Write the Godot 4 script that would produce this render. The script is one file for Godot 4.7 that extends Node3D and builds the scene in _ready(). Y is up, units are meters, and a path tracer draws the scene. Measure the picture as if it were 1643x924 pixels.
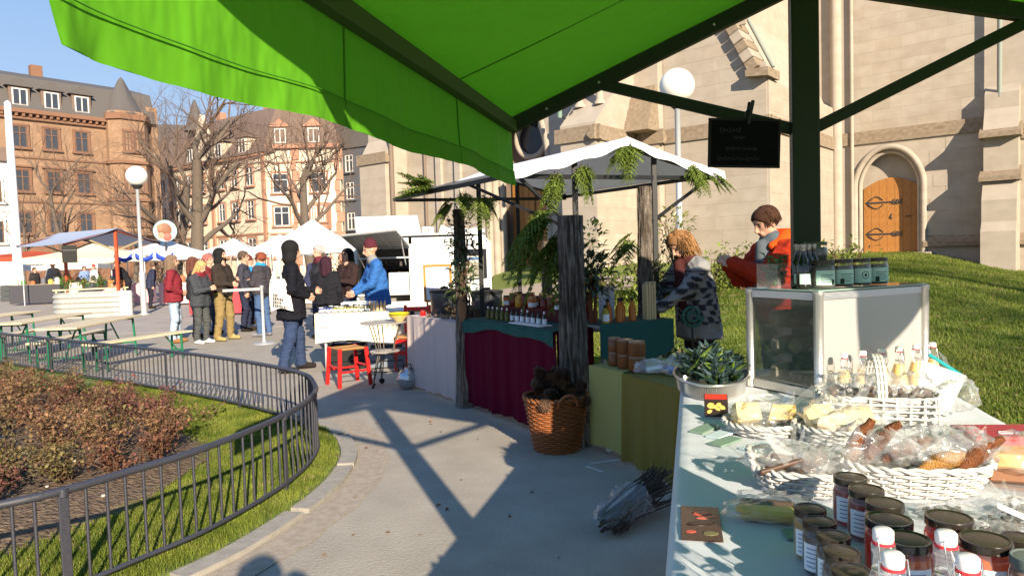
extends Node3D
# A farmers' market in front of a sandstone church, seen from under a green stall roof.

var rng := RandomNumberGenerator.new()
var mats := {}
var taken := {}
var noise_tex := {}

class Geo:
	var v := PackedVector3Array()
	var n := PackedVector3Array()
	var c := PackedColorArray()
	var i := PackedInt32Array()
	var col := Color(1, 1, 1)
	var used_col := false
	func color(k: Color) -> Geo:
		col = k
		used_col = true
		return self
	func push(p: Vector3, nn: Vector3) -> int:
		v.append(p); n.append(nn); c.append(col)
		return v.size() - 1
	func tri(a: Vector3, b: Vector3, d: Vector3) -> void:
		var nn := (d - a).cross(b - a).normalized()
		var k := push(a, nn)
		push(b, nn); push(d, nn)
		i.append_array([k, k + 1, k + 2])
	func quad(a: Vector3, b: Vector3, d: Vector3, e: Vector3) -> void:
		var nn := (d - a).cross(b - a)
		if nn.length_squared() < 1e-16:
			nn = (e - a).cross(d - a)
		nn = nn.normalized()
		var k := push(a, nn)
		push(b, nn); push(d, nn); push(e, nn)
		i.append_array([k, k + 1, k + 2, k, k + 2, k + 3])
	func box(at: Vector3, size: Vector3, b := Basis(), bev := 0.0) -> Geo:
		var h := size * 0.5
		if bev <= 0.0:
			for ax in 3:
				for s in [-1.0, 1.0]:
					var nn := Vector3(); nn[ax] = s
					var u := Vector3(); u[(ax + 1) % 3] = 1.0
					var w := nn.cross(u)
					var cc := nn * h
					var hu := u * h; var hw := w * h
					quad(at + b * (cc - hu - hw), at + b * (cc - hu + hw), at + b * (cc + hu + hw), at + b * (cc + hu - hw))
			return self
		var e: float = min(bev, min(h.x, min(h.y, h.z)) * 0.9)
		var q := h - Vector3(e, e, e)
		for ax in 3:
			for s in [-1.0, 1.0]:
				var nn := Vector3(); nn[ax] = s
				var u := Vector3(); u[(ax + 1) % 3] = 1.0
				var w := nn.cross(u)
				var cc := nn * h
				var hu := u * q; var hw := w * q
				quad(at + b * (cc - hu - hw), at + b * (cc - hu + hw), at + b * (cc + hu + hw), at + b * (cc + hu - hw))
		for ax in 3:
			var a1 := (ax + 1) % 3; var a2 := (ax + 2) % 3
			for s1 in [-1.0, 1.0]:
				for s2 in [-1.0, 1.0]:
					var p1 := Vector3(); p1[a1] = h[a1] * s1; p1[a2] = q[a2] * s2
					var p2 := Vector3(); p2[a1] = q[a1] * s1; p2[a2] = h[a2] * s2
					var t := Vector3(); t[ax] = q[ax]
					if s1 * s2 > 0:
						quad(at + b * (p1 - t), at + b * (p1 + t), at + b * (p2 + t), at + b * (p2 - t))
					else:
						quad(at + b * (p1 + t), at + b * (p1 - t), at + b * (p2 - t), at + b * (p2 + t))
		for sx in [-1.0, 1.0]:
			for sy in [-1.0, 1.0]:
				for sz in [-1.0, 1.0]:
					var s := Vector3(sx, sy, sz)
					var p := [Vector3(h.x, q.y, q.z) * s, Vector3(q.x, h.y, q.z) * s, Vector3(q.x, q.y, h.z) * s]
					if sx * sy * sz > 0:
						tri(at + b * p[0], at + b * p[2], at + b * p[1])
					else:
						tri(at + b * p[0], at + b * p[1], at + b * p[2])
		return self
	func bar(a: Vector3, e: Vector3, w: float, t: float, bev := 0.0, up := Vector3.UP) -> Geo:
		var d := e - a
		var z := d.normalized()
		if absf(z.dot(up)) > 0.99:
			up = Vector3.RIGHT
		var x := up.cross(z).normalized()
		return box((a + e) * 0.5, Vector3(w, t, d.length()), Basis(x, z.cross(x), z), bev)
	func tube(pts: PackedVector3Array, rad: PackedFloat32Array, sides := 8, caps := true) -> Geo:
		var m := pts.size()
		if m < 2:
			return self
		var t0 := (pts[1] - pts[0]).normalized()
		var ref := Vector3.UP if absf(t0.y) < 0.9 else Vector3.RIGHT
		var x := ref.cross(t0).normalized()
		var first := v.size()
		for k in m:
			var t: Vector3
			if k == 0: t = t0
			elif k == m - 1: t = (pts[k] - pts[k - 1]).normalized()
			else: t = (pts[k + 1] - pts[k - 1]).normalized()
			x = (x - t * x.dot(t)).normalized()
			var y := t.cross(x)
			var r: float = rad[min(k, rad.size() - 1)]
			for s in sides:
				var a := TAU * s / sides
				var o := x * cos(a) + y * sin(a)
				push(pts[k] + o * r, o)
		for k in m - 1:
			for s in sides:
				var a := first + k * sides + s
				var b := first + k * sides + (s + 1) % sides
				i.append_array([a, a + sides, b + sides, a, b + sides, b])
		if caps:
			for e in 2:
				var k := 0 if e == 0 else m - 1
				var t := (pts[1] - pts[0]).normalized() * -1.0 if e == 0 else (pts[m - 1] - pts[m - 2]).normalized()
				var base := v.size()
				for s in sides:
					push(v[first + k * sides + s], t)
				for s in range(1, sides - 1):
					if e == 0:
						i.append_array([base, base + s, base + s + 1])
					else:
						i.append_array([base, base + s + 1, base + s])
		return self
	func rod(a: Vector3, b: Vector3, r: float, sides := 8) -> Geo:
		return tube(PackedVector3Array([a, b]), PackedFloat32Array([r, r]), sides)
	func lathe(prof: Array, segs := 16, xf := Transform3D(), sharp := 0.6) -> Geo:
		# prof: [r, y] pairs from bottom to top on the outside
		for k in prof.size() - 1:
			var p0 := Vector2(prof[k][0], prof[k][1])
			var p1 := Vector2(prof[k + 1][0], prof[k + 1][1])
			var d := p1 - p0
			if d.length() < 1e-7:
				continue
			var nn := Vector2(d.y, -d.x).normalized()
			var n0 := nn; var n1 := nn
			if k > 0:
				var dp := p0 - Vector2(prof[k - 1][0], prof[k - 1][1])
				var q := Vector2(dp.y, -dp.x).normalized()
				if q.dot(nn) > sharp: n0 = (q + nn).normalized()
			if k < prof.size() - 2:
				var dn := Vector2(prof[k + 2][0], prof[k + 2][1]) - p1
				var q := Vector2(dn.y, -dn.x).normalized()
				if q.dot(nn) > sharp: n1 = (q + nn).normalized()
			var first := v.size()
			for s in segs + 1:
				var a := TAU * s / segs
				var ca := cos(a); var sa := sin(a)
				push(xf * Vector3(p0.x * ca, p0.y, p0.x * sa), (xf.basis * Vector3(n0.x * ca, n0.y, n0.x * sa)).normalized())
				push(xf * Vector3(p1.x * ca, p1.y, p1.x * sa), (xf.basis * Vector3(n1.x * ca, n1.y, n1.x * sa)).normalized())
			for s in segs:
				var a := first + s * 2
				if p0.x > 1e-6:
					i.append_array([a, a + 2, a + 3])
				if p1.x > 1e-6:
					i.append_array([a, a + 3, a + 1])
		return self
	func ball(at: Vector3, r: Vector3, b := Basis(), segs := 12, rings := 8) -> Geo:
		var first := v.size()
		for y in rings + 1:
			var ph := PI * y / rings - PI / 2
			for s in segs + 1:
				var a := TAU * s / segs
				var o := Vector3(cos(ph) * cos(a), sin(ph), cos(ph) * sin(a))
				push(at + b * (o * r), (b * (o / r)).normalized())
		for y in rings:
			for s in segs:
				var a := first + y * (segs + 1) + s
				var u := a + segs + 1
				if y > 0:
					i.append_array([a, a + 1, u + 1])
				if y < rings - 1:
					i.append_array([a, u + 1, u])
		return self
	func prism(poly: PackedVector2Array, depth: float, xf := Transform3D()) -> Geo:
		# polygon in local xy, extruded from z = -depth/2 to +depth/2
		var idx := Geometry2D.triangulate_polygon(poly)
		var area := 0.0
		for k in poly.size():
			area += poly[k].cross(poly[(k + 1) % poly.size()])
		for s in [-1.0, 1.0]:
			var base := v.size()
			for p in poly:
				push(xf * Vector3(p.x, p.y, s * depth * 0.5), (xf.basis * Vector3(0, 0, s)).normalized())
			for k in range(0, idx.size(), 3):
				var pa := poly[idx[k]]; var pb := poly[idx[k + 1]]; var pc := poly[idx[k + 2]]
				var ccw := (pb - pa).cross(pc - pa) > 0
				if ccw == (s > 0):
					i.append_array([base + idx[k], base + idx[k + 2], base + idx[k + 1]])
				else:
					i.append_array([base + idx[k], base + idx[k + 1], base + idx[k + 2]])
		for k in poly.size():
			var p := poly[k]; var q := poly[(k + 1) % poly.size()]
			if area < 0:
				var w := p; p = q; q = w
			var d := depth * 0.5
			quad(xf * Vector3(q.x, q.y, d), xf * Vector3(q.x, q.y, -d), xf * Vector3(p.x, p.y, -d), xf * Vector3(p.x, p.y, d))
		return self
	func grid(nu: int, nv: int, f: Callable, flip := false) -> Geo:
		# f(u, w) -> Vector3 with u, w in 0..1; smooth
		var first := v.size()
		var P := PackedVector3Array()
		for a in nu + 1:
			for b in nv + 1:
				P.append(f.call(float(a) / nu, float(b) / nv))
		for a in nu + 1:
			for b in nv + 1:
				var du := P[min(a + 1, nu) * (nv + 1) + b] - P[max(a - 1, 0) * (nv + 1) + b]
				var dv := P[a * (nv + 1) + min(b + 1, nv)] - P[a * (nv + 1) + max(b - 1, 0)]
				var nn := du.cross(dv).normalized()
				push(P[a * (nv + 1) + b], -nn if flip else nn)
		for a in nu:
			for b in nv:
				var q := first + a * (nv + 1) + b
				if flip:
					i.append_array([q, q + nv + 1, q + nv + 2, q, q + nv + 2, q + 1])
				else:
					i.append_array([q, q + nv + 2, q + nv + 1, q, q + 1, q + nv + 2])
		return self
	func sheet(nu: int, nv: int, f: Callable, t: float) -> Geo:
		# a cloth with thickness t along its normal: two grids and a rim
		var a0 := v.size()
		grid(nu, nv, f)
		var cnt := v.size() - a0
		var b0 := v.size()
		for k in cnt:
			push(v[a0 + k] - n[a0 + k] * t, -n[a0 + k])
		for a in nu:
			for b in nv:
				var q := b0 + a * (nv + 1) + b
				i.append_array([q, q + nv + 1, q + nv + 2, q, q + nv + 2, q + 1])
		for a in nu:
			for b in [0, nv]:
				var q: int = a * (nv + 1) + b
				var q2: int = q + nv + 1
				quad(v[a0 + q], v[a0 + q2], v[b0 + q2], v[b0 + q])
		for b in nv:
			for a in [0, nu]:
				var q: int = a * (nv + 1) + b
				quad(v[a0 + q], v[a0 + q + 1], v[b0 + q + 1], v[b0 + q])
		return self
	func add(g: Geo, xf: Transform3D, tint := Color(1, 1, 1)) -> Geo:
		var base := v.size()
		for k in g.v.size():
			v.append(xf * g.v[k])
			n.append((xf.basis * g.n[k]).normalized())
			c.append(g.c[k] * tint)
		for k in g.i:
			i.append(base + k)
		if g.used_col: used_col = true
		return self
	func mesh() -> ArrayMesh:
		var m := ArrayMesh.new()
		var arr := []
		arr.resize(Mesh.ARRAY_MAX)
		arr[Mesh.ARRAY_VERTEX] = v
		arr[Mesh.ARRAY_NORMAL] = n
		if used_col:
			arr[Mesh.ARRAY_COLOR] = c
		arr[Mesh.ARRAY_INDEX] = i
		m.add_surface_from_arrays(Mesh.PRIMITIVE_TRIANGLES, arr)
		return m

# ---------------------------------------------------------------- materials
func ntex(key: String, freq: float, lo: Color, hi: Color, octaves := 4, typ := FastNoiseLite.TYPE_SIMPLEX_SMOOTH, mid := Color(-1, 0, 0), size := 512) -> NoiseTexture2D:
	if noise_tex.has(key):
		return noise_tex[key]
	var f := FastNoiseLite.new()
	f.seed = hash(key) % 10007
	f.noise_type = typ
	f.frequency = freq
	f.fractal_octaves = octaves
	var t := NoiseTexture2D.new()
	t.width = size; t.height = size
	t.seamless = true
	t.noise = f
	var g := Gradient.new()
	g.set_color(0, lo.linear_to_srgb()); g.set_color(1, hi.linear_to_srgb())
	if mid.r >= 0.0:
		g.add_point(0.5, mid.linear_to_srgb())
	t.color_ramp = g
	noise_tex[key] = t
	return t

func bumptex(key: String, freq: float, octaves := 4, typ := FastNoiseLite.TYPE_SIMPLEX_SMOOTH) -> NoiseTexture2D:
	return ntex("b_" + key, freq, Color(0, 0, 0), Color(1, 1, 1), octaves, typ)

func mat(key: String, col := Color(0.5, 0.5, 0.5), rough := 0.8, o := {}) -> StandardMaterial3D:
	# col is a linear base colour
	if mats.has(key):
		return mats[key]
	var m := StandardMaterial3D.new()
	m.resource_name = key
	m.albedo_color = Color(col.r, col.g, col.b).linear_to_srgb()
	m.roughness = rough
	m.metallic = o.get("metal", 0.0)
	m.metallic_specular = o.get("spec", 0.4)
	if o.has("vc"):
		m.vertex_color_use_as_albedo = true
	if o.has("tex"):
		m.albedo_texture = o.tex
	if o.has("bump"):
		m.heightmap_enabled = true
		m.heightmap_texture = o.bump
		m.heightmap_scale = o.get("bump_scale", 0.3)
	if o.has("rtex"):
		m.roughness_texture = o.rtex
		m.roughness_texture_channel = BaseMaterial3D.TEXTURE_CHANNEL_GREEN
	if o.has("tex") or o.has("bump") or o.has("rtex"):
		m.uv1_triplanar = true
		m.uv1_world_triplanar = o.get("world", false)
		var s: Variant = o.get("scale", 1.0)
		m.uv1_scale = s if s is Vector3 else Vector3(s, s, s)
	if o.has("back"):
		m.backlight_enabled = true
		var b: Color = o.back
		m.backlight = b.linear_to_srgb()
	if o.has("alpha"):
		m.transparency = BaseMaterial3D.TRANSPARENCY_ALPHA
		m.albedo_color.a = o.alpha
	if o.has("refract"):
		m.refraction_enabled = true
		m.refraction_scale = o.refract
		m.albedo_color.a = o.get("solid", 0.05)
	if o.has("coat"):
		m.clearcoat_enabled = true
		m.clearcoat = o.coat
		m.clearcoat_roughness = 0.08
	if o.has("rim"):
		m.rim_enabled = true
		m.rim = o.rim
		m.rim_tint = 0.7
	m.cull_mode = BaseMaterial3D.CULL_DISABLED
	mats[key] = m
	return m

func C(r: float, g: float, b: float) -> Color:
	return Color(r, g, b)

# ---------------------------------------------------------------- nodes
func numbered(called: String) -> String:
	var k: int = taken.get(called, 0)
	taken[called] = k + 1
	return called if k == 0 else "%s_%03d" % [called, k]

func tag(o: Node, label: String, category: String, group := "", kind := "") -> Node:
	if label: o.set_meta("label", label)
	if category: o.set_meta("category", category)
	if group: o.set_meta("group", group)
	if kind: o.set_meta("kind", kind)
	return o

func thing(called: String, label: String, category: String, at := Vector3.ZERO, turn := 0.0, group := "") -> Node3D:
	var o := Node3D.new()
	o.name = numbered(called)
	add_child(o)
	o.position = at
	o.rotation.y = turn
	tag(o, label, category, group)
	return o

func part(called: String, g: Variant, m: Material, parent: Node, at := Vector3.ZERO, turn := 0.0) -> MeshInstance3D:
	var o := MeshInstance3D.new()
	o.name = called
	if g is Geo:
		o.mesh = g.mesh()
		o.mesh.surface_set_material(0, m)
	else:
		o.mesh = g
		o.set_surface_override_material(0, m)
	parent.add_child(o, true)
	o.position = at
	o.rotation.y = turn
	return o

func solo(called: String, g: Variant, m: Material, label: String, category: String, at := Vector3.ZERO, turn := 0.0, group := "") -> MeshInstance3D:
	var o := part(numbered(called), g, m, self, at, turn)
	tag(o, label, category, group)
	return o

func struct(called: String, g: Variant, m: Material) -> MeshInstance3D:
	var o := part(numbered(called), g, m, self)
	o.set_meta("kind", "structure")
	return o

func dup(o: Node3D, at: Vector3, turn := 0.0, label := "", group := "") -> Node3D:
	var base: String = o.name
	var cut := base.rfind("_")
	if cut > 0 and base.substr(cut + 1).is_valid_int():
		base = base.substr(0, cut)
	var r: Node3D = o.duplicate()
	r.name = numbered(base)
	add_child(r)
	r.position = at
	r.rotation = Vector3(0, turn, 0)
	if label: r.set_meta("label", label)
	if group: r.set_meta("group", group)
	return r

func rr(a: float, b: float) -> float:
	return rng.randf_range(a, b)

func text(words: String, size: float, depth := 0.002, mono := false) -> TextMesh:
	var f := SystemFont.new()
	f.font_names = PackedStringArray(["Droid Sans"])
	var t := TextMesh.new()
	t.font = f
	t.text = words
	t.font_size = 32
	t.pixel_size = size / 32.0
	t.depth = depth
	t.curve_step = 4.0
	return t

# signed-distance bodies: bones are [a, b, ra, rb, color index, cut normal, cut offset]
var fold := FastNoiseLite.new()
func sdf(geo: Geo, bones: Array, cell: float, k: float, palette: Array, tint: Variant = null, folds := 0.0) -> void:
	var lo := Vector3(1e9, 1e9, 1e9)
	var hi := -lo
	for b in bones:
		var r: float = max(b[2], b[3]) + cell * 2.5
		lo = lo.min((b[0] as Vector3).min(b[1]) - Vector3(r, r, r))
		hi = hi.max((b[0] as Vector3).max(b[1]) + Vector3(r, r, r))
	var nx := int((hi.x - lo.x) / cell) + 2
	var ny := int((hi.y - lo.y) / cell) + 2
	var nz := int((hi.z - lo.z) / cell) + 2
	var D := PackedFloat32Array(); D.resize(nx * ny * nz); D.fill(10.0)
	var E := PackedFloat32Array(); E.resize(nx * ny * nz); E.fill(10.0)
	var K := PackedByteArray(); K.resize(nx * ny * nz)
	for b in bones:
		var a: Vector3 = b[0]; var e: Vector3 = b[1]
		var ra: float = b[2]; var rb: float = b[3]
		var ci: int = b[4]
		var has_cut: bool = b.size() > 5
		var cn := Vector3.UP; var cd := 0.0
		if has_cut:
			cn = b[5]; cd = b[6]
		var r: float = max(ra, rb) + cell * 1.9 + k * 0.6
		var l := (a.min(e) - Vector3(r, r, r) - lo) / cell
		var h := (a.max(e) + Vector3(r, r, r) - lo) / cell
		var ab := e - a
		var len2: float = max(ab.length_squared(), 1e-9)
		for ix in range(max(0, int(l.x)), min(nx, int(h.x) + 2)):
			for iy in range(max(0, int(l.y)), min(ny, int(h.y) + 2)):
				var row := (ix * ny + iy) * nz
				for iz in range(max(0, int(l.z)), min(nz, int(h.z) + 2)):
					var p := lo + Vector3(ix, iy, iz) * cell
					var t: float = clampf((p - a).dot(ab) / len2, 0.0, 1.0)
					var d := p.distance_to(a + ab * t) - (ra + (rb - ra) * t)
					if has_cut:
						d = max(d, p.dot(cn) - cd)
					var q := row + iz
					if d < E[q]:
						E[q] = d
						K[q] = ci
					var o := D[q]
					var hh: float = max(k - absf(o - d), 0.0)
					D[q] = min(o, d) - hh * hh * 0.25 / k
	if folds > 0.0:
		fold.frequency = 1.0
		fold.fractal_octaves = 2
		for q in D.size():
			if absf(D[q]) < cell * 3.0 and K[q] < 2:
				var p := lo + Vector3(q / (ny * nz), (q / nz) % ny, q % nz) * cell
				D[q] += folds * (absf(fold.get_noise_3d(p.x * 5.0, p.y * 11.0 + p.x * 4.0, p.z * 5.0 + p.y * 3.0)) * 2.0 - 0.5)
	var ids := {}
	for ix in nx - 1:
		for iy in ny - 1:
			var row := (ix * ny + iy) * nz
			for iz in nz - 1:
				var q := row + iz
				if absf(D[q]) > cell * 3.5:
					continue
				var s := 0
				var acc := Vector3()
				var d := [D[q], D[q + 1], D[q + nz], D[q + nz + 1], D[q + ny * nz], D[q + ny * nz + 1], D[q + ny * nz + nz], D[q + ny * nz + nz + 1]]
				var neg := 0
				for x in d:
					if x < 0: neg += 1
				if neg == 0 or neg == 8:
					continue
				for ed in EDGES:
					var d0: float = d[ed[0]]; var d1: float = d[ed[1]]
					if (d0 < 0) != (d1 < 0):
						var p0: Vector3 = CORN[ed[0]]; var p1: Vector3 = CORN[ed[1]]
						acc += p0.lerp(p1, d0 / (d0 - d1))
						s += 1
				var p := lo + (Vector3(ix, iy, iz) + acc / s) * cell
				var g := Vector3(d[4] + d[5] + d[6] + d[7] - d[0] - d[1] - d[2] - d[3], d[2] + d[3] + d[6] + d[7] - d[0] - d[1] - d[4] - d[5], d[1] + d[3] + d[5] + d[7] - d[0] - d[2] - d[4] - d[6])
				var best := 1e9; var bi := 0
				for w in [q, q + 1, q + nz, q + nz + 1, q + ny * nz, q + ny * nz + nz, q + ny * nz + nz + 1]:
					if E[w] < best:
						best = E[w]; bi = K[w]
				var kc: Color = palette[bi]
				if tint != null:
					kc = tint.call(p, bi, kc)
				geo.col = kc
				geo.used_col = true
				ids[q] = geo.push(p, g.normalized())
	for q in ids:
		var iz: int = q % nz
		var iy: int = (q / nz) % ny
		var ix: int = q / (nz * ny)
		if ix > 0 and iy > 0:
			net(geo, ids, q, q - ny * nz, q - ny * nz - nz, q - nz, D[q], D[q + 1])
		if ix > 0 and iz > 0:
			net(geo, ids, q, q - 1, q - ny * nz - 1, q - ny * nz, D[q], D[q + nz])
		if iy > 0 and iz > 0:
			net(geo, ids, q, q - nz, q - nz - 1, q - 1, D[q], D[q + ny * nz])
	geo.col = Color(1, 1, 1)

const CORN := [Vector3(0, 0, 0), Vector3(0, 0, 1), Vector3(0, 1, 0), Vector3(0, 1, 1), Vector3(1, 0, 0), Vector3(1, 0, 1), Vector3(1, 1, 0), Vector3(1, 1, 1)]
const EDGES := [[0, 1], [2, 3], [4, 5], [6, 7], [0, 2], [1, 3], [4, 6], [5, 7], [0, 4], [1, 5], [2, 6], [3, 7]]

func net(geo: Geo, ids: Dictionary, a: int, b: int, d: int, e: int, s0: float, s1: float) -> void:
	if (s0 < 0) == (s1 < 0) or not (ids.has(b) and ids.has(d) and ids.has(e)):
		return
	var ia: int = ids[a]; var ib: int = ids[b]; var ic: int = ids[d]; var ie: int = ids[e]
	if s0 < 0:
		geo.i.append_array([ia, ie, ic, ia, ic, ib])
	else:
		geo.i.append_array([ia, ib, ic, ia, ic, ie])

func _ready() -> void:
	rng.seed = 20240312
	# ---- camera
	var cam := Camera3D.new()
	cam.name = "camera"
	cam.fov = 43.78
	cam.near = 0.05
	cam.far = 600.0
	add_child(cam)
	cam.position = Vector3(0, 1.5, 0)
	cam.basis = Basis(Vector3.RIGHT, deg_to_rad(-2.74)) * Basis(Vector3.BACK, -0.03)
	cam.current = true
	# ---- sky and sun
	var env := Environment.new()
	env.background_mode = Environment.BG_SKY
	var sky := Sky.new()
	var sm := ProceduralSkyMaterial.new()
	sm.sky_top_color = Color(0.40, 0.60, 0.86)
	sm.sky_horizon_color = Color(0.80, 0.89, 0.96)
	sm.sky_curve = 0.22
	sm.ground_bottom_color = Color(0.32, 0.30, 0.28)
	sm.ground_horizon_color = Color(0.66, 0.70, 0.76)
	sky.sky_material = sm
	env.sky = sky
	env.background_energy_multiplier = 0.5
	env.tonemap_mode = Environment.TONE_MAPPER_LINEAR
	env.tonemap_exposure = 2.3
	env.sdfgi_enabled = true
	env.ssao_enabled = true
	env.ssil_enabled = true
	var we := WorldEnvironment.new()
	we.name = "world"
	we.environment = env
	add_child(we)
	var sun := DirectionalLight3D.new()
	sun.name = "sun"
	sun.light_energy = 1.6
	sun.light_angular_distance = 0.5
	sun.light_color = Color(1.0, 0.935, 0.83)
	sun.shadow_enabled = true
	add_child(sun)
	sun.look_at_from_position(Vector3.ZERO, Vector3(-0.325, -0.41, -0.946), Vector3.UP)
	# ---- the place
	build_ground()
	build_church()
	build_houses()
	build_trees()
	build_plaza()
	build_far_people()
	build_truck_corner()
	build_white_stall()
	build_second_table()
	build_shoppers()
	build_bed()
	build_green_stall()
	build_table()

# ---------------------------------------------------------------- ground, lawns, kerb
const FENCE := [Vector2(-3.6, -2.05), Vector2(-2.75, -2.5), Vector2(-2.16, -2.94), Vector2(-1.99, -3.12), Vector2(-1.85, -3.37), Vector2(-1.65, -3.77), Vector2(-1.48, -4.46), Vector2(-1.46, -5.05), Vector2(-1.56, -5.55), Vector2(-1.87, -6.2), Vector2(-2.6, -6.96), Vector2(-3.57, -7.78), Vector2(-4.56, -8.53), Vector2(-5.5, -9.2), Vector2(-7.81, -10.88), Vector2(-9.6, -12.2), Vector2(-11.5, -13.6)]

func curve(pts: Array, step: float, off := 0.0) -> PackedVector2Array:
	var out := PackedVector2Array()
	for k in pts.size() - 1:
		var a: Vector2 = pts[max(k - 1, 0)]; var b: Vector2 = pts[k]; var c: Vector2 = pts[k + 1]; var d: Vector2 = pts[min(k + 2, pts.size() - 1)]
		var m := int(max(1.0, b.distance_to(c) / 0.02))
		for s in m:
			out.append(b.cubic_interpolate(c, a, d, float(s) / m))
	out.append(pts[pts.size() - 1])
	var res := PackedVector2Array([out[0]])
	var run := 0.0
	for k in range(1, out.size()):
		run += out[k].distance_to(out[k - 1])
		if run >= step:
			run -= step
			res.append(out[k])
	if off != 0.0:
		var o2 := PackedVector2Array()
		for k in res.size():
			var t := (res[min(k + 1, res.size() - 1)] - res[max(k - 1, 0)]).normalized()
			o2.append(res[k] + Vector2(-t.y, t.x) * off)
		return o2
	return res

func lawn_h(x: float, z: float) -> float:
	# the church lawn climbs from the market path to the wall
	var d := -z
	var a: float = lerpf(smoothstep(4.5, 20.0, d), clampf((d - 4.5) / 15.5, 0, 1), 0.75) * 1.16
	var side: float = smoothstep(14.5, 11.0, x - (d - 20.0) * 0.5)
	return a * lerpf(0.55, 1.0, side) * smoothstep(0.0, 6.0, x + 0.25 * (d - 6.0))

func build_ground() -> void:
	var asphalt := mat("asphalt", C(1, 1, 1), 0.9, {"tex": ntex("asphalt", 0.012, C(0.30, 0.265, 0.22), C(0.375, 0.335, 0.28), 6), "bump": bumptex("grit", 0.22, 3), "bump_scale": 0.25, "world": true, "scale": 0.35, "spec": 0.3})
	asphalt.detail_enabled = true
	asphalt.detail_blend_mode = BaseMaterial3D.BLEND_MODE_MUL
	asphalt.detail_albedo = ntex("grit_c", 0.3, C(0.82, 0.82, 0.82), C(1, 1, 1), 3)
	asphalt.detail_uv_layer = BaseMaterial3D.DETAIL_UV_1
	var g := Geo.new()
	g.grid(24, 24, func(u: float, w: float): return Vector3(lerpf(-170, 170, u), 0, lerpf(-260, 60, w)), true)
	struct("ground", g, asphalt)
	# paler square beyond the path
	var pave := mat("square_paving", C(1, 1, 1), 0.9, {"tex": ntex("paving", 0.01, C(0.27, 0.235, 0.205), C(0.355, 0.315, 0.275), 6), "bump": bumptex("grit", 0.22, 3), "bump_scale": 0.2, "world": true, "scale": 0.2, "spec": 0.3})
	g = Geo.new()
	var sq := [Vector2(-60, -15.0), Vector2(-9, -15.6), Vector2(-4.6, -16.4), Vector2(-2, -19), Vector2(-2, -60), Vector2(-60, -60)]
	g.prism(PackedVector2Array(sq.map(func(p): return Vector2(p.x, -p.y))), 0.008, Transform3D(Basis(Vector3.RIGHT, -PI / 2), Vector3(0, 0.0, 0)))
	struct("square", g, pave)
	# faint repair patch and painted corner mark on the path
	var chalk := mat("chalk_paint", C(0.8, 0.8, 0.8), 0.95, {"tex": ntex("chalk", 0.2, C(0.35, 0.35, 0.35), C(1, 1, 1), 3), "scale": 6.0})
	g = Geo.new()
	g.box(Vector3(0.62, 0.003, -5.03), Vector3(0.24, 0.002, 0.022), Basis(Vector3.UP, 0.35))
	g.box(Vector3(0.53, 0.003, -4.87), Vector3(0.17, 0.002, 0.022), Basis(Vector3.UP, -0.95))
	struct("paint_mark", g, chalk)
	# bed inside the railing: soil, then turf
	var soil := mat("soil", C(1, 1, 1), 1.0, {"tex": ntex("soil", 0.03, C(0.06, 0.04, 0.026), C(0.22, 0.15, 0.095), 5), "bump": bumptex("soil", 0.06, 5), "bump_scale": 3.0, "world": true, "scale": 0.8})
	var turf := mat("turf", C(1, 1, 1), 1.0, {"tex": ntex("turf", 0.025, C(0.07, 0.10, 0.02), C(0.17, 0.20, 0.045), 5), "bump": bumptex("turf", 0.2, 4), "bump_scale": 1.5, "world": true, "scale": 0.6})
	var edge := curve(FENCE, 0.2, 0.0)
	var outer := curve(FENCE, 0.2, 0.16)
	var poly := PackedVector2Array()
	for p in outer: poly.append(Vector2(p.x, -p.y))
	poly.append(Vector2(-14, 10)); poly.append(Vector2(-14, 1.0)); poly.append(Vector2(-4, 1.0))
	g = Geo.new()
	g.prism(poly, 0.06, Transform3D(Basis(Vector3.RIGHT, -PI / 2), Vector3(0, 0.0, 0)))
	struct("bed_turf", g, turf)
	# soil mound under the roses
	g = Geo.new()
	g.grid(60, 50, func(u: float, w: float):
		var x := lerpf(-12.5, -2.3, u); var z := lerpf(-12.6, -1.2, w)
		return Vector3(x, soil_h(x, z), z), true)
	struct("soil", g, soil)
	# kerb stones along the bed
	var kst := mat("kerb_stone", C(1, 1, 1), 0.9, {"tex": ntex("kerb", 0.03, C(0.225, 0.205, 0.178), C(0.31, 0.285, 0.248), 5), "bump": bumptex("grit", 0.22, 3), "bump_scale": 0.2, "world": true, "scale": 0.7})
	var kerb := Node3D.new()
	kerb.name = "kerb"; kerb.set_meta("kind", "structure"); add_child(kerb)
	var inn := curve(FENCE, 0.05, 0.165)
	var out := curve(FENCE, 0.05, 0.285)
	var k := 12
	var ii := 0
	while k + 17 < inn.size() and inn[k].y > -9.0:
		var pp := PackedVector2Array()
		for s in range(k, k + 17, 2): pp.append(Vector2(inn[s].x, -inn[s].y))
		for s in range(k + 16, k - 1, -2): pp.append(Vector2(out[s].x, -out[s].y))
		var gs := Geo.new()
		gs.prism(pp, 0.06, Transform3D(Basis(Vector3.RIGHT, -PI / 2), Vector3(0, 0.0 + rr(-0.003, 0.003), 0)))
		part("kerb_stone", gs, kst, kerb)
		k += 17
		ii += 1
	var gut := Geo.new()
	var ga := curve(FENCE, 0.05, 0.287); var gb := curve(FENCE, 0.05, 0.52)
	gut.grid(118, 3, func(u: float, w: float):
		var q := 8 + int(u * 118.0)
		var p := ga[q].lerp(gb[q], w * (1.0 + 0.05 * sin(q * 0.7)))
		return Vector3(p.x, 0.005, p.y))
	struct("gutter", gut, mat("gutter_asphalt", C(1, 1, 1), 0.95, {"tex": ntex("gutter", 0.03, C(0.25, 0.205, 0.16), C(0.36, 0.31, 0.25), 5), "bump": bumptex("grit", 0.22, 3), "bump_scale": 0.3, "world": true, "scale": 0.8}))
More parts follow.
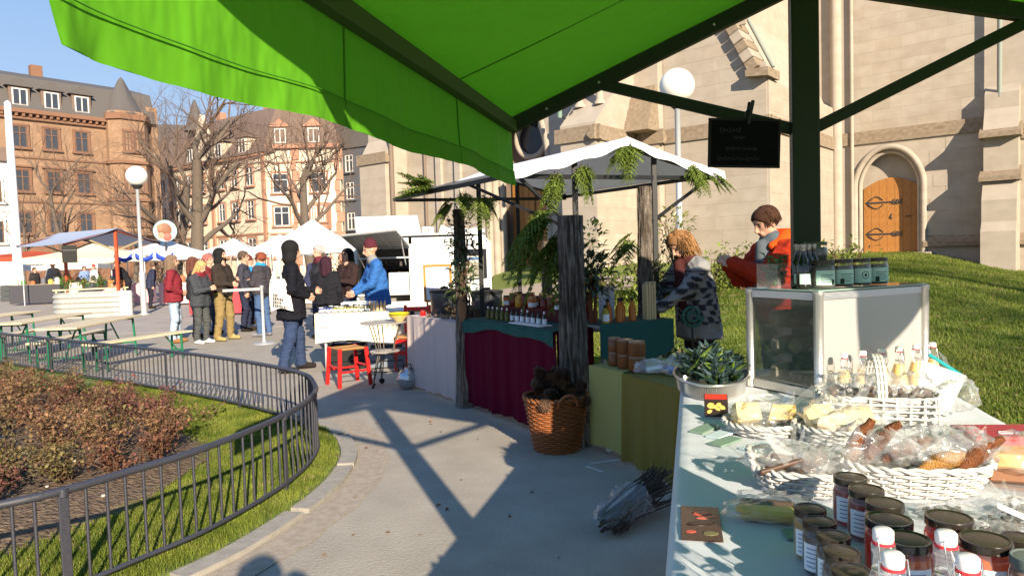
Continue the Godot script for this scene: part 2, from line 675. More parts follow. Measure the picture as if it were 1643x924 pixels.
	for q in 22:
		var lg2 := Geo.new()
		leaf(lg2, Vector3(0, 0.006, 0), Vector3(1, 0.05, 0), rr(0.02, 0.045), 0.6, C(0.14, 0.08, 0.04) * rr(0.5, 1.6))
		var zz := rr(-6.8, -3.2)
		solo("fallen_leaf", lg2, mat("dry_leaf", C(1, 1, 1), 0.9, {"vc": true}), "small dry leaf lying on the path", "leaf", Vector3(rr(-1.0, 0.25) + 0.1 * (zz + 3.0), 0.0, zz), rr(0, TAU), "dry leaves on the path")
	# lawn before the church
	var lg := mat("lawn", C(1, 1, 1), 1.0, {"tex": ntex("lawn", 0.02, C(0.10, 0.135, 0.022), C(0.20, 0.23, 0.045), 5), "bump": bumptex("turf", 0.2, 4), "bump_scale": 1.5, "world": true, "scale": 0.4})
	g = Geo.new()
	g.grid(80, 60, func(u: float, w: float):
		var d := lerpf(3.6, 32.0, w)
		var x0 := lerpf(2.1, 0.6, (d - 3.6) / 5.4) if d < 9.0 else lerpf(0.6, -0.6, minf(1.0, (d - 9.0) / 10.0))
		var x := lerpf(x0, 30.0, u)
		return Vector3(x, lawn_h(x, -d) + 0.012, -d), true)
	struct("church_lawn", g, lg)
	# pale gravel walk below the church wall
	var gr := mat("gravel", C(1, 1, 1), 1.0, {"tex": ntex("gravel", 0.2, C(0.26, 0.2, 0.15), C(0.45, 0.37, 0.29), 4), "bump": bumptex("grit", 0.22, 3), "bump_scale": 0.6, "world": true, "scale": 0.6})
	g = Geo.new()
	g.grid(60, 4, func(u: float, w: float):
		var e := lerpf(-12.0, 3.1, u)
		var p := church(Vector3(e, 0, lerpf(4.8, 3.2, w)))
		return Vector3(p.x, lawn_h(p.x, p.z) + 0.035, p.z), true)
	struct("gravel_walk", g, gr)
	grass_patches()

func soil_h(x: float, z: float) -> float:
	var d := bed_depth(x, z)
	return 0.02 + 0.09 * smoothstep(0.55, 1.3, d) - 0.14 * smoothstep(0.75, 0.45, d)

var fence_pts := PackedVector2Array()
func bed_depth(x: float, z: float) -> float:
	# distance inside the railing line (negative outside)
	if fence_pts.is_empty():
		fence_pts = curve(FENCE, 0.1)
	var p := Vector2(x, z)
	var best := 1e9; var bi := 0
	for k in fence_pts.size():
		var d := p.distance_squared_to(fence_pts[k])
		if d < best:
			best = d; bi = k
	var t := fence_pts[min(bi + 1, fence_pts.size() - 1)] - fence_pts[max(bi - 1, 0)]
	var s := t.cross(p - fence_pts[bi])
	return sqrt(best) * (1.0 if s < 0.0 else -1.0)

func multi(called: String, label: String, category: String, g: Geo, m: Material, xf: Array, tints: PackedColorArray) -> void:
	var mm := MultiMesh.new()
	mm.transform_format = MultiMesh.TRANSFORM_3D
	mm.use_colors = true
	mm.mesh = g.mesh()
	mm.mesh.surface_set_material(0, m)
	mm.instance_count = xf.size()
	for k in xf.size():
		mm.set_instance_transform(k, xf[k])
		mm.set_instance_color(k, tints[k])
	var o := MultiMeshInstance3D.new()
	o.name = numbered(called)
	o.multimesh = mm
	add_child(o)
	tag(o, label, category, "", "stuff")

func tuft(blades: int, spread: float, h: float, w: float) -> Geo:
	var g := Geo.new()
	for b in blades:
		var a := rr(0, TAU)
		var p := Vector3(rr(-spread, spread), 0, rr(-spread, spread))
		var hh := h * rr(0.5, 1.15)
		var lean := Vector3(cos(a), 0, sin(a)) * hh * rr(0.15, 0.9)
		var side := Vector3(-sin(a), 0, cos(a)) * w
		var m := p + lean * 0.35 + Vector3(0, hh * 0.6, 0)
		var t := p + lean + Vector3(0, hh, 0)
		g.quad(p - side, m - side * 0.8, m + side * 0.8, p + side)
		g.tri(m - side * 0.8, t, m + side * 0.8)
	return g

func grass_patches() -> void:
	var m := mat("grass_blade", C(1, 1, 1), 0.75, {"vc": true, "back": C(0.55, 0.7, 0.2), "spec": 0.25})
	var xs := []
	var cs := PackedColorArray()
	var g := tuft(8, 0.024, 0.025, 0.0019)
	var f := FastNoiseLite.new(); f.seed = 5; f.frequency = 1.3
	for k in 70000:
		# bed turf: denser near the camera
		var z := -lerpf(2.4, 9.4, pow(rng.randf(), 1.6))
		var x := rr(-5.2, -1.2)
		var d := bed_depth(x, z)
		if d < -0.135 or d > 1.25 + f.get_noise_2d(x, z) * 0.8:
			continue
		var s := rr(0.7, 1.4)
		xs.append(Transform3D(Basis(Vector3.UP, rr(0, TAU)).scaled(Vector3(s, s, s)), Vector3(x, 0.029, z)))
		var t := clampf(0.5 + f.get_noise_2d(x * 1.5, z * 1.5) + rr(-0.2, 0.2), 0, 1)
		cs.append(C(0.09, 0.13, 0.018).lerp(C(0.23, 0.26, 0.045), t) if rng.randf() > 0.06 else C(0.27, 0.22, 0.10))
	multi("bed_grass", "short bright green grass inside the curved railing", "grass", g, m, xs, cs)
	xs = []; cs = PackedColorArray()
	g = tuft(8, 0.04, 0.055, 0.004)
	for k in 90000:
		var d := 4.6 + 17.0 * pow(rng.randf(), 1.25)
		var x := rr(0.4, 17.0) if d > 8 else rr(1.4, 9.0)
		if absf(x / d - 0.42) > 0.42 or x < 0.2:
			continue
		var loc := church_inv(Vector3(x, 0, -d))
		if loc.x < 3.6 and loc.z < 4.85 or loc.x >= 3.6 and loc.z < -5.1:
			continue
		var s := rr(0.7, 1.3) * (0.8 + d * 0.04)
		xs.append(Transform3D(Basis(Vector3.UP, rr(0, TAU)).scaled(Vector3(s, s * 0.8, s)), Vector3(x, lawn_h(x, -d) + 0.01, -d)))
		var t := clampf(0.5 + f.get_noise_2d(x * 0.5, d * 0.5) * 1.2 + rr(-0.25, 0.25), 0, 1)
		cs.append(C(0.105, 0.15, 0.025).lerp(C(0.225, 0.26, 0.055), t) if rng.randf() > 0.07 else C(0.26, 0.21, 0.10))
	multi("lawn_grass", "short green lawn grass climbing to the church door", "grass", g, m, xs, cs)

# church axes: x along its long wall towards the right and nearer, z out of the wall
const CH_O := Vector3(3.74, 0, -19.7)
var ch_b := Basis(Vector3(0.769, 0, 0.639), Vector3.UP, Vector3(-0.639, 0, 0.769))
func church(p: Vector3) -> Vector3:
	return CH_O + ch_b * p
func church_inv(p: Vector3) -> Vector3:
	return ch_b.transposed() * (p - CH_O)

# ---------------------------------------------------------------- the church
func arch(w: float, spring: float, top: float, n := 10) -> PackedVector2Array:
	# pointed arch outline from left foot to right foot, local y from 0
	var out := PackedVector2Array([Vector2(-w / 2, 0)])
	var h := top - spring
	for k in n + 1:
		var t := float(k) / n
		out.append(Vector2(-w / 2 * (1.0 - pow(t, 1.6)), spring + h * sin(t * PI / 2)))
	for k in range(n - 1, -1, -1):
		var t := float(k) / n
		out.append(Vector2(w / 2 * (1.0 - pow(t, 1.6)), spring + h * sin(t * PI / 2)))
	out.append(Vector2(w / 2, 0))
	return out

var stone_mats := []
var block_mesh := {}
var stone_count := 0
var spare_stones := Geo.new()
func ashlar(o: Node3D, x0: float, x1: float, y0: float, y1: float, z: float, keep: Variant, bw := 0.62, bh := 0.335, side := false) -> void:
	# courses of dressed stone just proud of the wall core; side: run along z instead of x
	var row := 0
	var y := y0
	while y < y1 - 0.05:
		var h: float = min(bh, y1 - y)
		var x := x0 - (bw * 0.5 if row % 2 else 0.0)
		while x < x1 - 0.02:
			var a: float = max(x, x0); var b: float = min(x + bw * [1.0, 1.25, 0.8, 1.1][(row * 7 + int(x * 3.0)) % 4 if x > 0 else 1], x1)
			if b - a > 0.06 and (keep == null or keep.call((a + b) / 2, y + h / 2)):
				var key := "%d_%d" % [int(round((b - a) * 50.0)), int(round(h * 50.0))]
				if not block_mesh.has(key):
					var g := Geo.new()
					g.box(Vector3.ZERO, Vector3(b - a - 0.0015, h - 0.0015, 0.06), Basis(), 0.002)
					block_mesh[key] = g.mesh()
				var off := rng.randf() * 0.002
				var at := Vector3((a + b) / 2, y + h / 2, z - 0.024 + off) if not side else Vector3(z - 0.024 + off, y + h / 2, (a + b) / 2)
				var tone := rng.randi() % stone_mats.size()
				stone_count += 1
				if stone_count <= 300:
					part("stone", block_mesh[key], stone_mats[tone], o, at, PI / 2 if side else 0.0)
				else:
					spare_stones.box(at, Vector3(b - a - 0.0015, h - 0.0015, 0.06), Basis(Vector3.UP, PI / 2 if side else 0.0), 0.002)
			x = x + bw * [1.0, 1.25, 0.8, 1.1][(row * 7 + int(x * 3.0)) % 4 if x > 0 else 1]
		y += bh
		row += 1

func build_church() -> void:
	var base := C(0.365, 0.318, 0.265)
	var tones := [C(1, 1, 1), C(0.98, 0.97, 0.96), C(1.03, 1.03, 1.03), C(0.96, 0.945, 0.93), C(1.0, 0.98, 0.95)]
	for k in 5:
		stone_mats.append(mat("sandstone_%d" % k, Color(base.r * tones[k].r, base.g * tones[k].g, base.b * tones[k].b), 0.95, {"tex": ntex("sandstone", 0.012, C(0.80, 0.78, 0.75), C(1.08, 1.08, 1.08), 6), "bump": bumptex("sand", 0.15, 4), "bump_scale": 0.25, "world": true, "scale": 0.35, "spec": 0.2}))
	var st: Material = stone_mats[0]
	var worn := mat("weathered_stone", C(0.29, 0.23, 0.17), 0.95, {"tex": ntex("worn", 0.03, C(0.55, 0.52, 0.48), C(1.1, 1.1, 1.1), 5), "bump": bumptex("sand", 0.15, 4), "bump_scale": 0.5, "world": true, "scale": 0.5, "spec": 0.2})
	var joint := mat("stone_joint", C(0.365, 0.316, 0.262), 0.95, {"tex": ntex("sandstone", 0.012, C(0.80, 0.78, 0.75), C(1.08, 1.08, 1.08), 6), "world": true, "scale": 0.35})
	var lead := mat("copper_pipe", C(0.20, 0.22, 0.19), 0.6)
	var wood := mat("oak_door", C(0.42, 0.19, 0.05), 0.5, {"tex": ntex("oak", 0.02, C(0.55, 0.5, 0.45), C(1.1, 1.1, 1.1), 4), "scale": Vector3(5, 0.6, 5), "spec": 0.4})
	var iron := mat("forged_iron", C(0.035, 0.035, 0.04), 0.5)
	var dark := mat("dark_window", C(0.02, 0.02, 0.025), 0.15)
	var o := thing("church", "pale sandstone gothic church with buttresses and a wooden door", "church", CH_O, atan2(-0.639, 0.769))
	var H := 13.0
	# --- wall M (x 0.55..2.3) and left bays as one core with the portal notch
	var px := -4.55
	var poly := PackedVector2Array([Vector2(-11.1, 0)])
	var ar := arch(2.5, 4.3, 6.6)
	for p in ar: poly.append(p + Vector2(px, 0.0))
	poly.append(Vector2(2.25, 0)); poly.append(Vector2(2.25, H)); poly.append(Vector2(-11.1, H))
	var g := Geo.new()
	g.prism(poly, 1.0, Transform3D(Basis(), Vector3(0, 0, -0.5)))
	part("wall", g, joint, o)
	ashlar(o, 0.6, 3.35, 0.6, 7.2, 0.0, func(x, y): return x < 3.35 - maxf(0.0, y - 5.5) * 0.5)
	# --- portal: recessed jamb orders, doors, tracery
	for k in 3:
		g = Geo.new()
		var a2 := arch(2.5 - 0.26 * k, 4.3 - 0.1 * k, 6.6 - 0.22 * k, 14)
		var pts := PackedVector3Array()
		for p in a2: pts.append(Vector3(p.x + px, p.y, -0.08 - 0.2 * k))
		g.tube(pts, PackedFloat32Array([0.13]), 8)
		part("arch_moulding", g, stone_mats[k], o)
	g = Geo.new()
	g.box(Vector3(px, 3.3, -1.12), Vector3(2.7, 6.9, 0.2))
	part("portal_back", g, mat("portal_stone", C(0.20, 0.15, 0.12), 0.95), o)
	for sgn in [-1.0, 1.0]:
		var door := part("door", (func():
			var q := Geo.new()
			q.box(Vector3(0, 1.9, 0), Vector3(0.94, 3.6, 0.06), Basis(), 0.01)
			return q).call(), wood, o, Vector3(px + sgn * 0.49, 0.35, -0.98))
		for k in 4:
			var q := Geo.new()
			q.box(Vector3(-0.345 + k * 0.23, 1.9, 0.035), Vector3(0.215, 3.5, 0.03), Basis(), 0.008)
			part("board", q, wood, door)
	g = Geo.new()
	g.box(Vector3(px, 4.22, -0.9), Vector3(2.3, 0.28, 0.34), Basis(), 0.03)
	part("lintel", g, stone_mats[1], o)
	g = Geo.new()
	var ring := PackedVector3Array()
	for k in 29:
		var a := TAU * k / 28.0
		ring.append(Vector3(px + cos(a) * 0.62, 5.2 + sin(a) * 0.62, -0.86))
	g.tube(ring, PackedFloat32Array([0.11]), 8)
	part("tracery_ring", g, stone_mats[3], o)
	g = Geo.new()
	g.lathe([[0, 0], [0.56, 0], [0.56, 0.03], [0, 0.03]], 24, Transform3D(Basis(Vector3.RIGHT, PI / 2), Vector3(px, 5.2, -0.95)))
	part("round_window", g, dark, o)
	# --- buttress beside the portal, with sloped offsets and little shafts
	var butt := func(x0: float, x1: float, depth: float, top: float, slope: float) -> void:
		var q := Geo.new()
		q.prism(PackedVector2Array([Vector2(-0.2, 0), Vector2(depth, 0), Vector2(depth, top), Vector2(depth * 0.55, top + slope), Vector2(depth * 0.55, H - 3.0), Vector2(-0.2, H - 2.0)]), x1 - x0, Transform3D(Basis(Vector3(0, 0, 1), Vector3.UP, Vector3(-1, 0, 0)), Vector3((x0 + x1) / 2, 0, 0)))
		part("buttress", q, joint, o)
	butt.call(-1.25, -0.155, 2.2, 4.75, 0.95)
	ashlar(o, -1.24, -0.165, 0.6, 4.25, 2.2, null, 0.55, 0.335)
	ashlar(o, 0.26, 2.19, 0.6, 4.25, -0.155, null, 0.6, 0.335, true)
	g = Geo.new()
	g.box(Vector3(0.2, 4.0, 0.10), Vector3(0.72, 8.0, 0.3))
	part("wall_bay", g, joint, o)
	ashlar(o, -0.15, 0.55, 0.6, 4.3, 0.25, null, 0.36, 0.335)
	for k in 4:
		g = Geo.new()
		g.prism(PackedVector2Array([Vector2(0, 0), Vector2(0.62 - k * 0.14, 0), Vector2(0.52 - k * 0.14, 0.30), Vector2(0, 0.30)]), 0.74 - k * 0.02, Transform3D(Basis(Vector3(0, 0, 1), Vector3.UP, Vector3(-1, 0, 0)), Vector3(0.2, 4.62 + k * 0.305, 0.24)))
		part("weathering_stone", g, worn, o)
	for k in 2:
		g = Geo.new()
		g.lathe([[0.0, 0], [0.16, 0], [0.16, 0.06], [0.11, 0.1], [0.10, 0.14], [0.10, 0.95], [0.15, 1.05], [0.15, 1.12], [0, 1.12]], 10, Transform3D(Basis(), Vector3(-1.0 + k * 0.62, 5.28, 1.62)))
		part("shaft", g, stone_mats[2], o)
	# --- far left buttress
	butt.call(-11.0, -9.6, 1.0, 5.0, 0.7)
	for q in [[-9.5, 0.8, 0.085, 12.0], [-8.6, 0.06, 0.05, 12.0]]:
		g = Geo.new()
		g.rod(Vector3(q[0], 0, q[1]), Vector3(q[0], q[3], q[1]), q[2], 8)
		part("downpipe", g, mat("brown_pipe", C(0.16, 0.12, 0.09), 0.7), o)
	for x in [-7.9, -7.0]:
		g = Geo.new()
		g.box(Vector3(x, 5, 0.06), Vector3(0.3, 10, 0.12), Basis(), 0.02)
		part("pilaster", g, stone_mats[2], o)
	# --- string courses
	var course := func(a: Vector3, b: Vector3) -> void:
		var d := (b - a).normalized()
		var outw := d.cross(Vector3.UP) * -1.0
		var q := Geo.new()
		q.prism(PackedVector2Array([Vector2(-0.06, -0.10), Vector2(0.05, -0.10), Vector2(0.17, 0.0), Vector2(0.17, 0.04), Vector2(-0.02, 0.27), Vector2(-0.06, 0.27)]), a.distance_to(b), Transform3D(Basis(outw, Vector3.UP, outw.cross(Vector3.UP)), (a + b) / 2))
		part("string_course", q, worn, o)
	var yc := 4.40
	course.call(Vector3(-1.4, yc, 2.2), Vector3(0.0, yc, 2.2))
	course.call(Vector3(-0.155, yc, 2.36), Vector3(-0.155, yc, 0.3))
	course.call(Vector3(-0.15, yc, 0.25), Vector3(0.72, yc, 0.25))
	course.call(Vector3(0.56, yc, 0.0), Vector3(3.5, yc, 0.0))
	course.call(Vector3(3.4, yc, 0.15), Vector3(3.4, yc, -5.4))
	course.call(Vector3(-11.1, 4.9, 1.0), Vector3(-9.5, 4.9, 1.0))
	# --- raking buttress at the corner with its coping stones
	g = Geo.new()
	g.prism(PackedVector2Array([Vector2(2.0, 0), Vector2(3.4, 0), Vector2(3.4, 5.55), Vector2(3.1, 5.75), Vector2(0.9, 10.3), Vector2(0.9, 12.0), Vector2(2.0, 12.0)].slice(0, 5) + [Vector2(0.9, 9.0)]), 5.5, Transform3D(Basis(), Vector3(0, 0, -2.76)))
	part("corner_block", g, joint, o)
	var dirc := Vector3(3.12 - 0.9, 5.72 - 10.3, 0).normalized()
	for k in 17:
		var p := Vector3(3.07, 5.80, -0.02) - dirc * (0.13 + k * 0.27)
		g = Geo.new()
		g.box(Vector3.ZERO, Vector3(0.30, 0.255, 0.72 + 0.03 * (k % 2)), Basis(Vector3.BACK, atan2(dirc.y, dirc.x) + PI / 2 + 0.05), 0.02)
		part("coping_stone", g, [worn, stone_mats[3]][k % 2], o, p + Vector3(0.02, 0, -0.16))
	g = Geo.new()
	g.prism(PackedVector2Array([Vector2(-0.06, -0.10), Vector2(0.5, -0.16), Vector2(0.5, 0.05), Vector2(-0.06, 0.05)]), 0.8, Transform3D(Basis(), Vector3(3.0, 5.72, -0.1)))
	part("coping_stone", g, worn, o)
	g = Geo.new()
	g.rod(Vector3(3.36, 5.9, -0.45), Vector3(1.35, 10.1, -0.45), 0.045, 8)
	part("downpipe", g, lead, o)
	# upper wall behind the rake
	g = Geo.new()
	g.box(Vector3(1.7, 9.0, -2.9), Vector3(1.0, 9.0, 5.2))
	part("upper_wall", g, stone_mats[2], o)
	# --- wall R with the door
	var dx := 4.85; var dy := 1.2
	poly = PackedVector2Array([Vector2(1.8, 0)])
	ar = arch(1.72, 2.0, 3.02)
	for p in ar: poly.append(p + Vector2(dx, 0.0 if p.y <= 0 else dy))
	poly.append(Vector2(14.0, 0)); poly.append(Vector2(14.0, H)); poly.append(Vector2(1.8, H))
	g = Geo.new()
	g.prism(poly, 1.0, Transform3D(Basis(), Vector3(0, 0, -6.0)))
	part("wall", g, joint, o)
	ashlar(o, 3.75, 7.2, 1.0, 8.4, -5.5, func(x, y): return absf(x - dx) > 1.15 or y > dy + 3.1)
	for k in 2:
		g = Geo.new()
		var pts := PackedVector3Array()
		for p in arch(1.80 - 0.24 * k, 2.0, 3.05 - 0.13 * k, 14): pts.append(Vector3(p.x + dx, p.y + dy, -5.49 - 0.12 * k))
		g.tube(pts, PackedFloat32Array([0.085 - 0.02 * k]), 8)
		part("arch_moulding", g, stone_mats[k * 2], o)
	g = Geo.new()
	g.box(Vector3(dx, dy + 1.5, -6.03), Vector3(1.9, 3.4, 0.3))
	part("door_tympanum", g, stone_mats[2], o)
	g = Geo.new()
	g.box(Vector3(dx, dy - 0.06, -5.5), Vector3(2.3, 0.13, 0.9), Basis(), 0.02)
	part("doorstep", g, stone_mats[2], o)
	var door := Node3D.new()
	door.name = "door"
	o.add_child(door, true)
	door.position = Vector3(dx, dy, -5.84)
	tag(door, "orange brown plank door with black iron strap hinges", "")
	for k in 7:
		var x := -0.63 + k * 0.21
		var top := func(q: float) -> float: return 1.86 + 0.33 * (1.0 - pow(q / 0.78, 2.0))
		g = Geo.new()
		g.prism(PackedVector2Array([Vector2(x - 0.102, 0), Vector2(x + 0.102, 0), Vector2(x + 0.102, top.call(x + 0.102)), Vector2(x, top.call(x)), Vector2(x - 0.102, top.call(x - 0.102))]), 0.06)
		part("board", g, wood, door)
	for y in [0.55, 1.48]:
		g = Geo.new()
		g.box(Vector3(-0.2, y, 0.04), Vector3(0.95, 0.045, 0.014), Basis(), 0.003)
		for sg in [-1.0, 1.0]:
			var pts := PackedVector3Array()
			for k in 15:
				var a := k / 14.0 * 3.6
				pts.append(Vector3(-0.62 + k * 0.030 + 0.02 * sin(a), y + sg * (0.03 + 0.17 * sin(a * 0.8) * (1.0 - k * 0.02)), 0.042))
			g.tube(pts, PackedFloat32Array([0.020, 0.02, 0.02, 0.016, 0.014]), 6)
			for q in 3:
				g.tube(PackedVector3Array([Vector3(0.02 + q * 0.10, y, 0.042), Vector3(0.07 + q * 0.10, y + sg * 0.06, 0.042), Vector3(0.13 + q * 0.09, y + sg * (0.075 - 0.02 * q), 0.042)]), PackedFloat32Array([0.016, 0.014, 0.008]), 5)
		part("strap_hinge", g, iron, door)
	g = Geo.new()
	g.tube(PackedVector3Array([Vector3(0.03, 0.98, 0.04), Vector3(0.0, 1.05, 0.06), Vector3(0.03, 1.13, 0.04)]), PackedFloat32Array([0.016]), 6)
	g.box(Vector3(0.46, 1.04, 0.04), Vector3(0.14, 0.03, 0.02), Basis(), 0.004)
	part("handle", g, iron, door)
	# shaft in the re-entrant corner, string course, right buttress
	for q in [[3.52, 0.16], [3.95, 0.05]]:
		g = Geo.new()
		g.rod(Vector3(q[0] - 0.05, 0, -5.42), Vector3(q[0] - 0.05, 12, -5.42), q[1], 10)
		part("corner_shaft", g, stone_mats[2], o)
	course.call(Vector3(3.6, 4.5, -5.5), Vector3(7.3, 4.5, -5.5))
	course.call(Vector3(8.0, 4.2, -5.5), Vector3(13.0, 4.2, -5.5))
	g = Geo.new()
	g.prism(PackedVector2Array([Vector2(-0.1, 0), Vector2(1.15, 0), Vector2(1.15, 1.7), Vector2(0.95, 1.95), Vector2(0.95, 2.5), Vector2(0.55, 3.2), Vector2(0.55, 4.1), Vector2(0.7, 4.25), Vector2(0.35, 4.9), Vector2(0.35, 5.3), Vector2(-0.1, 5.6)]), 0.75, Transform3D(Basis(Vector3(0, 0, 1), Vector3.UP, Vector3(-1, 0, 0)), Vector3(7.6, 0, -5.5)))
	part("buttress", g, stone_mats[0], o)
	for q in [[4.22, 0.72], [3.1, 0.72]]:
		g = Geo.new()
		g.prism(PackedVector2Array([Vector2(-0.4, -0.1), Vector2(0.12, -0.1), Vector2(0.12, 0.02), Vector2(-0.4, 0.3)]), 0.9, Transform3D(Basis(Vector3(0, 0, 1), Vector3.UP, Vector3(-1, 0, 0)), Vector3(7.6, q[0], -5.5 + q[1])))
		part("weathering_stone", g, worn, o)
	g = Geo.new()
	g.prism(PackedVector2Array([Vector2(-0.02, 0), Vector2(0.12, 0), Vector2(0.12, 0.12), Vector2(-0.02, 0.34)]), 3.3, Transform3D(Basis(Vector3(0, 0, 1), Vector3.UP, Vector3(-1, 0, 0)), Vector3(7.4, 1.35, -5.5)))
	part("plinth", g, worn, o)
	g = Geo.new()
	g.rod(Vector3(7.55, 5.2, -5.2), Vector3(7.55, 12.0, -5.2), 0.06, 8)
	part("downpipe", g, lead, o)
	ashlar(o, -9.5, -5.95, 0.9, 6.6, 0.0, null, 0.8, 0.42)
	ashlar(o, -11.0, -9.6, 0.6, 4.7, 1.0, null, 0.85, 0.46)
	ashlar(o, -5.4, -0.05, 0.8, 5.5, 3.4, null, 0.75, 0.40, true)
	var rest := part("stones", spare_stones, stone_mats[1], o)
	rest.set_meta("kind", "stuff")
	# wall lantern on the portal buttress
	var lm := mat("verdigris", C(0.16, 0.24, 0.2), 0.6)
	var ln := thing("wall_lantern", "green copper wall lantern on the portal buttress of the church", "lantern", church(Vector3(-1.32, 5.0, 2.1)))
	g = Geo.new()
	g.lathe([[0, 0], [0.05, 0.0], [0.07, 0.05], [0.06, 0.25], [0.16, 0.4], [0.19, 0.62], [0.15, 0.66], [0.04, 0.72], [0, 0.8]], 8)
	part("lamp_body", g, lm, ln)
	g = Geo.new()
	g.tube(PackedVector3Array([Vector3(0.03, 0.1, 0), Vector3(0.2, -0.05, -0.1), Vector3(0.35, 0.2, -0.1)]), PackedFloat32Array([0.03]), 6)
	part("bracket", g, mat("dark_iron", C(0.03, 0.03, 0.03), 0.6), ln)

# ---------------------------------------------------------------- houses round the square
var win_mesh := {}
func window(o: Node3D, x: float, y: float, w: float, h: float, z: float, surround: Material, frame: Material, glass: Material, arched := false) -> void:
	var key := "%.2f_%.2f" % [w, h]
	if not win_mesh.has(key):
		var s := Geo.new()   # stone surround
		var t := 0.16
		for q in [[Vector3(-w / 2 - t / 2, 0, 0), Vector3(t, h, 0.16)], [Vector3(w / 2 + t / 2, 0, 0), Vector3(t, h, 0.16)], [Vector3(0, h / 2 + t * 0.6, 0.01), Vector3(w + t * 2, t * 1.2, 0.2)]]:
			s.box(q[0], q[1], Basis(), 0.015)
		var f := Geo.new()
		var b := 0.09
		for q in [[Vector3(-w / 2 + b / 2, 0, 0), Vector3(b, h, 0.08)], [Vector3(w / 2 - b / 2, 0, 0), Vector3(b, h, 0.08)], [Vector3(0, h / 2 - b / 2, 0), Vector3(w - 2 * b, b, 0.08)], [Vector3(0, -h / 2 + b / 2, 0), Vector3(w - 2 * b, b, 0.08)], [Vector3(0, 0, 0.01), Vector3(b, h - 2 * b, 0.07)], [Vector3(0, h * 0.17, 0.012), Vector3(w - 2 * b, b * 0.8, 0.07)]]:
			f.box(q[0], q[1])
		var p := Geo.new()
		p.box(Vector3.ZERO, Vector3(w - 0.02, h - 0.02, 0.03))
		var sl := Geo.new()
		sl.box(Vector3.ZERO, Vector3(w + 0.5, 0.16, 0.32), Basis(), 0.02)
		win_mesh[key] = [s.mesh(), f.mesh(), p.mesh(), sl.mesh()]
	var m: Array = win_mesh[key]
	var wn := part("window", m[0], surround, o, Vector3(x, y, z))
	part("frame", m[1], frame, wn, Vector3(0, 0, -0.09 + 0.1))
	part("pane", m[2], glass, wn, Vector3(0, 0, -0.04))
	part("sill", m[3], surround, wn, Vector3(0, -h / 2 - 0.08, 0.06))

func dormer(o: Node3D, x: float, y: float, z: float, roofm: Material, wallm: Material, frame: Material, glass: Material) -> void:
	var g := Geo.new()
	g.box(Vector3(0, 0.85, -0.9), Vector3(1.5, 1.7, 1.8), Basis(), 0.02)
	var d := part("dormer", g, wallm, o, Vector3(x, y, z))
	g = Geo.new()
	g.prism(PackedVector2Array([Vector2(-1.0, 0), Vector2(1.0, 0), Vector2(0.9, 0.12), Vector2(0, 0.75), Vector2(-0.9, 0.12)]), 2.2, Transform3D(Basis(), Vector3(0, 1.7, -0.9)))
	part("dormer_roof", g, roofm, d)
	g = Geo.new()
	for q in [[Vector3(-0.5, 0.85, 0.03), Vector3(0.1, 1.4, 0.1)], [Vector3(0.5, 0.85, 0.03), Vector3(0.1, 1.4, 0.1)], [Vector3(0, 1.5, 0.03), Vector3(0.9, 0.1, 0.1)], [Vector3(0, 0.2, 0.03), Vector3(0.9, 0.1, 0.1)], [Vector3(0, 0.85, 0.04), Vector3(0.08, 1.2, 0.1)]]:
		g.box(q[0], q[1])
	part("window_frame", g, frame, d)
	g = Geo.new()
	g.box(Vector3(0, 0.85, 0.02), Vector3(0.9, 1.2, 0.03))
	part("pane", g, glass, d)

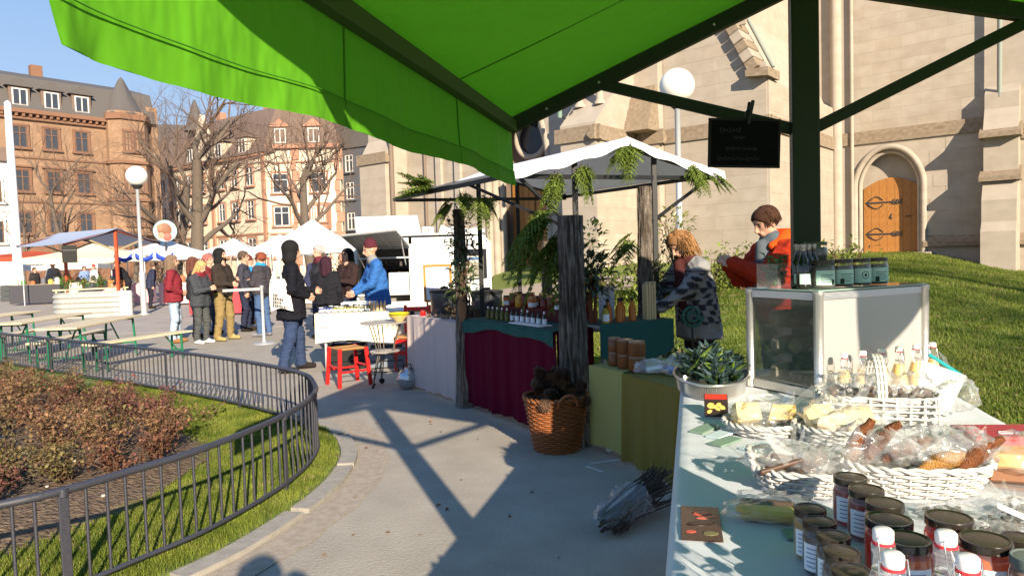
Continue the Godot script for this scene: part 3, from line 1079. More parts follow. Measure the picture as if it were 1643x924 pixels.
func build_houses() -> void:
	var red := mat("red_sandstone", C(0.275, 0.175, 0.112), 0.95, {"tex": ntex("redstone", 0.02, C(0.72, 0.7, 0.68), C(1.12, 1.12, 1.12), 5), "world": true, "scale": 0.12, "bump": bumptex("sand", 0.15, 4), "bump_scale": 1.0})
	var redd := mat("dark_red_stone", C(0.19, 0.10, 0.062), 0.95)
	var slate := mat("roof_slate", C(0.10, 0.09, 0.085), 0.75, {"tex": ntex("slate", 0.06, C(0.6, 0.6, 0.6), C(1.3, 1.3, 1.3), 4), "world": true, "scale": 0.3})
	var rib := mat("roof_tile", C(0.17, 0.12, 0.095), 0.85, {"tex": ntex("slate", 0.06, C(0.6, 0.6, 0.6), C(1.3, 1.3, 1.3), 4), "world": true, "scale": 0.3})
	var glass := mat("house_glass", C(0.035, 0.04, 0.05), 0.08, {"spec": 0.6})
	var fr := mat("window_white", C(0.55, 0.53, 0.5), 0.6)
	var frb := mat("window_brown", C(0.14, 0.08, 0.055), 0.6)
	# --- red sandstone house
	var o := thing("red_sandstone_house", "red sandstone house with a slate mansard roof and an oriel tower", "house", Vector3(-40.9, 0, -57.3), deg_to_rad(50.5))
	var g := Geo.new()
	g.box(Vector3(3.0, 7.1, -6.0), Vector3(19.0, 14.2, 12.0))
	part("wall", g, red, o)
	g = Geo.new()
	g.prism(PackedVector2Array([Vector2(0.45, 14.4), Vector2(-0.6, 17.2), Vector2(-5.5, 18.6), Vector2(-10.5, 17.2), Vector2(-12, 14.4)]), 19.6, Transform3D(Basis(Vector3(0, 0, 1), Vector3.UP, Vector3(-1, 0, 0)), Vector3(3.0, 0, 0)))
	part("roof", g, slate, o)
	for q in [[14.25, 0.55, 0.35], [13.7, 0.3, 0.2], [10.55, 0.14, 0.16], [6.95, 0.14, 0.16], [3.4, 0.2, 0.3]]:
		g = Geo.new()
		g.box(Vector3(2.6, q[0], q[1] / 2 - 0.02), Vector3(18.0, q[2], q[1]), Basis(), 0.03)
		part("cornice", g, redd, o)
	for k in 34:
		g = Geo.new()
		g.box(Vector3(-5.8 + k * 0.5, 13.95, 0.22), Vector3(0.2, 0.26, 0.4), Basis(), 0.02)
		part("bracket", g, redd, o)
	for k in 5:
		var x := -2.65 + k * 2.29
		for y in [12.2, 8.65, 5.2]:
			window(o, x, y, 1.05, 1.75, 0.05, redd, frb, glass)
		g = Geo.new()
		g.box(Vector3(x, 9.8, 0.16), Vector3(1.7, 0.16, 0.3), Basis(), 0.02)
		part("hood", g, redd, o)
		dormer(o, x + 0.1, 14.5, 0.25, slate, rib, fr, glass)
	g = Geo.new()
	g.box(Vector3(3, 1.7, 0.1), Vector3(18.5, 3.3, 0.3))
	part("shop_front", g, redd, o)
	# oriel tower at the right end
	g = Geo.new()
	g.prism(PackedVector2Array([Vector2(8.5, -1.0), Vector2(8.5, 0.6), Vector2(9.2, 1.5), Vector2(11.2, 1.5), Vector2(11.9, 0.6), Vector2(12.3, -1.0)]), 11.0, Transform3D(Basis(Vector3.RIGHT, PI / 2), Vector3(0, 9.6, 0)))
	part("oriel", g, red, o)
	for q in [[4.3, 0.3], [7.3, 0.25], [10.6, 0.25], [14.6, 0.5]]:
		g = Geo.new()
		g.prism(PackedVector2Array([Vector2(8.3, -1.0), Vector2(8.3, 0.7), Vector2(9.1, 1.72), Vector2(11.3, 1.72), Vector2(12.1, 0.7), Vector2(12.4, -1.0)]), q[1], Transform3D(Basis(Vector3.RIGHT, PI / 2), Vector3(0, q[0], 0)))
		part("oriel_cornice", g, redd, o)
	for y in [12.4, 8.9, 5.9]:
		for x in [9.75, 10.65]:
			window(o, x, y, 0.62, 1.75, 1.5, redd, frb, glass)
	g = Geo.new()
	g.lathe([[0, 3.6], [0.25, 3.3], [1.6, 0.5], [2.2, 0.0], [0, 0]].map(func(p): return [p[0], p[1]]).slice(0, 5), 8, Transform3D(Basis(), Vector3(10.2, 14.85, -0.4)))
	part("tower_roof", g, slate, o)
	g = Geo.new()
	g.box(Vector3(12.6, 8.0, -6), Vector3(1.0, 16, 12))
	part("wall", g, red, o)
	for x in [-1.5, 5.0]:
		g = Geo.new()
		g.box(Vector3(x, 18.6, -5.2), Vector3(0.9, 1.6, 0.7), Basis(), 0.03)
		part("chimney", g, redd, o)
	# --- white house at the left edge
	var wh := mat("white_render", C(0.60, 0.59, 0.57), 0.9, {"tex": ntex("render", 0.02, C(0.88, 0.88, 0.88), C(1.03, 1.03, 1.03), 5), "world": true, "scale": 0.1})
	o = thing("white_house", "white rendered house at the left edge of the square", "house", Vector3(-40.9, 0, -57.3), deg_to_rad(50.5))
	g = Geo.new()
	g.box(Vector3(-4.2, 5.0, 0.0), Vector3(10.0, 10.0, 1.6))
	part("wall", g, wh, o)
	g = Geo.new()
	g.prism(PackedVector2Array([Vector2(1.1, 10.0), Vector2(0.2, 11.2), Vector2(-1, 10.0)]), 10.2, Transform3D(Basis(Vector3(0, 0, 1), Vector3.UP, Vector3(-1, 0, 0)), Vector3(-4.2, 0, 0)))
	part("roof", g, rib, o)
	for y in [7.6, 4.4]:
		for k in 3:
			window(o, -0.3 - k * 2.6, y, 1.0, 1.7, 0.85, wh, frb, glass)
	# --- cream house with red stone trim
	var cream := mat("cream_render", C(0.60, 0.52, 0.41), 0.92, {"tex": ntex("render", 0.02, C(0.88, 0.88, 0.88), C(1.03, 1.03, 1.03), 5), "world": true, "scale": 0.1})
	var trim := mat("pink_sandstone", C(0.34, 0.18, 0.12), 0.92)
	o = thing("cream_house", "cream rendered house with pinkish stone trim and steep slate roofs", "house", Vector3(-23.5, 0, -69.8), atan2(-0.59, 0.807))
	g = Geo.new()
	g.box(Vector3(-12.0, 6.0, -5.0), Vector3(24.0, 12.0, 10.0))
	part("wall", g, cream, o)
	g = Geo.new()
	g.prism(PackedVector2Array([Vector2(0.5, 12.0), Vector2(-4.4, 17.6), Vector2(-5.6, 17.6), Vector2(-10.5, 12.0)]), 25.0, Transform3D(Basis(Vector3(0, 0, 1), Vector3.UP, Vector3(-1, 0, 0)), Vector3(-11.8, 0, 0)))
	part("roof", g, rib, o)
	for q in [[11.9, 0.4, 0.35], [4.2, 0.12, 0.2]]:
		g = Geo.new()
		g.box(Vector3(-12, q[0], q[1] / 2), Vector3(24.2, q[2], q[1]), Basis(), 0.03)
		part("cornice", g, trim, o)
	for x in [-0.35, -9.2, -17.5]:
		g = Geo.new()
		g.box(Vector3(x, 6, 0.08), Vector3(0.5, 12, 0.2), Basis(), 0.03)
		part("pilaster", g, trim, o)
	for x in [-2.6, -5.2, -7.6, -11.2, -13.8, -16.0, -19.5, -22]:
		for y in [9.9, 6.6, 2.9]:
			window(o, x, y, 1.15 if y > 4 else 1.4, 1.85, 0.05, trim, fr, glass)
	for x in [-3.4, -7.6, -13]:
		dormer(o, x, 12.1, 0.15, rib, cream, fr, glass)
	g = Geo.new()
	g.prism(PackedVector2Array([Vector2(-2.0, 12.0), Vector2(2.0, 12.0), Vector2(1.7, 13.6), Vector2(0, 17.0), Vector2(-1.7, 13.6)]), 0.5, Transform3D(Basis(), Vector3(-10.4, 0, 0.1)))
	part("gable", g, cream, o)
	g = Geo.new()
	g.lathe([[0, 0], [1.3, 0], [0.9, 1.2], [0.12, 3.6], [0, 3.6]], 8, Transform3D(Basis(), Vector3(-17.0, 16.4, -3.0)))
	part("turret_roof", g, slate, o)
	for x in [-6, -15]:
		g = Geo.new()
		g.box(Vector3(x, 17.6, -5.0), Vector3(1.0, 1.8, 0.8), Basis(), 0.03)
		part("chimney", g, trim, o)
	# --- corner bay of the cream house, facing the square
	o = thing("corner_house", "cream corner house with red banded bay and arched ground floor windows", "house", Vector3(-23.4, 0, -70.0), 0.04)
	g = Geo.new()
	g.box(Vector3(3.5, 6.3, -5.0), Vector3(7.0, 12.6, 10.0))
	part("wall", g, cream, o)
	g = Geo.new()
	g.prism(PackedVector2Array([Vector2(-0.3, 12.6), Vector2(7.3, 12.6), Vector2(5.2, 18.0), Vector2(1.8, 18.0)]), 9.5, Transform3D(Basis(), Vector3(0, 0, -4.6)))
	part("roof", g, rib, o)
	for x in [2.6, 6.8]:
		for k in 12:
			g = Geo.new()
			g.box(Vector3(x + (0.12 if k % 2 else -0.12), 0.5 + k * 1.02, 0.06), Vector3(0.75 if k % 2 else 0.5, 0.98, 0.16), Basis(), 0.02)
			part("quoin", g, trim, o)
	for q in [[12.5, 0.45, 0.4], [4.1, 0.15, 0.2], [11.0, 0.12, 0.15]]:
		g = Geo.new()
		g.box(Vector3(3.5, q[0], q[1] / 2), Vector3(7.1, q[2], q[1]), Basis(), 0.03)
		part("cornice", g, trim, o)
	for x in [1.2, 4.9]:
		for y in [9.0, 5.8, 2.7]:
			window(o, x, y, 1.5, 1.9, 0.05, trim, fr, glass)
	for x in [1.4, 4.6]:
		dormer(o, x, 12.7, 0.1, trim, cream, fr, glass)
	g = Geo.new()
	g.prism(PackedVector2Array([Vector2(3.8, -0.1), Vector2(4.1, 0.9), Vector2(5.7, 0.9), Vector2(6.0, -0.1)]), 2.6, Transform3D(Basis(Vector3.RIGHT, PI / 2), Vector3(0.0, 5.7, 0)))
	part("oriel", g, trim, o)
	for x in [4.5, 5.3]:
		window(o, x, 5.9, 0.55, 1.5, 0.9, trim, fr, glass)
	# --- dark slate clad house beside the church
	var dk := mat("slate_cladding", C(0.085, 0.09, 0.105), 0.7, {"tex": ntex("slate", 0.06, C(0.6, 0.6, 0.6), C(1.3, 1.3, 1.3), 4), "world": true, "scale": 0.3})
	o = thing("slate_house", "dark slate clad house between the cream house and the church", "house", Vector3(-16.6, 0, -72.0), -0.5)
	g = Geo.new()
	g.box(Vector3(2.5, 6.2, -5.0), Vector3(5.0, 12.4, 10.0))
	part("wall", g, dk, o)
	g = Geo.new()
	g.prism(PackedVector2Array([Vector2(-0.3, 12.4), Vector2(5.3, 12.4), Vector2(2.5, 17.0)]), 10.4, Transform3D(Basis(), Vector3(0, 0, -5.0)))
	part("roof", g, slate, o)
	for y in [10.9, 8.2, 5.2]:
		for x in [1.0, 3.4]:
			window(o, x, y, 1.0, 1.7, 0.05, dk, fr, glass)
	# --- roofs far behind
	o = thing("far_house", "distant house roof showing between the bare trees", "house", Vector3(-46, 0, -96), 0.3)
	g = Geo.new()
	g.box(Vector3(0, 7, 0), Vector3(26, 14, 10))
	part("wall", g, wh, o)
	g = Geo.new()
	g.prism(PackedVector2Array([Vector2(5.5, 14), Vector2(0, 20), Vector2(-5.5, 14)]), 26.5, Transform3D(Basis(Vector3(0, 0, 1), Vector3.UP, Vector3(-1, 0, 0)), Vector3.ZERO))
	part("roof", g, slate, o)
	for k in 8:
		window(o, -11 + k * 3.1, 11.5, 1.2, 1.9, 5.05, wh, fr, glass)

# ---------------------------------------------------------------- bare winter trees
func bare_tree(label: String, at: Vector3, h: float, r: float, seedv: int, spread := 1.0, levels := 5, tone := C(0.15, 0.12, 0.095)) -> Node3D:
	rng.seed = seedv
	var bark := mat("tree_bark", tone, 0.95, {"tex": ntex("bark", 0.05, C(0.5, 0.5, 0.5), C(1.35, 1.3, 1.25), 4), "scale": Vector3(3, 0.6, 3), "bump": bumptex("bark", 0.05, 4), "bump_scale": 2.0})
	var twigm := mat("tree_twigs", C(0.13, 0.088, 0.066), 0.95)
	var o := thing("bare_tree", label, "tree", at)
	var trunk := Geo.new(); var crown := Geo.new()
	var stack := [[Vector3(0, -0.1, 0), Vector3(rr(-0.06, 0.06), 1, rr(-0.06, 0.06)).normalized(), h * 0.55, r, 0]]
	while stack.size() > 0:
		var b: Array = stack.pop_back()
		var p: Vector3 = b[0]; var d: Vector3 = b[1]
		var l: float = b[2]; var rad: float = b[3]; var lev: int = b[4]
		var n := 6 if lev < 2 else 4 if lev < 4 else 3
		var pts := PackedVector3Array([p]); var rs := PackedFloat32Array([rad])
		var endr := rad * (0.6 if lev == 0 else 0.45)
		for k in n:
			d = (d + Vector3(rr(-1, 1), rr(-0.6, 0.8) + (0.22 if lev > 1 else 0.0), rr(-1, 1)) * (0.06 if lev == 0 else 0.26)).normalized()
			p += d * l / n
			pts.append(p)
			rs.append(lerpf(rad, endr, float(k + 1) / n))
		(trunk if lev < 2 else crown).tube(pts, rs, [10, 7, 5, 4, 3, 3, 3][lev], false)
		if lev >= levels: continue
		var kids: int = [7, 6, 5, 5, 3, 3, 2][lev]
		for k in kids:
			var f := 1.0 if k < 2 else rr(0.35, 0.95)
			if lev == 0: f = 1.0 if k < 3 else rr(0.42, 0.95)
			var at_i := int(f * n)
			var q := pts[at_i]
			var a := rr(0, TAU)
			var side := d.cross(Vector3(cos(a), 0.3, sin(a))).normalized()
			var open := rr(0.6, 1.25) * spread if lev < 2 else rr(0.45, 1.1)
			var nd := (d * 0.75 + side * open + Vector3(0, 0.12, 0)).normalized()
			stack.append([q, nd, l * ([0.58, 0.62, 0.6, 0.58, 0.6, 0.6][lev]) * rr(0.7, 1.2), rs[at_i] * rr(0.5, 0.72), lev + 1])
	part("trunk", trunk, bark, o)
	part("crown", crown, twigm, o)
	return o

func build_trees() -> void:
	bare_tree("tall bare tree with a straight grey trunk before the cream house", Vector3(-17.8, 0, -40.5), 13.5, 0.40, 11, 1.0)
	bare_tree("dark leaning bare tree just left of the tall grey one", Vector3(-20.2, 0, -43.0), 11.5, 0.34, 23, 1.1)
	bare_tree("bare tree in front of the corner house, right of the others", Vector3(-12.9, 0, -46.5), 12.5, 0.34, 31, 1.0)
	bare_tree("slender bare tree in front of the red sandstone house", Vector3(-28.5, 0, -46.0), 11.0, 0.18, 47, 0.9)
	bare_tree("small bare tree close to the oriel tower", Vector3(-25.8, 0, -49.0), 8.5, 0.17, 53, 1.2)
	bare_tree("bare street tree behind the market tents at far left", Vector3(-34.0, 0, -50.0), 8.0, 0.13, 59, 1.0, 4)
	# trees beside the path behind the camera: their shade falls on lawn and church
	bare_tree("bare tree on the lawn right of the stall, outside the view", Vector3(17.5, 0.2, 6.5), 13.0, 0.32, 71, 1.1)
	bare_tree("second bare tree on the lawn, outside the view", Vector3(13.0, 0.1, 12.0), 12.0, 0.28, 73, 1.0)
	rng.seed = 777

# ---------------------------------------------------------------- people
func person(label: String, at: Vector3, face: float, s: Dictionary) -> Node3D:
	# built for a height of 1.75 m facing +z, then scaled; face is the direction looked towards, in radians from +z to +x
	var o := thing("person", label, "person", at, face)
	var H: float = s.get("h", 1.7)
	var k := H / 1.75
	var cell: float = s.get("cell", 0.021)
	var fat: float = s.get("fat", 1.0)
	var lean: float = s.get("lean", 0.0)
	var hip := Vector3(0, 0.92, 0)
	var R := Basis(Vector3.RIGHT, lean)
	var up := func(p: Vector3) -> Vector3: return hip + R * (p - hip)
	var skin: Color = s.get("skin", C(0.50, 0.29, 0.20))
	var pal := [s.get("top", C(0.05, 0.05, 0.06)), s.get("legs", C(0.03, 0.035, 0.06)), s.get("shoe", C(0.03, 0.02, 0.015)), skin, s.get("hair", C(0.05, 0.03, 0.02)), s.get("scarf", C(0.1, 0.1, 0.1))]
	var B := []
	var st: float = s.get("step", 0.03)
	var wide: float = s.get("wide", 0.0)
	for sg in [-1.0, 1.0]:
		var kz: float = sg * st
		var hipj := Vector3(sg * 0.095, 0.90, 0)
		var knee := Vector3(sg * (0.10 + wide * 0.5), 0.49, 0.03 + kz * 0.5)
		var ank := Vector3(sg * (0.105 + wide), 0.09, -0.02 + kz)
		var lw: float = s.get("legw", 1.0)
		B.append([hipj, knee, 0.098 * fat * lw, 0.072 * lw, 1])
		B.append([knee, ank + Vector3(0, 0.02, 0), 0.072 * lw, 0.06 * lw, 1])
		B.append([ank + Vector3(0, -0.035, -0.01), Vector3(sg * (0.12 + wide), 0.042, 0.15 + kz), 0.047, 0.038, 2, Vector3.DOWN, -0.004])
		# torso columns
		B.append([up.call(Vector3(sg * 0.07, 0.93, 0)), up.call(Vector3(sg * 0.075, 1.22, 0.0)), 0.125 * fat, 0.135 * fat, 0])
		B.append([up.call(Vector3(sg * 0.075, 1.22, 0)), up.call(Vector3(sg * 0.12, 1.38, -0.01)), 0.135 * fat, 0.088, 0])
		if s.has("hem"):
			B.append([up.call(Vector3(sg * 0.065, 1.12, 0)), Vector3(sg * 0.085, float(s.hem) - 0.12, -0.01), 0.135 * fat, 0.165 * fat * s.get("flare", 1.0), 0, Vector3.DOWN, -float(s.hem)])
	B.append([up.call(Vector3(-0.09, 1.40, -0.015)), up.call(Vector3(0.09, 1.40, -0.015)), 0.082, 0.082, 0])
	B.append([up.call(Vector3(0, 1.42, -0.005)), up.call(Vector3(0, 1.53, 0.015)), 0.062, 0.054, 3])
	if s.has("scarf"):
		B.append([up.call(Vector3(-0.045, 1.475, 0.01)), up.call(Vector3(0.045, 1.475, 0.02)), 0.075, 0.075, 5])
		if s.get("scarf_tail", false):
			B.append([up.call(Vector3(0.02, 1.45, 0.12)), up.call(Vector3(0.03, 1.08, 0.17)), 0.045, 0.055, 5])
	# arms by two-bone reach
	var hands := []
	for sg in [-1.0, 1.0]:
		var sh: Vector3 = up.call(Vector3(sg * 0.195, 1.385, -0.01))
		var w: Vector3 = s.get("wl" if sg > 0 else "wr", Vector3(0.25, 0.86, 0.06))
		if not (s.has("wl") and sg > 0 or s.has("wr") and sg < 0):
			w = up.call(Vector3(sg * w.x, w.y, w.z))
		var L1 := 0.29; var L2 := 0.26
		var dv := w - sh
		var dist: float = min(dv.length(), (L1 + L2) * 0.985)
		var dn := dv.normalized()
		w = sh + dn * dist
		var a := (L1 * L1 - L2 * L2 + dist * dist) / (2.0 * dist)
		var hgt := sqrt(maxf(0.0, L1 * L1 - a * a))
		var pole := Vector3(sg * 0.7, -0.8, -0.7)
		pole = (pole - dn * pole.dot(dn)).normalized()
		var el := sh + dn * a + pole * hgt
		B.append([sh, el, 0.068 * s.get("sleeve", 1.0), 0.056 * s.get("sleeve", 1.0), 0])
		B.append([el, w, 0.056 * s.get("sleeve", 1.0), 0.044 * s.get("sleeve", 1.0), 0])
		hands.append([w, (w - el).normalized(), sg])
	var body := Geo.new()
	fold.seed = int(at.x * 37.0)
	sdf(body, B, cell, 0.045, pal, s.get("tint"), 0.017)
	# hands: palm, four unequal bent fingers and a thumb
	for hd in hands:
		var w: Vector3 = hd[0]; var f: Vector3 = hd[1]; var sg: float = hd[2]
		var inward := (Vector3(-sg, 0, 0.25) - f * Vector3(-sg, 0, 0.25).dot(f)).normalized()
		var acr := f.cross(inward).normalized()
		var hb := [[w - f * 0.01, w + f * 0.03, 0.027, 0.03, 3], [w + f * 0.035 + acr * 0.02, w + f * 0.078 + acr * 0.026, 0.021, 0.017, 3], [w + f * 0.035 - acr * 0.02, w + f * 0.076 - acr * 0.026, 0.021, 0.017, 3]]
		var curl: float = s.get("curl", 0.5)
		for q in 4:
			var off := (q - 1.5) * 0.0185
			var ln: float = [0.068, 0.078, 0.073, 0.058][q]
			var p0: Vector3 = w + f * 0.078 + acr * off
			var d1 := (f * cos(curl) + inward * sin(curl)).normalized()
			var d2 := (f * cos(curl * 2.4) + inward * sin(curl * 2.4)).normalized()
			hb.append([p0, p0 + d1 * ln * 0.5, 0.0105, 0.0098, 3])
			hb.append([p0 + d1 * ln * 0.5, p0 + d1 * ln * 0.5 + d2 * ln * 0.5, 0.0098, 0.0085, 3])
		var ts := 1.0 if acr.y > 0 else -1.0
		var t0: Vector3 = w + f * 0.025 + acr * ts * 0.026
		var t1 := t0 + (f * 0.6 + acr * ts * 0.6 + inward * 0.5).normalized() * 0.04
		hb.append([t0, t1, 0.0145, 0.012, 3])
		hb.append([t1, t1 + (f * 0.9 + inward * 0.5).normalized() * 0.032, 0.012, 0.0095, 3])
		var hp := pal.duplicate()
		if s.has("glove"): hp[3] = s.glove
		sdf(body, hb, minf(cell * 0.5, 0.0085), 0.008, hp)
	# head
	var neck: Vector3 = up.call(Vector3(0, 1.50, 0.01))
	var HR: Basis = R * Basis(Vector3.UP, s.get("look", 0.0)) * Basis(Vector3.RIGHT, s.get("nod", 0.0) - lean * 0.6)
	var hd2 := func(p: Vector3) -> Vector3: return neck + HR * (p - Vector3(0, 1.50, 0.01))
	var hb2 := []
	for q in [[Vector3(0, 1.655, -0.025), Vector3(0, 1.655, 0.015), 0.088, 0.084, 3], [Vector3(0, 1.60, 0.035), Vector3(0, 1.565, 0.05), 0.062, 0.045, 3], [Vector3(-0.03, 1.575, 0.02), Vector3(0.03, 1.575, 0.02), 0.045, 0.045, 3], [Vector3(0, 1.632, 0.098), Vector3(0, 1.598, 0.113), 0.011, 0.015, 3], [Vector3(-0.082, 1.625, 0.0), Vector3(-0.086, 1.60, 0.0), 0.018, 0.014, 3], [Vector3(0.082, 1.625, 0.0), Vector3(0.086, 1.60, 0.0), 0.018, 0.014, 3], [Vector3(-0.018, 1.572, 0.088), Vector3(0.018, 1.572, 0.088), 0.010, 0.010, 3], [Vector3(0, 1.50, 0.005), Vector3(0, 1.57, 0.0), 0.05, 0.052, 3]]:
		hb2.append([hd2.call(q[0]), hd2.call(q[1]), q[2], q[3], q[4]])
	var inv := HR.inverse()
	var face_tint := func(p: Vector3, _bi: int, kc: Color) -> Color:
		var l: Vector3 = inv * (p - neck) + Vector3(0, 1.50, 0.01)
		if l.z < 0.05: return kc
		for sg in [-1.0, 1.0]:
			if Vector2(l.x - sg * 0.034, l.y - 1.630).length() < 0.011: return C(0.03, 0.02, 0.02)
			if absf(l.x - sg * 0.034) < 0.022 and absf(l.y - 1.652) < 0.006: return s.get("hair", C(0.05, 0.03, 0.02))
		if absf(l.x) < 0.026 and absf(l.y - 1.572) < 0.006: return C(kc.r * 0.75, kc.g * 0.42, kc.b * 0.42)
		if s.get("beard", false) and l.y < 1.59: return s.get("hair")
		return kc
	sdf(body, hb2, minf(cell * 0.55, 0.0105), 0.02, pal, face_tint)
	var cm := mat("figure", C(1, 1, 1), 0.85, {"vc": true, "spec": 0.25, "bump": bumptex("weave", 0.5, 2), "bump_scale": 0.1, "scale": 2.0})
	var scaled := Basis().scaled(Vector3(k, k, k))
	var bp := part("body", body, cm, o)
	bp.basis = scaled
	# hair, hat or hood
	var hairb := []
	var style: String = s.get("style", "short")
	var cut := func(q: Array, n: Vector3, d: float) -> Array:
		var nn: Vector3 = HR * n
		var p0: Vector3 = hd2.call(n * d)
		return [hd2.call(q[0]), hd2.call(q[1]), q[2], q[3], 0, nn, p0.dot(nn)]
	var fn := Vector3(0, -0.62, 0.78).normalized()
	var fd := fn.dot(Vector3(0, 1.665, 0.072))
	var hc: Color = s.get("hair", C(0.05, 0.03, 0.02))
	if style == "hat":
		hc = s.hat
		fn = Vector3(0, -1, 0.12).normalized()
		fd = fn.dot(Vector3(0, 1.665, 0.09))
		hairb.append(cut.call([Vector3(0, 1.665, -0.015), Vector3(0, 1.70, -0.02), 0.110, 0.098], fn, fd))
		hairb.append(cut.call([Vector3(0, 1.76, -0.02), Vector3(0, 1.765, -0.02), 0.05, 0.045], fn, fd))
	elif style == "hood":
		hc = s.hat
		fn = Vector3(0, -0.25, 0.97).normalized()
		fd = fn.dot(Vector3(0, 1.63, 0.075))
		hairb.append(cut.call([Vector3(0, 1.67, -0.02), Vector3(0, 1.60, -0.02), 0.118, 0.108], fn, fd))
		hairb.append(cut.call([Vector3(-0.04, 1.53, -0.03), Vector3(0.04, 1.53, -0.03), 0.095, 0.095], fn, fd))
	else:
		hairb.append(cut.call([Vector3(0, 1.665, -0.025), Vector3(0, 1.665, 0.012), 0.101, 0.097], fn, fd))
		if style == "long":
			for sg in [-1.0, 1.0]:
				hairb.append(cut.call([Vector3(sg * 0.06, 1.63, -0.03), Vector3(sg * 0.075, 1.45, -0.05), 0.055, 0.05], Vector3(0, 0, 1), 0.05))
			hairb.append(cut.call([Vector3(0, 1.63, -0.07), Vector3(0, 1.42, -0.09), 0.075, 0.06], Vector3(0, 0, 1), 0.05))
		elif style == "curly":
			for q in 54:
				var a := q * 2.4
				var yy := 1.50 + 0.26 * fmod(q * 0.381, 1.0)
				var rad := 0.10 * cos(maxf(0.0, yy - 1.62) * 8.0)
				var pp := Vector3(sin(a) * rad, yy, -0.02 + cos(a) * rad)
				hairb.append(cut.call([pp, pp + Vector3(0.004, 0.012, 0), 0.026, 0.020], fn, fd + 0.02))
	var hg := Geo.new()
	sdf(hg, hairb, minf(cell * 0.6, 0.012), 0.012, [hc])
	if style in ["short", "long", "curly"]:
		# loose strands over the mass of hair
		for q in 240:
			var a := rr(-2.3, 2.3) + PI
			var lowy := rr(1.60, 1.64) if style == "short" else rr(1.42, 1.6)
			var sp := PackedVector3Array()
			for j in 4:
				var t := j / 3.0
				var yy := lerpf(1.765, lowy, t)
				var rad := 0.107 * sqrt(maxf(0.03, 1.0 - pow(maxf(0.0, yy - 1.66) / 0.107, 2.0))) + (rr(0.0, 0.03) if style == "curly" else 0.003)
				var aa := a + (rr(-0.3, 0.3) if style == "curly" else rr(-0.06, 0.06))
				sp.append(hd2.call(Vector3(sin(aa) * rad * 0.975, yy, -0.012 + cos(aa) * rad)))
			hg.color(Color(hc.r, hc.g, hc.b) * rr(0.4, 2.0))
			hg.tube(sp, PackedFloat32Array([0.003, 0.004, 0.004, 0.0015]), 3, false)
	var hp2 := part("hat" if style == "hat" else "hood" if style == "hood" else "hair", hg, cm, o)
	hp2.basis = scaled
	o.set_meta("neck", neck * k)
	return o

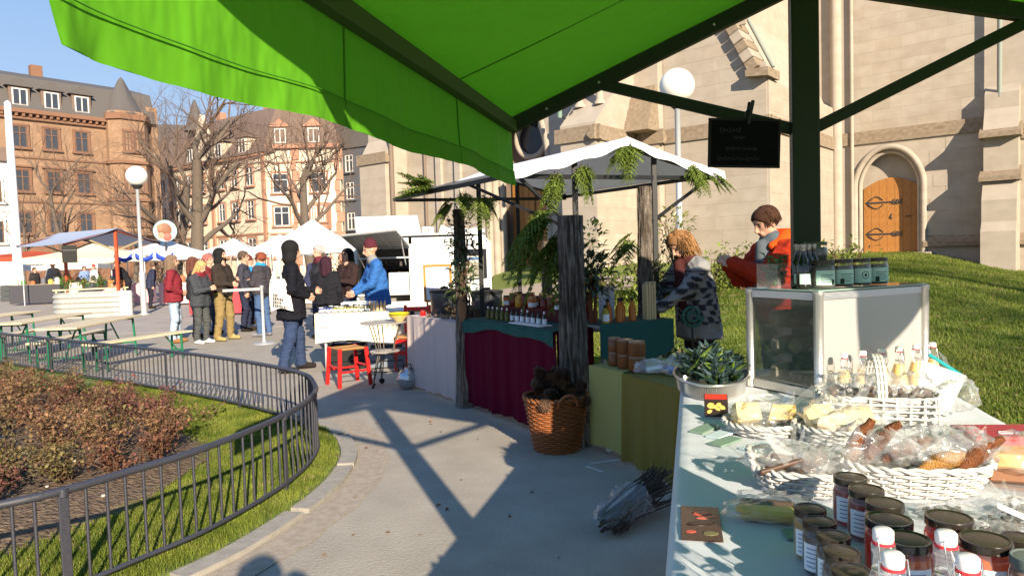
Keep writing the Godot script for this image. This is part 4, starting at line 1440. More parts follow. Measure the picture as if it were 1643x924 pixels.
func build_far_people() -> void:
	var dg := C(0.045, 0.05, 0.058)
	var fa := func(px: Vector3, tx: Vector3) -> float: return atan2(tx.x - px.x, tx.z - px.z)
	# group in the queue
	person("person in a maroon jacket, pale jeans and tan boots, seen from behind", Vector3(-6.42, 0, -13.56), 1.9, {"h": 1.66, "top": C(0.17, 0.022, 0.03), "legs": C(0.30, 0.38, 0.48), "shoe": C(0.22, 0.11, 0.05), "hair": C(0.16, 0.11, 0.075), "style": "long", "fat": 1.12, "hem": 0.83, "wl": Vector3(0.2, 1.0, 0.12), "wr": Vector3(-0.18, 1.02, 0.16)})
	person("person in black trousers standing behind the maroon jacket", Vector3(-6.35, 0, -14.3), 2.2, {"h": 1.62, "top": C(0.03, 0.025, 0.03), "legs": C(0.012, 0.014, 0.022), "hair": C(0.10, 0.04, 0.03), "style": "long", "hem": 0.85})
	person("blonde person in a grey jacket and white trainers looking down", Vector3(-5.78, 0, -13.25), 1.25, {"h": 1.54, "top": dg, "legs": C(0.06, 0.065, 0.065), "shoe": C(0.6, 0.6, 0.6), "hair": C(0.42, 0.27, 0.11), "style": "long", "nod": 0.45, "hem": 0.80, "wl": Vector3(0.08, 1.18, 0.30), "wr": Vector3(-0.06, 1.16, 0.30), "scarf": C(0.17, 0.02, 0.03)})
	person("person with pinkish red hair behind the grey jacket", Vector3(-6.3, 0, -14.9), 1.4, {"h": 1.68, "top": C(0.14, 0.025, 0.03), "legs": C(0.06, 0.07, 0.11), "hair": C(0.32, 0.10, 0.09), "style": "short", "fat": 1.05})
	person("bearded person in a black hood and khaki trousers", Vector3(-5.55, 0, -13.72), 1.35, {"h": 1.75, "top": C(0.032, 0.025, 0.02), "legs": C(0.21, 0.15, 0.065), "shoe": C(0.30, 0.24, 0.10), "style": "hood", "hat": C(0.012, 0.012, 0.012), "hair": C(0.03, 0.02, 0.015), "beard": true, "legw": 1.1, "fat": 1.08, "wide": 0.06, "nod": -0.1, "wl": Vector3(0.06, 1.16, 0.28), "wr": Vector3(-0.10, 1.08, 0.26), "hem": 0.95})
	person("person in dark clothes half hidden behind the khaki trousers", Vector3(-5.75, 0, -15.4), 1.7, {"h": 1.72, "top": C(0.04, 0.04, 0.055), "legs": C(0.02, 0.025, 0.05), "hair": C(0.08, 0.055, 0.04), "fat": 1.1, "wl": Vector3(0.1, 1.1, 0.26)})
	person("person in a bright blue jacket and dark red cap", Vector3(-6.25, 0, -17.1), 2.3, {"h": 1.62, "top": C(0.02, 0.22, 0.55), "legs": C(0.015, 0.015, 0.02), "style": "hat", "hat": C(0.10, 0.02, 0.018), "hem": 0.86, "wl": Vector3(0.1, 1.12, 0.25)})
	person("red haired person in a dark jacket with a blue hood and jeans", Vector3(-4.98, 0, -14.25), -1.9, {"h": 1.67, "top": C(0.045, 0.04, 0.05), "legs": C(0.055, 0.10, 0.20), "shoe": C(0.2, 0.2, 0.22), "hair": C(0.17, 0.05, 0.03), "scarf": C(0.02, 0.25, 0.5), "hem": 0.9, "wl": Vector3(0.1, 1.15, 0.25)})
	# the black coat with the tote bag
	person("person in a long black coat and hood carrying a white tote", Vector3(-2.98, 0, -9.62), 1.95, {"h": 1.74, "top": C(0.010, 0.010, 0.012), "legs": C(0.028, 0.045, 0.095), "shoe": C(0.02, 0.018, 0.018), "style": "hood", "hat": C(0.012, 0.012, 0.012), "hair": C(0.03, 0.02, 0.02), "hem": 0.72, "flare": 1.12, "fat": 1.13, "step": 0.13, "wide": 0.05, "legw": 1.08, "cell": 0.018, "lean": 0.06, "wl": Vector3(0.10, 1.08, 0.32), "wr": Vector3(-0.20, 1.02, 0.20)})
	# around the trailer
	person("grey haired person with a scarf waiting at the trailer", Vector3(-3.62, 0, -13.5), -0.9, {"h": 1.76, "top": C(0.025, 0.025, 0.03), "hair": C(0.30, 0.29, 0.28), "scarf": C(0.10, 0.02, 0.03), "fat": 1.1})
	person("person in a quilted black jacket seen from behind at the trailer", Vector3(-3.1, 0, -12.0), 2.9, {"h": 1.54, "top": C(0.014, 0.014, 0.017), "hair": C(0.035, 0.015, 0.02), "style": "long", "fat": 1.15, "hem": 0.85})
	person("dark haired person holding a dish at the trailer hatch", Vector3(-2.98, 0, -13.05), -0.6, {"h": 1.68, "top": C(0.03, 0.018, 0.016), "hair": C(0.015, 0.012, 0.012), "style": "long", "wl": Vector3(0.08, 1.16, 0.30), "wr": Vector3(-0.10, 1.14, 0.30)})
	person("vendor in a blue jacket and maroon knit hat behind the jars", Vector3(-2.02, 0, -10.75), -1.15, {"h": 1.75, "top": C(0.028, 0.105, 0.30), "legs": C(0.03, 0.03, 0.04), "style": "hat", "hat": C(0.075, 0.018, 0.025), "scarf": C(0.20, 0.20, 0.19), "fat": 1.12, "hem": 0.80, "lean": 0.1, "nod": 0.2, "cell": 0.019, "wl": Vector3(0.16, 1.00, 0.36), "wr": Vector3(-0.14, 0.98, 0.36)})
	for q in [[-4.2, -15.6, 0.6, "dark blue coated person in the crowd left of the trailer", C(0.03, 0.035, 0.07)], [-4.9, -18.6, -0.5, "person in white in the crowd behind the queue", C(0.5, 0.48, 0.45)], [-3.5, -16.8, 2.2, "purple coated person in the crowd behind the trailer queue", C(0.11, 0.05, 0.13)], [-7.0, -20.0, 0.9, "person in a brown coat far behind the queue", C(0.12, 0.07, 0.045)]]:
		person(q[3], Vector3(q[0], 0, q[1]), q[2], {"h": rr(1.6, 1.72), "cell": 0.026, "top": q[4], "hair": C(0.09, 0.055, 0.035), "hem": 0.84})
	# across the square
	for q in [[-22.9, -34.4, 1.2, 1.52, C(0.03, 0.025, 0.025), "small dark figure beside the pale pole", "short"], [-20.1, -31.4, 0.3, 1.74, C(0.20, 0.19, 0.19), "person in a grey jacket by the low white tent", "short"], [-21.7, -36.4, 0.8, 1.52, C(0.16, 0.22, 0.38), "person in pale blue under the far stall", "short"], [-21.0, -36.0, -0.4, 1.56, C(0.55, 0.5, 0.48), "person in white with a red cap under the far stall", "hat"], [-17.6, -32.0, 0.5, 1.6, C(0.20, 0.11, 0.25), "person in lilac at the flower stall", "long"]]:
		person(q[5], Vector3(q[0], 0, q[1]), q[2], {"h": q[3], "cell": 0.03, "top": q[4], "style": q[6], "hat": C(0.35, 0.03, 0.04), "hair": C(0.06, 0.04, 0.03), "fat": 1.1})
	person("person in black leaning over a crate by the lamp post", Vector3(-13.3, 0, -24.8), -0.9, {"h": 1.74, "cell": 0.024, "top": C(0.018, 0.018, 0.022), "legs": C(0.015, 0.015, 0.02), "lean": 0.45, "nod": 0.2, "hair": C(0.12, 0.07, 0.05), "wl": Vector3(0.15, 0.82, 0.5), "wr": Vector3(-0.12, 0.85, 0.5)})
	person("person in a dark blue coat bending beside the lamp post", Vector3(-12.3, 0, -24.3), 2.3, {"h": 1.60, "cell": 0.024, "top": C(0.03, 0.035, 0.06), "legs": C(0.02, 0.02, 0.03), "lean": 0.3, "hair": C(0.11, 0.07, 0.05), "hem": 0.75})
	# the white tote hangs from the black coat's shoulder
	var tb := thing("tote_bag", "white cotton tote bag with black block lettering", "bag", Vector3(-3.06, 0.86, -9.40), -0.25)
	var g := Geo.new()
	g.sheet(12, 12, func(u: float, w: float):
		var x := lerpf(-0.165, 0.165, u) * lerpf(1.0, 0.62, pow(w, 2.5))
		return Vector3(x + 0.05 * (1.0 - w), w * 0.40 - 0.02 * cos(u * 6.0) * (1.0 - w), 0.035 + 0.05 * sin(PI * u) * (1.0 - w * 0.6)), 0.012)
	var cot := mat("white_cotton", C(0.66, 0.63, 0.57), 0.9)
	part("bag", g, cot, tb)
	g = Geo.new()
	g.tube(PackedVector3Array([Vector3(-0.07, 0.37, 0.06), Vector3(-0.01, 0.60, 0.045), Vector3(0.0, 0.69, -0.06)]), PackedFloat32Array([0.014]), 6)
	g.tube(PackedVector3Array([Vector3(0.08, 0.37, 0.06), Vector3(0.03, 0.60, 0.045), Vector3(0.01, 0.69, -0.06)]), PackedFloat32Array([0.014]), 6)
	part("strap", g, cot, tb)
	# block lettering too small to read: rows of dark strokes
	g = Geo.new()
	for row in 4:
		var x := -0.10 + 0.006 * row
		var y := 0.185 - row * 0.045
		var stop: float = [-0.03, 0.05, 0.03, 0.13][row]
		while x < stop:
			var w := rr(0.012, 0.024)
			for q in 3:
				g.box(Vector3(x + w / 2, y + (q - 1) * 0.013, 0.0), Vector3(w * rr(0.5, 1.0), 0.006, 0.004))
			g.box(Vector3(x + 0.003, y, 0.0), Vector3(0.006, 0.03, 0.004))
			x += w + 0.008
	var lt := part("lettering", g, mat("black_print", C(0.015, 0.015, 0.015), 0.8), tb, Vector3(0.03, 0.0, 0.096))
	lt.rotation = Vector3(-0.05, 0, -0.18)

# ---------------------------------------------------------------- the square: lamps, beer tables, tents
func lamp(label: String, at: Vector3, h: float) -> void:
	var o := thing("globe_lamp", label, "street lamp", at)
	var m := mat("galvanised_pole", C(0.42, 0.44, 0.46), 0.45, {"metal": 0.3})
	var g := Geo.new()
	g.lathe([[0, 0], [0.17, 0], [0.17, 0.03], [0.085, 0.05], [0.085, 1.25], [0.055, 1.32], [0.048, h - 0.42], [0.06, h - 0.41], [0.06, h - 0.37], [0, h - 0.37]], 14)
	part("pole", g, m, o)
	g = Geo.new()
	g.lathe([[0.055, h - 0.40], [0.10, h - 0.36], [0.17, h - 0.28], [0.16, h - 0.27], [0, h - 0.33]], 14)
	part("collar", g, mat("dark_collar", C(0.03, 0.03, 0.03), 0.5), o)
	g = Geo.new()
	g.ball(Vector3(0, h, 0), Vector3(0.30, 0.30, 0.30), Basis(), 28, 20)
	part("lamp_globe", g, mat("opal_globe", C(0.74, 0.71, 0.64), 0.25, {"spec": 0.5}), o)

func trestle(o: Node3D, z: float, h: float, w: float, dirz: float) -> void:
	var green := mat("green_enamel", C(0.008, 0.13, 0.062), 0.45)
	var g := Geo.new()
	var t := 0.028
	for sg in [-1.0, 1.0]:
		g.bar(Vector3(sg * w * 0.5, 0.0, z), Vector3(sg * w * 0.42, h, z), t, t, 0.003)
	g.bar(Vector3(-w * 0.47, h * 0.35, z), Vector3(w * 0.47, h * 0.35, z), t * 0.8, t * 0.8, 0.003)
	g.bar(Vector3(-w * 0.43, h - 0.02, z), Vector3(w * 0.43, h - 0.02, z), t, t, 0.003)
	g.bar(Vector3(0.0, h * 0.36, z), Vector3(0.0, h - 0.02, z + dirz * h * 0.55), t * 0.7, t * 0.7, 0.003)
	part("folding_leg", g, green, o)

func beer_set(called: String, label: String, cat: String, at: Vector3, turn: float, h: float, w: float, l: float, group: String) -> void:
	var o := thing(called, label, cat, at, turn, group)
	var wood := mat("beer_table_wood", C(0.60, 0.50, 0.33), 0.55, {"tex": ntex("planks", 0.02, C(0.8, 0.78, 0.74), C(1.05, 1.05, 1.05), 4), "scale": Vector3(5, 1, 0.5)})
	var n := 3 if w > 0.4 else 2
	for k in n:
		var g := Geo.new()
		g.box(Vector3((k - (n - 1) / 2.0) * w / n, h - 0.014, 0), Vector3(w / n - 0.004, 0.028, l), Basis(), 0.004)
		part("plank", g, wood, o)
	trestle(o, l * 0.5 - 0.22, h - 0.028, w * 0.9, -1.0)
	trestle(o, -l * 0.5 + 0.22, h - 0.028, w * 0.9, 1.0)

func tent(label: String, at: Vector3, turn: float, w: float, l: float, eave: float, peak: float, m: Material, drop := 0.22) -> Node3D:
	var o := thing("market_tent", label, "tent", at, turn)
	var steel := mat("tent_pole", C(0.6, 0.6, 0.6), 0.4, {"metal": 0.6})
	for x in [-w / 2, w / 2]:
		for z in [-l / 2, l / 2]:
			var g := Geo.new()
			g.rod(Vector3(x * 0.98, 0, z * 0.98), Vector3(x * 0.98, eave, z * 0.98), 0.025, 6)
			part("pole", g, steel, o)
	var c := [Vector3(-w / 2, eave, -l / 2), Vector3(w / 2, eave, -l / 2), Vector3(w / 2, eave, l / 2), Vector3(-w / 2, eave, l / 2)]
	for k in 4:
		var a: Vector3 = c[k]; var b: Vector3 = c[(k + 1) % 4]
		var g := Geo.new()
		g.grid(10, 10, func(u: float, t: float):
			var e: Vector3 = a.lerp(b, u)
			var p: Vector3 = e.lerp(Vector3(0, peak, 0), t)
			p.y -= 0.12 * sin(PI * t) * (peak - eave) + 0.05 * sin(PI * u) * (1.0 - t)
			return p)
		part("roof_panel", g, m, o)
		g = Geo.new()
		g.grid(16, 2, func(u: float, t: float): return a.lerp(b, u) * Vector3(1.003, 1, 1.003) + Vector3(0, -drop * t - 0.05 * sin(PI * u) - 0.03 * absf(sin(u * PI * 7.0)) * t, 0))
		part("valance", g, m, o)
	return o

func crate(label: String, at: Vector3, turn: float, size: Vector3, m: Material, group := "") -> void:
	var o := thing("crate", label, "crate", at, turn, group)
	for sg in [-1.0, 1.0]:
		for k in 3:
			var g := Geo.new()
			g.box(Vector3(0, size.y * (k + 0.5) / 3.0, sg * size.z / 2), Vector3(size.x, size.y / 3.0 - 0.015, 0.012), Basis(), 0.002)
			part("slat", g, m, o)
			g = Geo.new()
			g.box(Vector3(sg * size.x / 2, size.y * (k + 0.5) / 3.0, 0), Vector3(0.012, size.y / 3.0 - 0.015, size.z - 0.02), Basis(), 0.002)
			part("slat", g, m, o)
	var g := Geo.new()
	g.box(Vector3(0, 0.01, 0), Vector3(size.x - 0.02, 0.012, size.z - 0.02))
	part("bottom", g, m, o)

func build_plaza() -> void:
	lamp("white globe lamp on a grey pole in the square", Vector3(-11.08, 0, -21.47), 4.14)
	lamp("white globe lamp on a grey pole before the church", Vector3(2.95, 0.2, -12.5), 4.10)
	# beer garden furniture behind the railing
	var gr := "folding beer garden furniture"
	beer_set("beer_table", "pale beer table nearest the queue, above the railing", "table", Vector3(-6.43, 0, -10.95), 0.10, 0.66, 0.55, 2.2, gr)
	beer_set("beer_table", "pale beer table in the middle, left of the nearest one", "table", Vector3(-7.9, 0, -12.05), 0.06, 0.66, 0.5, 2.1, gr)
	beer_set("beer_table", "pale beer table farthest back at the left edge", "table", Vector3(-9.45, 0, -13.0), 0.06, 0.66, 0.5, 2.1, gr)
	beer_set("beer_bench", "beer bench nearest the queue, right of the tables", "bench", Vector3(-5.62, 0, -10.75), -0.36, 0.42, 0.25, 1.8, gr)
	beer_set("beer_bench", "beer bench between the two nearest tables", "bench", Vector3(-6.98, 0, -11.3), 0.05, 0.42, 0.25, 2.0, gr)
	beer_set("beer_bench", "beer bench between the middle and the far table", "bench", Vector3(-8.45, 0, -12.4), 0.05, 0.42, 0.25, 2.0, gr)
	# corrugated round-ended tub
	var zinc := mat("corrugated_zinc", C(0.50, 0.50, 0.46), 0.42, {"metal": 0.45, "tex": ntex("zinc", 0.03, C(0.75, 0.75, 0.72), C(1.05, 1.05, 1.05), 4), "scale": 0.8})
	var tub := thing("corrugated_tub", "round ended corrugated metal trough in the square", "trough", Vector3(-12.35, 0, -21.1), 0.12)
	var g := Geo.new()
	g.grid(64, 48, func(u: float, w: float):
		var a: float = TAU * u
		var y: float = w * 0.74
		var r := 0.45 + 0.022 * sin(y / 0.74 * TAU * 5.0)
		var cx := 0.62 * signf(cos(a)) * minf(1.0, absf(cos(a)) * 6.0)
		return Vector3(cx + cos(a) * r, y, sin(a) * r), false)
	part("shell", g, zinc, tub)
	g = Geo.new()
	g.lathe([[0, 0], [1.0, 0], [1.0, 0.01], [0, 0.01]], 28, Transform3D(Basis().scaled(Vector3(1.0, 1, 0.43)), Vector3(0, 0.68, 0)))
	part("water", g, mat("tub_water", C(0.10, 0.12, 0.10), 0.1), tub)
	g = Geo.new()
	g.lathe([[0, 0], [0.17, 0], [0.17, 0.72], [0.15, 0.76], [0, 0.76]], 18)
	solo("white_barrel", g, mat("white_barrel", C(0.6, 0.57, 0.53), 0.6), "small white barrel at the right end of the corrugated trough", "barrel", Vector3(-11.30, 0, -20.9))
	# pale pole, green kiosk and bins at the left edge
	g = Geo.new()
	g.lathe([[0, 0], [0.26, 0], [0.26, 1.1], [0.21, 1.15], [0.15, 9.5], [0.05, 9.6], [0, 9.6]], 14)
	solo("pale_pole", g, mat("pale_paint", C(0.52, 0.53, 0.55), 0.6), "tall pale pole standing at the left edge of the square", "pole", Vector3(-24.1, 0, -35.0))
	var kiosk := thing("green_kiosk", "bright green recycling container at the left edge", "container", Vector3(-24.2, 0, -31.5), 0.3)
	var kg := mat("bright_green", C(0.02, 0.46, 0.09), 0.5)
	g = Geo.new(); g.box(Vector3(0, 0.7, 0), Vector3(1.3, 1.4, 1.0), Basis(), 0.04)
	part("body", g, kg, kiosk)
	g = Geo.new()
	for x in [-0.6, 0.6]: g.box(Vector3(x, 1.95, 0.4), Vector3(0.09, 1.2, 0.09), Basis(), 0.01)
	part("post", g, kg, kiosk)
	g = Geo.new(); g.box(Vector3(0, 1.45, 0), Vector3(1.4, 0.1, 1.1), Basis(), 0.03)
	part("shelf", g, mat("white_paint", C(0.7, 0.7, 0.68), 0.5), kiosk)
	crate("dark grey bin beside the green container", Vector3(-23.0, 0, -33.0), 0.2, Vector3(0.8, 0.75, 0.6), mat("dark_bin", C(0.05, 0.055, 0.06), 0.6))
	# stall with a blue grey roof and an orange post
	stall_left()
	# white tents and far stalls
	var white := mat("tent_white", C(0.58, 0.57, 0.56), 0.8, {"back": C(0.3, 0.3, 0.29)})
	var beige := mat("tent_beige", C(0.62, 0.53, 0.40), 0.85, {"back": C(0.35, 0.3, 0.22)})
	tent("large white peaked tent behind the queue and the trailer", Vector3(-8.25, 0, -30.0), 0.15, 4.2, 4.2, 2.02, 3.2, white)
	tent("small white peaked tent right of the tall bare tree", Vector3(-16.2, 0, -42.0), 0.1, 3.0, 3.0, 2.15, 2.9, white)
	tent("white peaked tent below the round sign", Vector3(-15.4, 0, -32.0), 0.3, 3.8, 3.2, 1.95, 2.65, white)
	tent("low white tent behind the blue grey stall at left", Vector3(-23.8, 0, -38.0), 0.25, 4.2, 3.0, 1.65, 2.15, white)
	tent("beige canopy stall behind the lamp post", Vector3(-17.6, 0, -30.5), 0.2, 4.6, 3.0, 1.9, 2.5, beige)
	tent("white tent behind the tree left of the trailer", Vector3(-12.2, 0, -38.0), 0.0, 3.4, 3.4, 2.0, 2.9, white)
	tent("red awning stall behind the pale pole", Vector3(-28.0, 0, -42.0), 0.3, 6.0, 2.5, 2.2, 2.5, mat("red_awning", C(0.30, 0.05, 0.02), 0.8))
	# blue scallops hanging on the beige stall
	var blue := mat("blue_cloth", C(0.02, 0.06, 0.42), 0.8)
	for k in 3:
		g = Geo.new()
		g.grid(8, 6, func(u: float, w: float): return Vector3(lerpf(-0.32, 0.32, u), 0.25 * (1.0 - w) - 0.2 * sin(PI * u) * (1.0 - w * 0.5), 0.10 * sin(PI * w) + 0.05 * sin(u * 9.0)))
		solo("blue_bunting", g, blue, "blue cloth swag under the beige canopy, " + ["leftmost of three", "middle of three", "rightmost of three"][k], "bunting", Vector3(-14.9 + k * 0.75, 1.72, -27.6 - k * 0.1), 0.2, "blue cloth swags")
	# round painted sign
	var sg := thing("round_sign", "round pale blue sign with a painted brown figure on a pole", "sign", Vector3(-14.9, 0, -31.0), 0.45)
	g = Geo.new(); g.rod(Vector3(0, 0, -0.03), Vector3(0, 2.9, -0.03), 0.04, 6)
	part("pole", g, mat("dark_collar", C(0.03, 0.03, 0.03), 0.5), sg)
	var flat := Basis(Vector3.RIGHT, PI / 2)
	g = Geo.new(); g.lathe([[0, 0], [0.47, 0], [0.47, 0.04], [0, 0.04]], 26, Transform3D(flat, Vector3(0, 2.93, 0)))
	part("disc", g, mat("sign_pale", C(0.22, 0.33, 0.34), 0.5), sg)
	for q in [[-0.02, 2.98, 0.28, C(0.20, 0.09, 0.05)], [0.08, 2.66, 0.17, C(0.42, 0.10, 0.08)], [-0.2, 3.08, 0.12, C(0.30, 0.15, 0.08)], [-0.16, 2.74, 0.13, C(0.32, 0.2, 0.13)]]:
		g = Geo.new(); g.lathe([[0, 0], [q[2], 0], [q[2] * 0.96, 0.008], [0, 0.008]], 18, Transform3D(flat, Vector3(q[0], q[1], 0.046 + q[2] * 0.02 * 0.0 + (0.5 - q[2]) * 0.02)))
		part("painted_patch", g, mat("paint_%d" % int(q[2] * 1000), q[3], 0.6), sg)
	# stall counters and goods across the square
	var cl := [C(0.60, 0.33, 0.36), C(0.55, 0.52, 0.5), C(0.05, 0.05, 0.06), C(0.58, 0.36, 0.38), C(0.45, 0.05, 0.06), C(0.5, 0.48, 0.45)]
	var cn := ["pink clothed counter left of the lamp post", "white counter with lettering below the low tent", "black clothed counter beside the grey jacket", "pink clothed counter right of the lamp post", "red clothed counter behind the queue", "white counter at the foot of the large tent"]
	var cp := [Vector3(-14.6, 0, -27.2), Vector3(-18.7, 0, -30.5), Vector3(-19.6, 0, -29.6), Vector3(-11.9, 0, -26.3), Vector3(-8.2, 0, -20.5), Vector3(-7.2, 0, -24.0)]
	for k in 6:
		var o := thing("stall_counter", cn[k], "counter", cp[k], [0.25, 0.2, 0.3, 0.2, 0.1, 0.1][k])
		g = Geo.new(); g.box(Vector3(0, 0.8, 0), Vector3(1.8, 0.04, 0.75), Basis(), 0.006)
		part("tabletop", g, mat("beer_table_wood"), o)
		g = Geo.new()
		g.grid(40, 4, func(u: float, w: float): return Vector3(lerpf(-0.9, 0.9, u), 0.815 - 0.75 * w, 0.40 + 0.02 * w * sin(u * 50.0)), true)
		g.grid(4, 12, func(w: float, u: float): return Vector3(-0.905, 0.815 - 0.75 * w, lerpf(-0.38, 0.40, u)))
		g.grid(4, 12, func(w: float, u: float): return Vector3(0.905, 0.815 - 0.75 * w, lerpf(-0.38, 0.40, u)))
		part("cloth", g, mat("counter_%d" % k, cl[k], 0.9), o)
		for q in 6:
			var gg := Geo.new()
			var hh := rr(0.12, 0.32)
			gg.lathe([[0, 0], [0.09, 0], [0.10, hh * 0.7], [0.05, hh], [0, hh]], 9)
			solo("stall_goods", gg, mat("goods_%d" % (q % 5), [C(0.5, 0.45, 0.4), C(0.08, 0.2, 0.05), C(0.4, 0.12, 0.05), C(0.1, 0.1, 0.12), C(0.5, 0.35, 0.08)][q % 5], 0.7), "small container standing on the " + cn[k], "container", o.transform * Vector3(-0.75 + q * 0.3, 0.822, rr(-0.2, 0.2)), 0.0, "goods on the " + cn[k])
	# queue barrier
	var qb := thing("queue_barrier", "grey steel queue post with a belt beside the black coat", "barrier", Vector3(-4.55, 0, -13.0), 0.0)
	var gs := mat("galvanised_pole")
	g = Geo.new(); g.lathe([[0, 0], [0.20, 0], [0.20, 0.012], [0.04, 0.03], [0.028, 0.06], [0.028, 1.0], [0.035, 1.01], [0.035, 1.06], [0, 1.06]], 16)
	part("post", g, gs, qb)
	g = Geo.new(); g.bar(Vector3(-0.85, 0.97, -0.35), Vector3(0, 1.0, 0), 0.012, 0.05)
	part("belt", g, mat("grey_belt", C(0.42, 0.42, 0.42), 0.7), qb)
	# rows of hedge and dark shrubs by the far trees
	for q in [[Vector3(-19.8, 0, -41.0), "dark clipped shrub at the foot of the leaning tree", 0.9, 1.9], [Vector3(-10.6, 0, -47.0), "dark shrub below the corner house", 1.6, 2.4]]:
		shrub(q[1], q[0], q[2], q[3], C(0.03, 0.035, 0.02), 700, 0.16)

func shrub(label: String, at: Vector3, r: float, h: float, col: Color, n: int, size: float) -> Node3D:
	var o := thing("shrub", label, "shrub", at)
	var lf := Geo.new(); var st := Geo.new()
	for k in 7:
		var a := rr(0, TAU)
		st.tube(PackedVector3Array([Vector3(0, -0.05, 0), Vector3(cos(a) * r * 0.3, h * 0.5, sin(a) * r * 0.3), Vector3(cos(a) * r * 0.7, h * 0.9, sin(a) * r * 0.7)]), PackedFloat32Array([0.03, 0.02, 0.006]), 5, false)
	for k in n:
		var d := Vector3(rr(-1, 1), rr(-1, 1), rr(-1, 1)).normalized() * pow(rng.randf(), 0.4)
		var p := Vector3(d.x * r, h * 0.5 + d.y * h * 0.5, d.z * r) * (1.0 + 0.25 * sin(d.x * 7.0 + d.z * 5.0))
		leaf(lf, p, Vector3(rr(-1, 1), rr(-0.3, 1), rr(-1, 1)).normalized(), size * rr(0.6, 1.3), 0.5, col * rr(0.6, 1.6))
	part("stems", st, mat("rose_stem", C(0.10, 0.055, 0.035), 0.85), o)
	part("leaves", lf, mat("shrub_leaf", C(1, 1, 1), 0.6, {"vc": true, "back": C(0.3, 0.35, 0.12)}), o)
	return o

func stall_left() -> void:
	var o := thing("blue_roofed_stall", "market stall with a blue grey roof on an orange post", "market stall")
	var ap := Vector3(-13.2, 0, -24.0)
	var rd := Vector3(-0.84, 0, -0.54); var gd := Vector3(0.54, 0, -0.84)
	var cloth := mat("blue_grey_canvas", C(0.30, 0.35, 0.45), 0.85, {"back": C(0.12, 0.14, 0.18)})
	var op := mat("orange_post", C(0.35, 0.06, 0.02), 0.6)
	var wd := mat("brace_wood", C(0.30, 0.24, 0.14), 0.75)
	var L := 3.7
	for k in 2:
		var b := ap + rd * (L - 0.3) * k
		var g := Geo.new(); g.box(b + Vector3(0, 1.32, 0), Vector3(0.09, 2.64, 0.09), Basis(), 0.005)
		part("post", g, op, o)
		for sg in [-1.0, 1.0]:
			g = Geo.new(); g.bar(b + Vector3(0, 2.66, 0), b + gd * sg * 1.55 + Vector3(0, 2.24, 0), 0.05, 0.07)
			part("rafter", g, mat("dark_red_timber", C(0.12, 0.03, 0.02), 0.7), o)
			g = Geo.new(); g.bar(b + Vector3(0, 2.0, 0), b + gd * sg * 0.95 + Vector3(0, 2.38, 0), 0.045, 0.05)
			part("brace", g, wd, o)
	for sg in [-1.0, 1.0]:
		var g := Geo.new()
		g.grid(20, 14, func(u: float, w: float):
			var p: Vector3 = ap - rd * 0.15 + rd * (L + 0.2) * u + gd * sg * 1.6 * w
			return Vector3(p.x, lerpf(2.74, 2.26, w) - 0.05 * sin(PI * w) - 0.05 * sin(PI * u) * w, p.z), sg > 0)
		part("roof_panel", g, cloth, o)
	var bb := thing("stall_blackboard", "blackboard hanging at the corner of the blue roofed stall", "blackboard", Vector3(-14.0, 1.63, -22.75), 0.35)
	var g := Geo.new(); g.box(Vector3(0, 0.28, 0), Vector3(0.42, 0.55, 0.02), Basis(), 0.004)
	part("slate", g, mat("slate_board", C(0.012, 0.012, 0.012), 0.7), bb)
	g = Geo.new(); g.box(Vector3(0, 0.40, 0.012), Vector3(0.36, 0.012, 0.004))
	part("chalk_line", g, mat("chalk_line", C(0.2, 0.2, 0.2), 0.9), bb)
	# crates of plants on the ground table behind the trough
	var t := thing("plant_counter", "counter of green plants and crates under the blue roofed stall", "counter", Vector3(-14.3, 0, -24.3), 0.57)
	g = Geo.new(); g.box(Vector3(0, 0.74, 0), Vector3(2.2, 0.04, 0.8), Basis(), 0.006)
	part("tabletop", g, mat("beer_table_wood"), t)
	for x in [-1.0, 1.0]:
		g = Geo.new(); g.box(Vector3(x, 0.36, 0), Vector3(0.05, 0.72, 0.7), Basis(), 0.004)
		part("leg", g, mat("beer_table_wood"), t)
	for k in 3:
		shrub("potted green plant on the counter under the blue roof, " + ["left", "middle", "right"][k], t.transform * Vector3(-0.7 + k * 0.5, 0.74, 0.1), 0.2, 0.38, C(0.05, 0.16, 0.02), 160, 0.09)
	crate("orange wooden crate on the plant counter", t.transform * Vector3(0.75, 0.76, 0.1), 0.6, Vector3(0.5, 0.25, 0.35), mat("orange_crate", C(0.34, 0.15, 0.05), 0.75))

# ---------------------------------------------------------------- trailer, jar table, stool and round table
func cloth_skirt(g: Geo, a: Vector3, b: Vector3, top: float, bottom: float, folds: float, amp: float, seedv := 0.0) -> void:
	# hanging cloth from a to b (a, b on the ground line)
	var d := (b - a); var l := d.length(); d /= l
	var nrm := Vector3(-d.z, 0, d.x)
	g.grid(int(l * 90) + 4, 14, func(u: float, w: float):
		var f := sin(u * l * folds + seedv + 1.3 * sin(u * l * folds * 0.37)) * amp * (0.25 + 0.75 * w) + 0.4 * amp * sin(u * l * folds * 2.3 + seedv) * w
		var p := a + d * u * l + nrm * f
		return Vector3(p.x, lerpf(top, bottom + 0.008 * sin(u * l * 9.0), w), p.z))

func table_under(called: String, label: String, at: Vector3, turn: float, w: float, d: float, h: float, m: Material) -> Node3D:
	var o := thing(called, label, "table", at, turn)
	var g := Geo.new(); g.box(Vector3(0, h - 0.015, 0), Vector3(w, 0.03, d), Basis(), 0.004)
	part("tabletop", g, m, o)
	for x in [-w / 2 + 0.06, w / 2 - 0.06]:
		for z in [-d / 2 + 0.06, d / 2 - 0.06]:
			g = Geo.new(); g.box(Vector3(x, (h - 0.03) / 2, z), Vector3(0.035, h - 0.03, 0.035), Basis(), 0.003)
			part("leg", g, m, o)
	return o

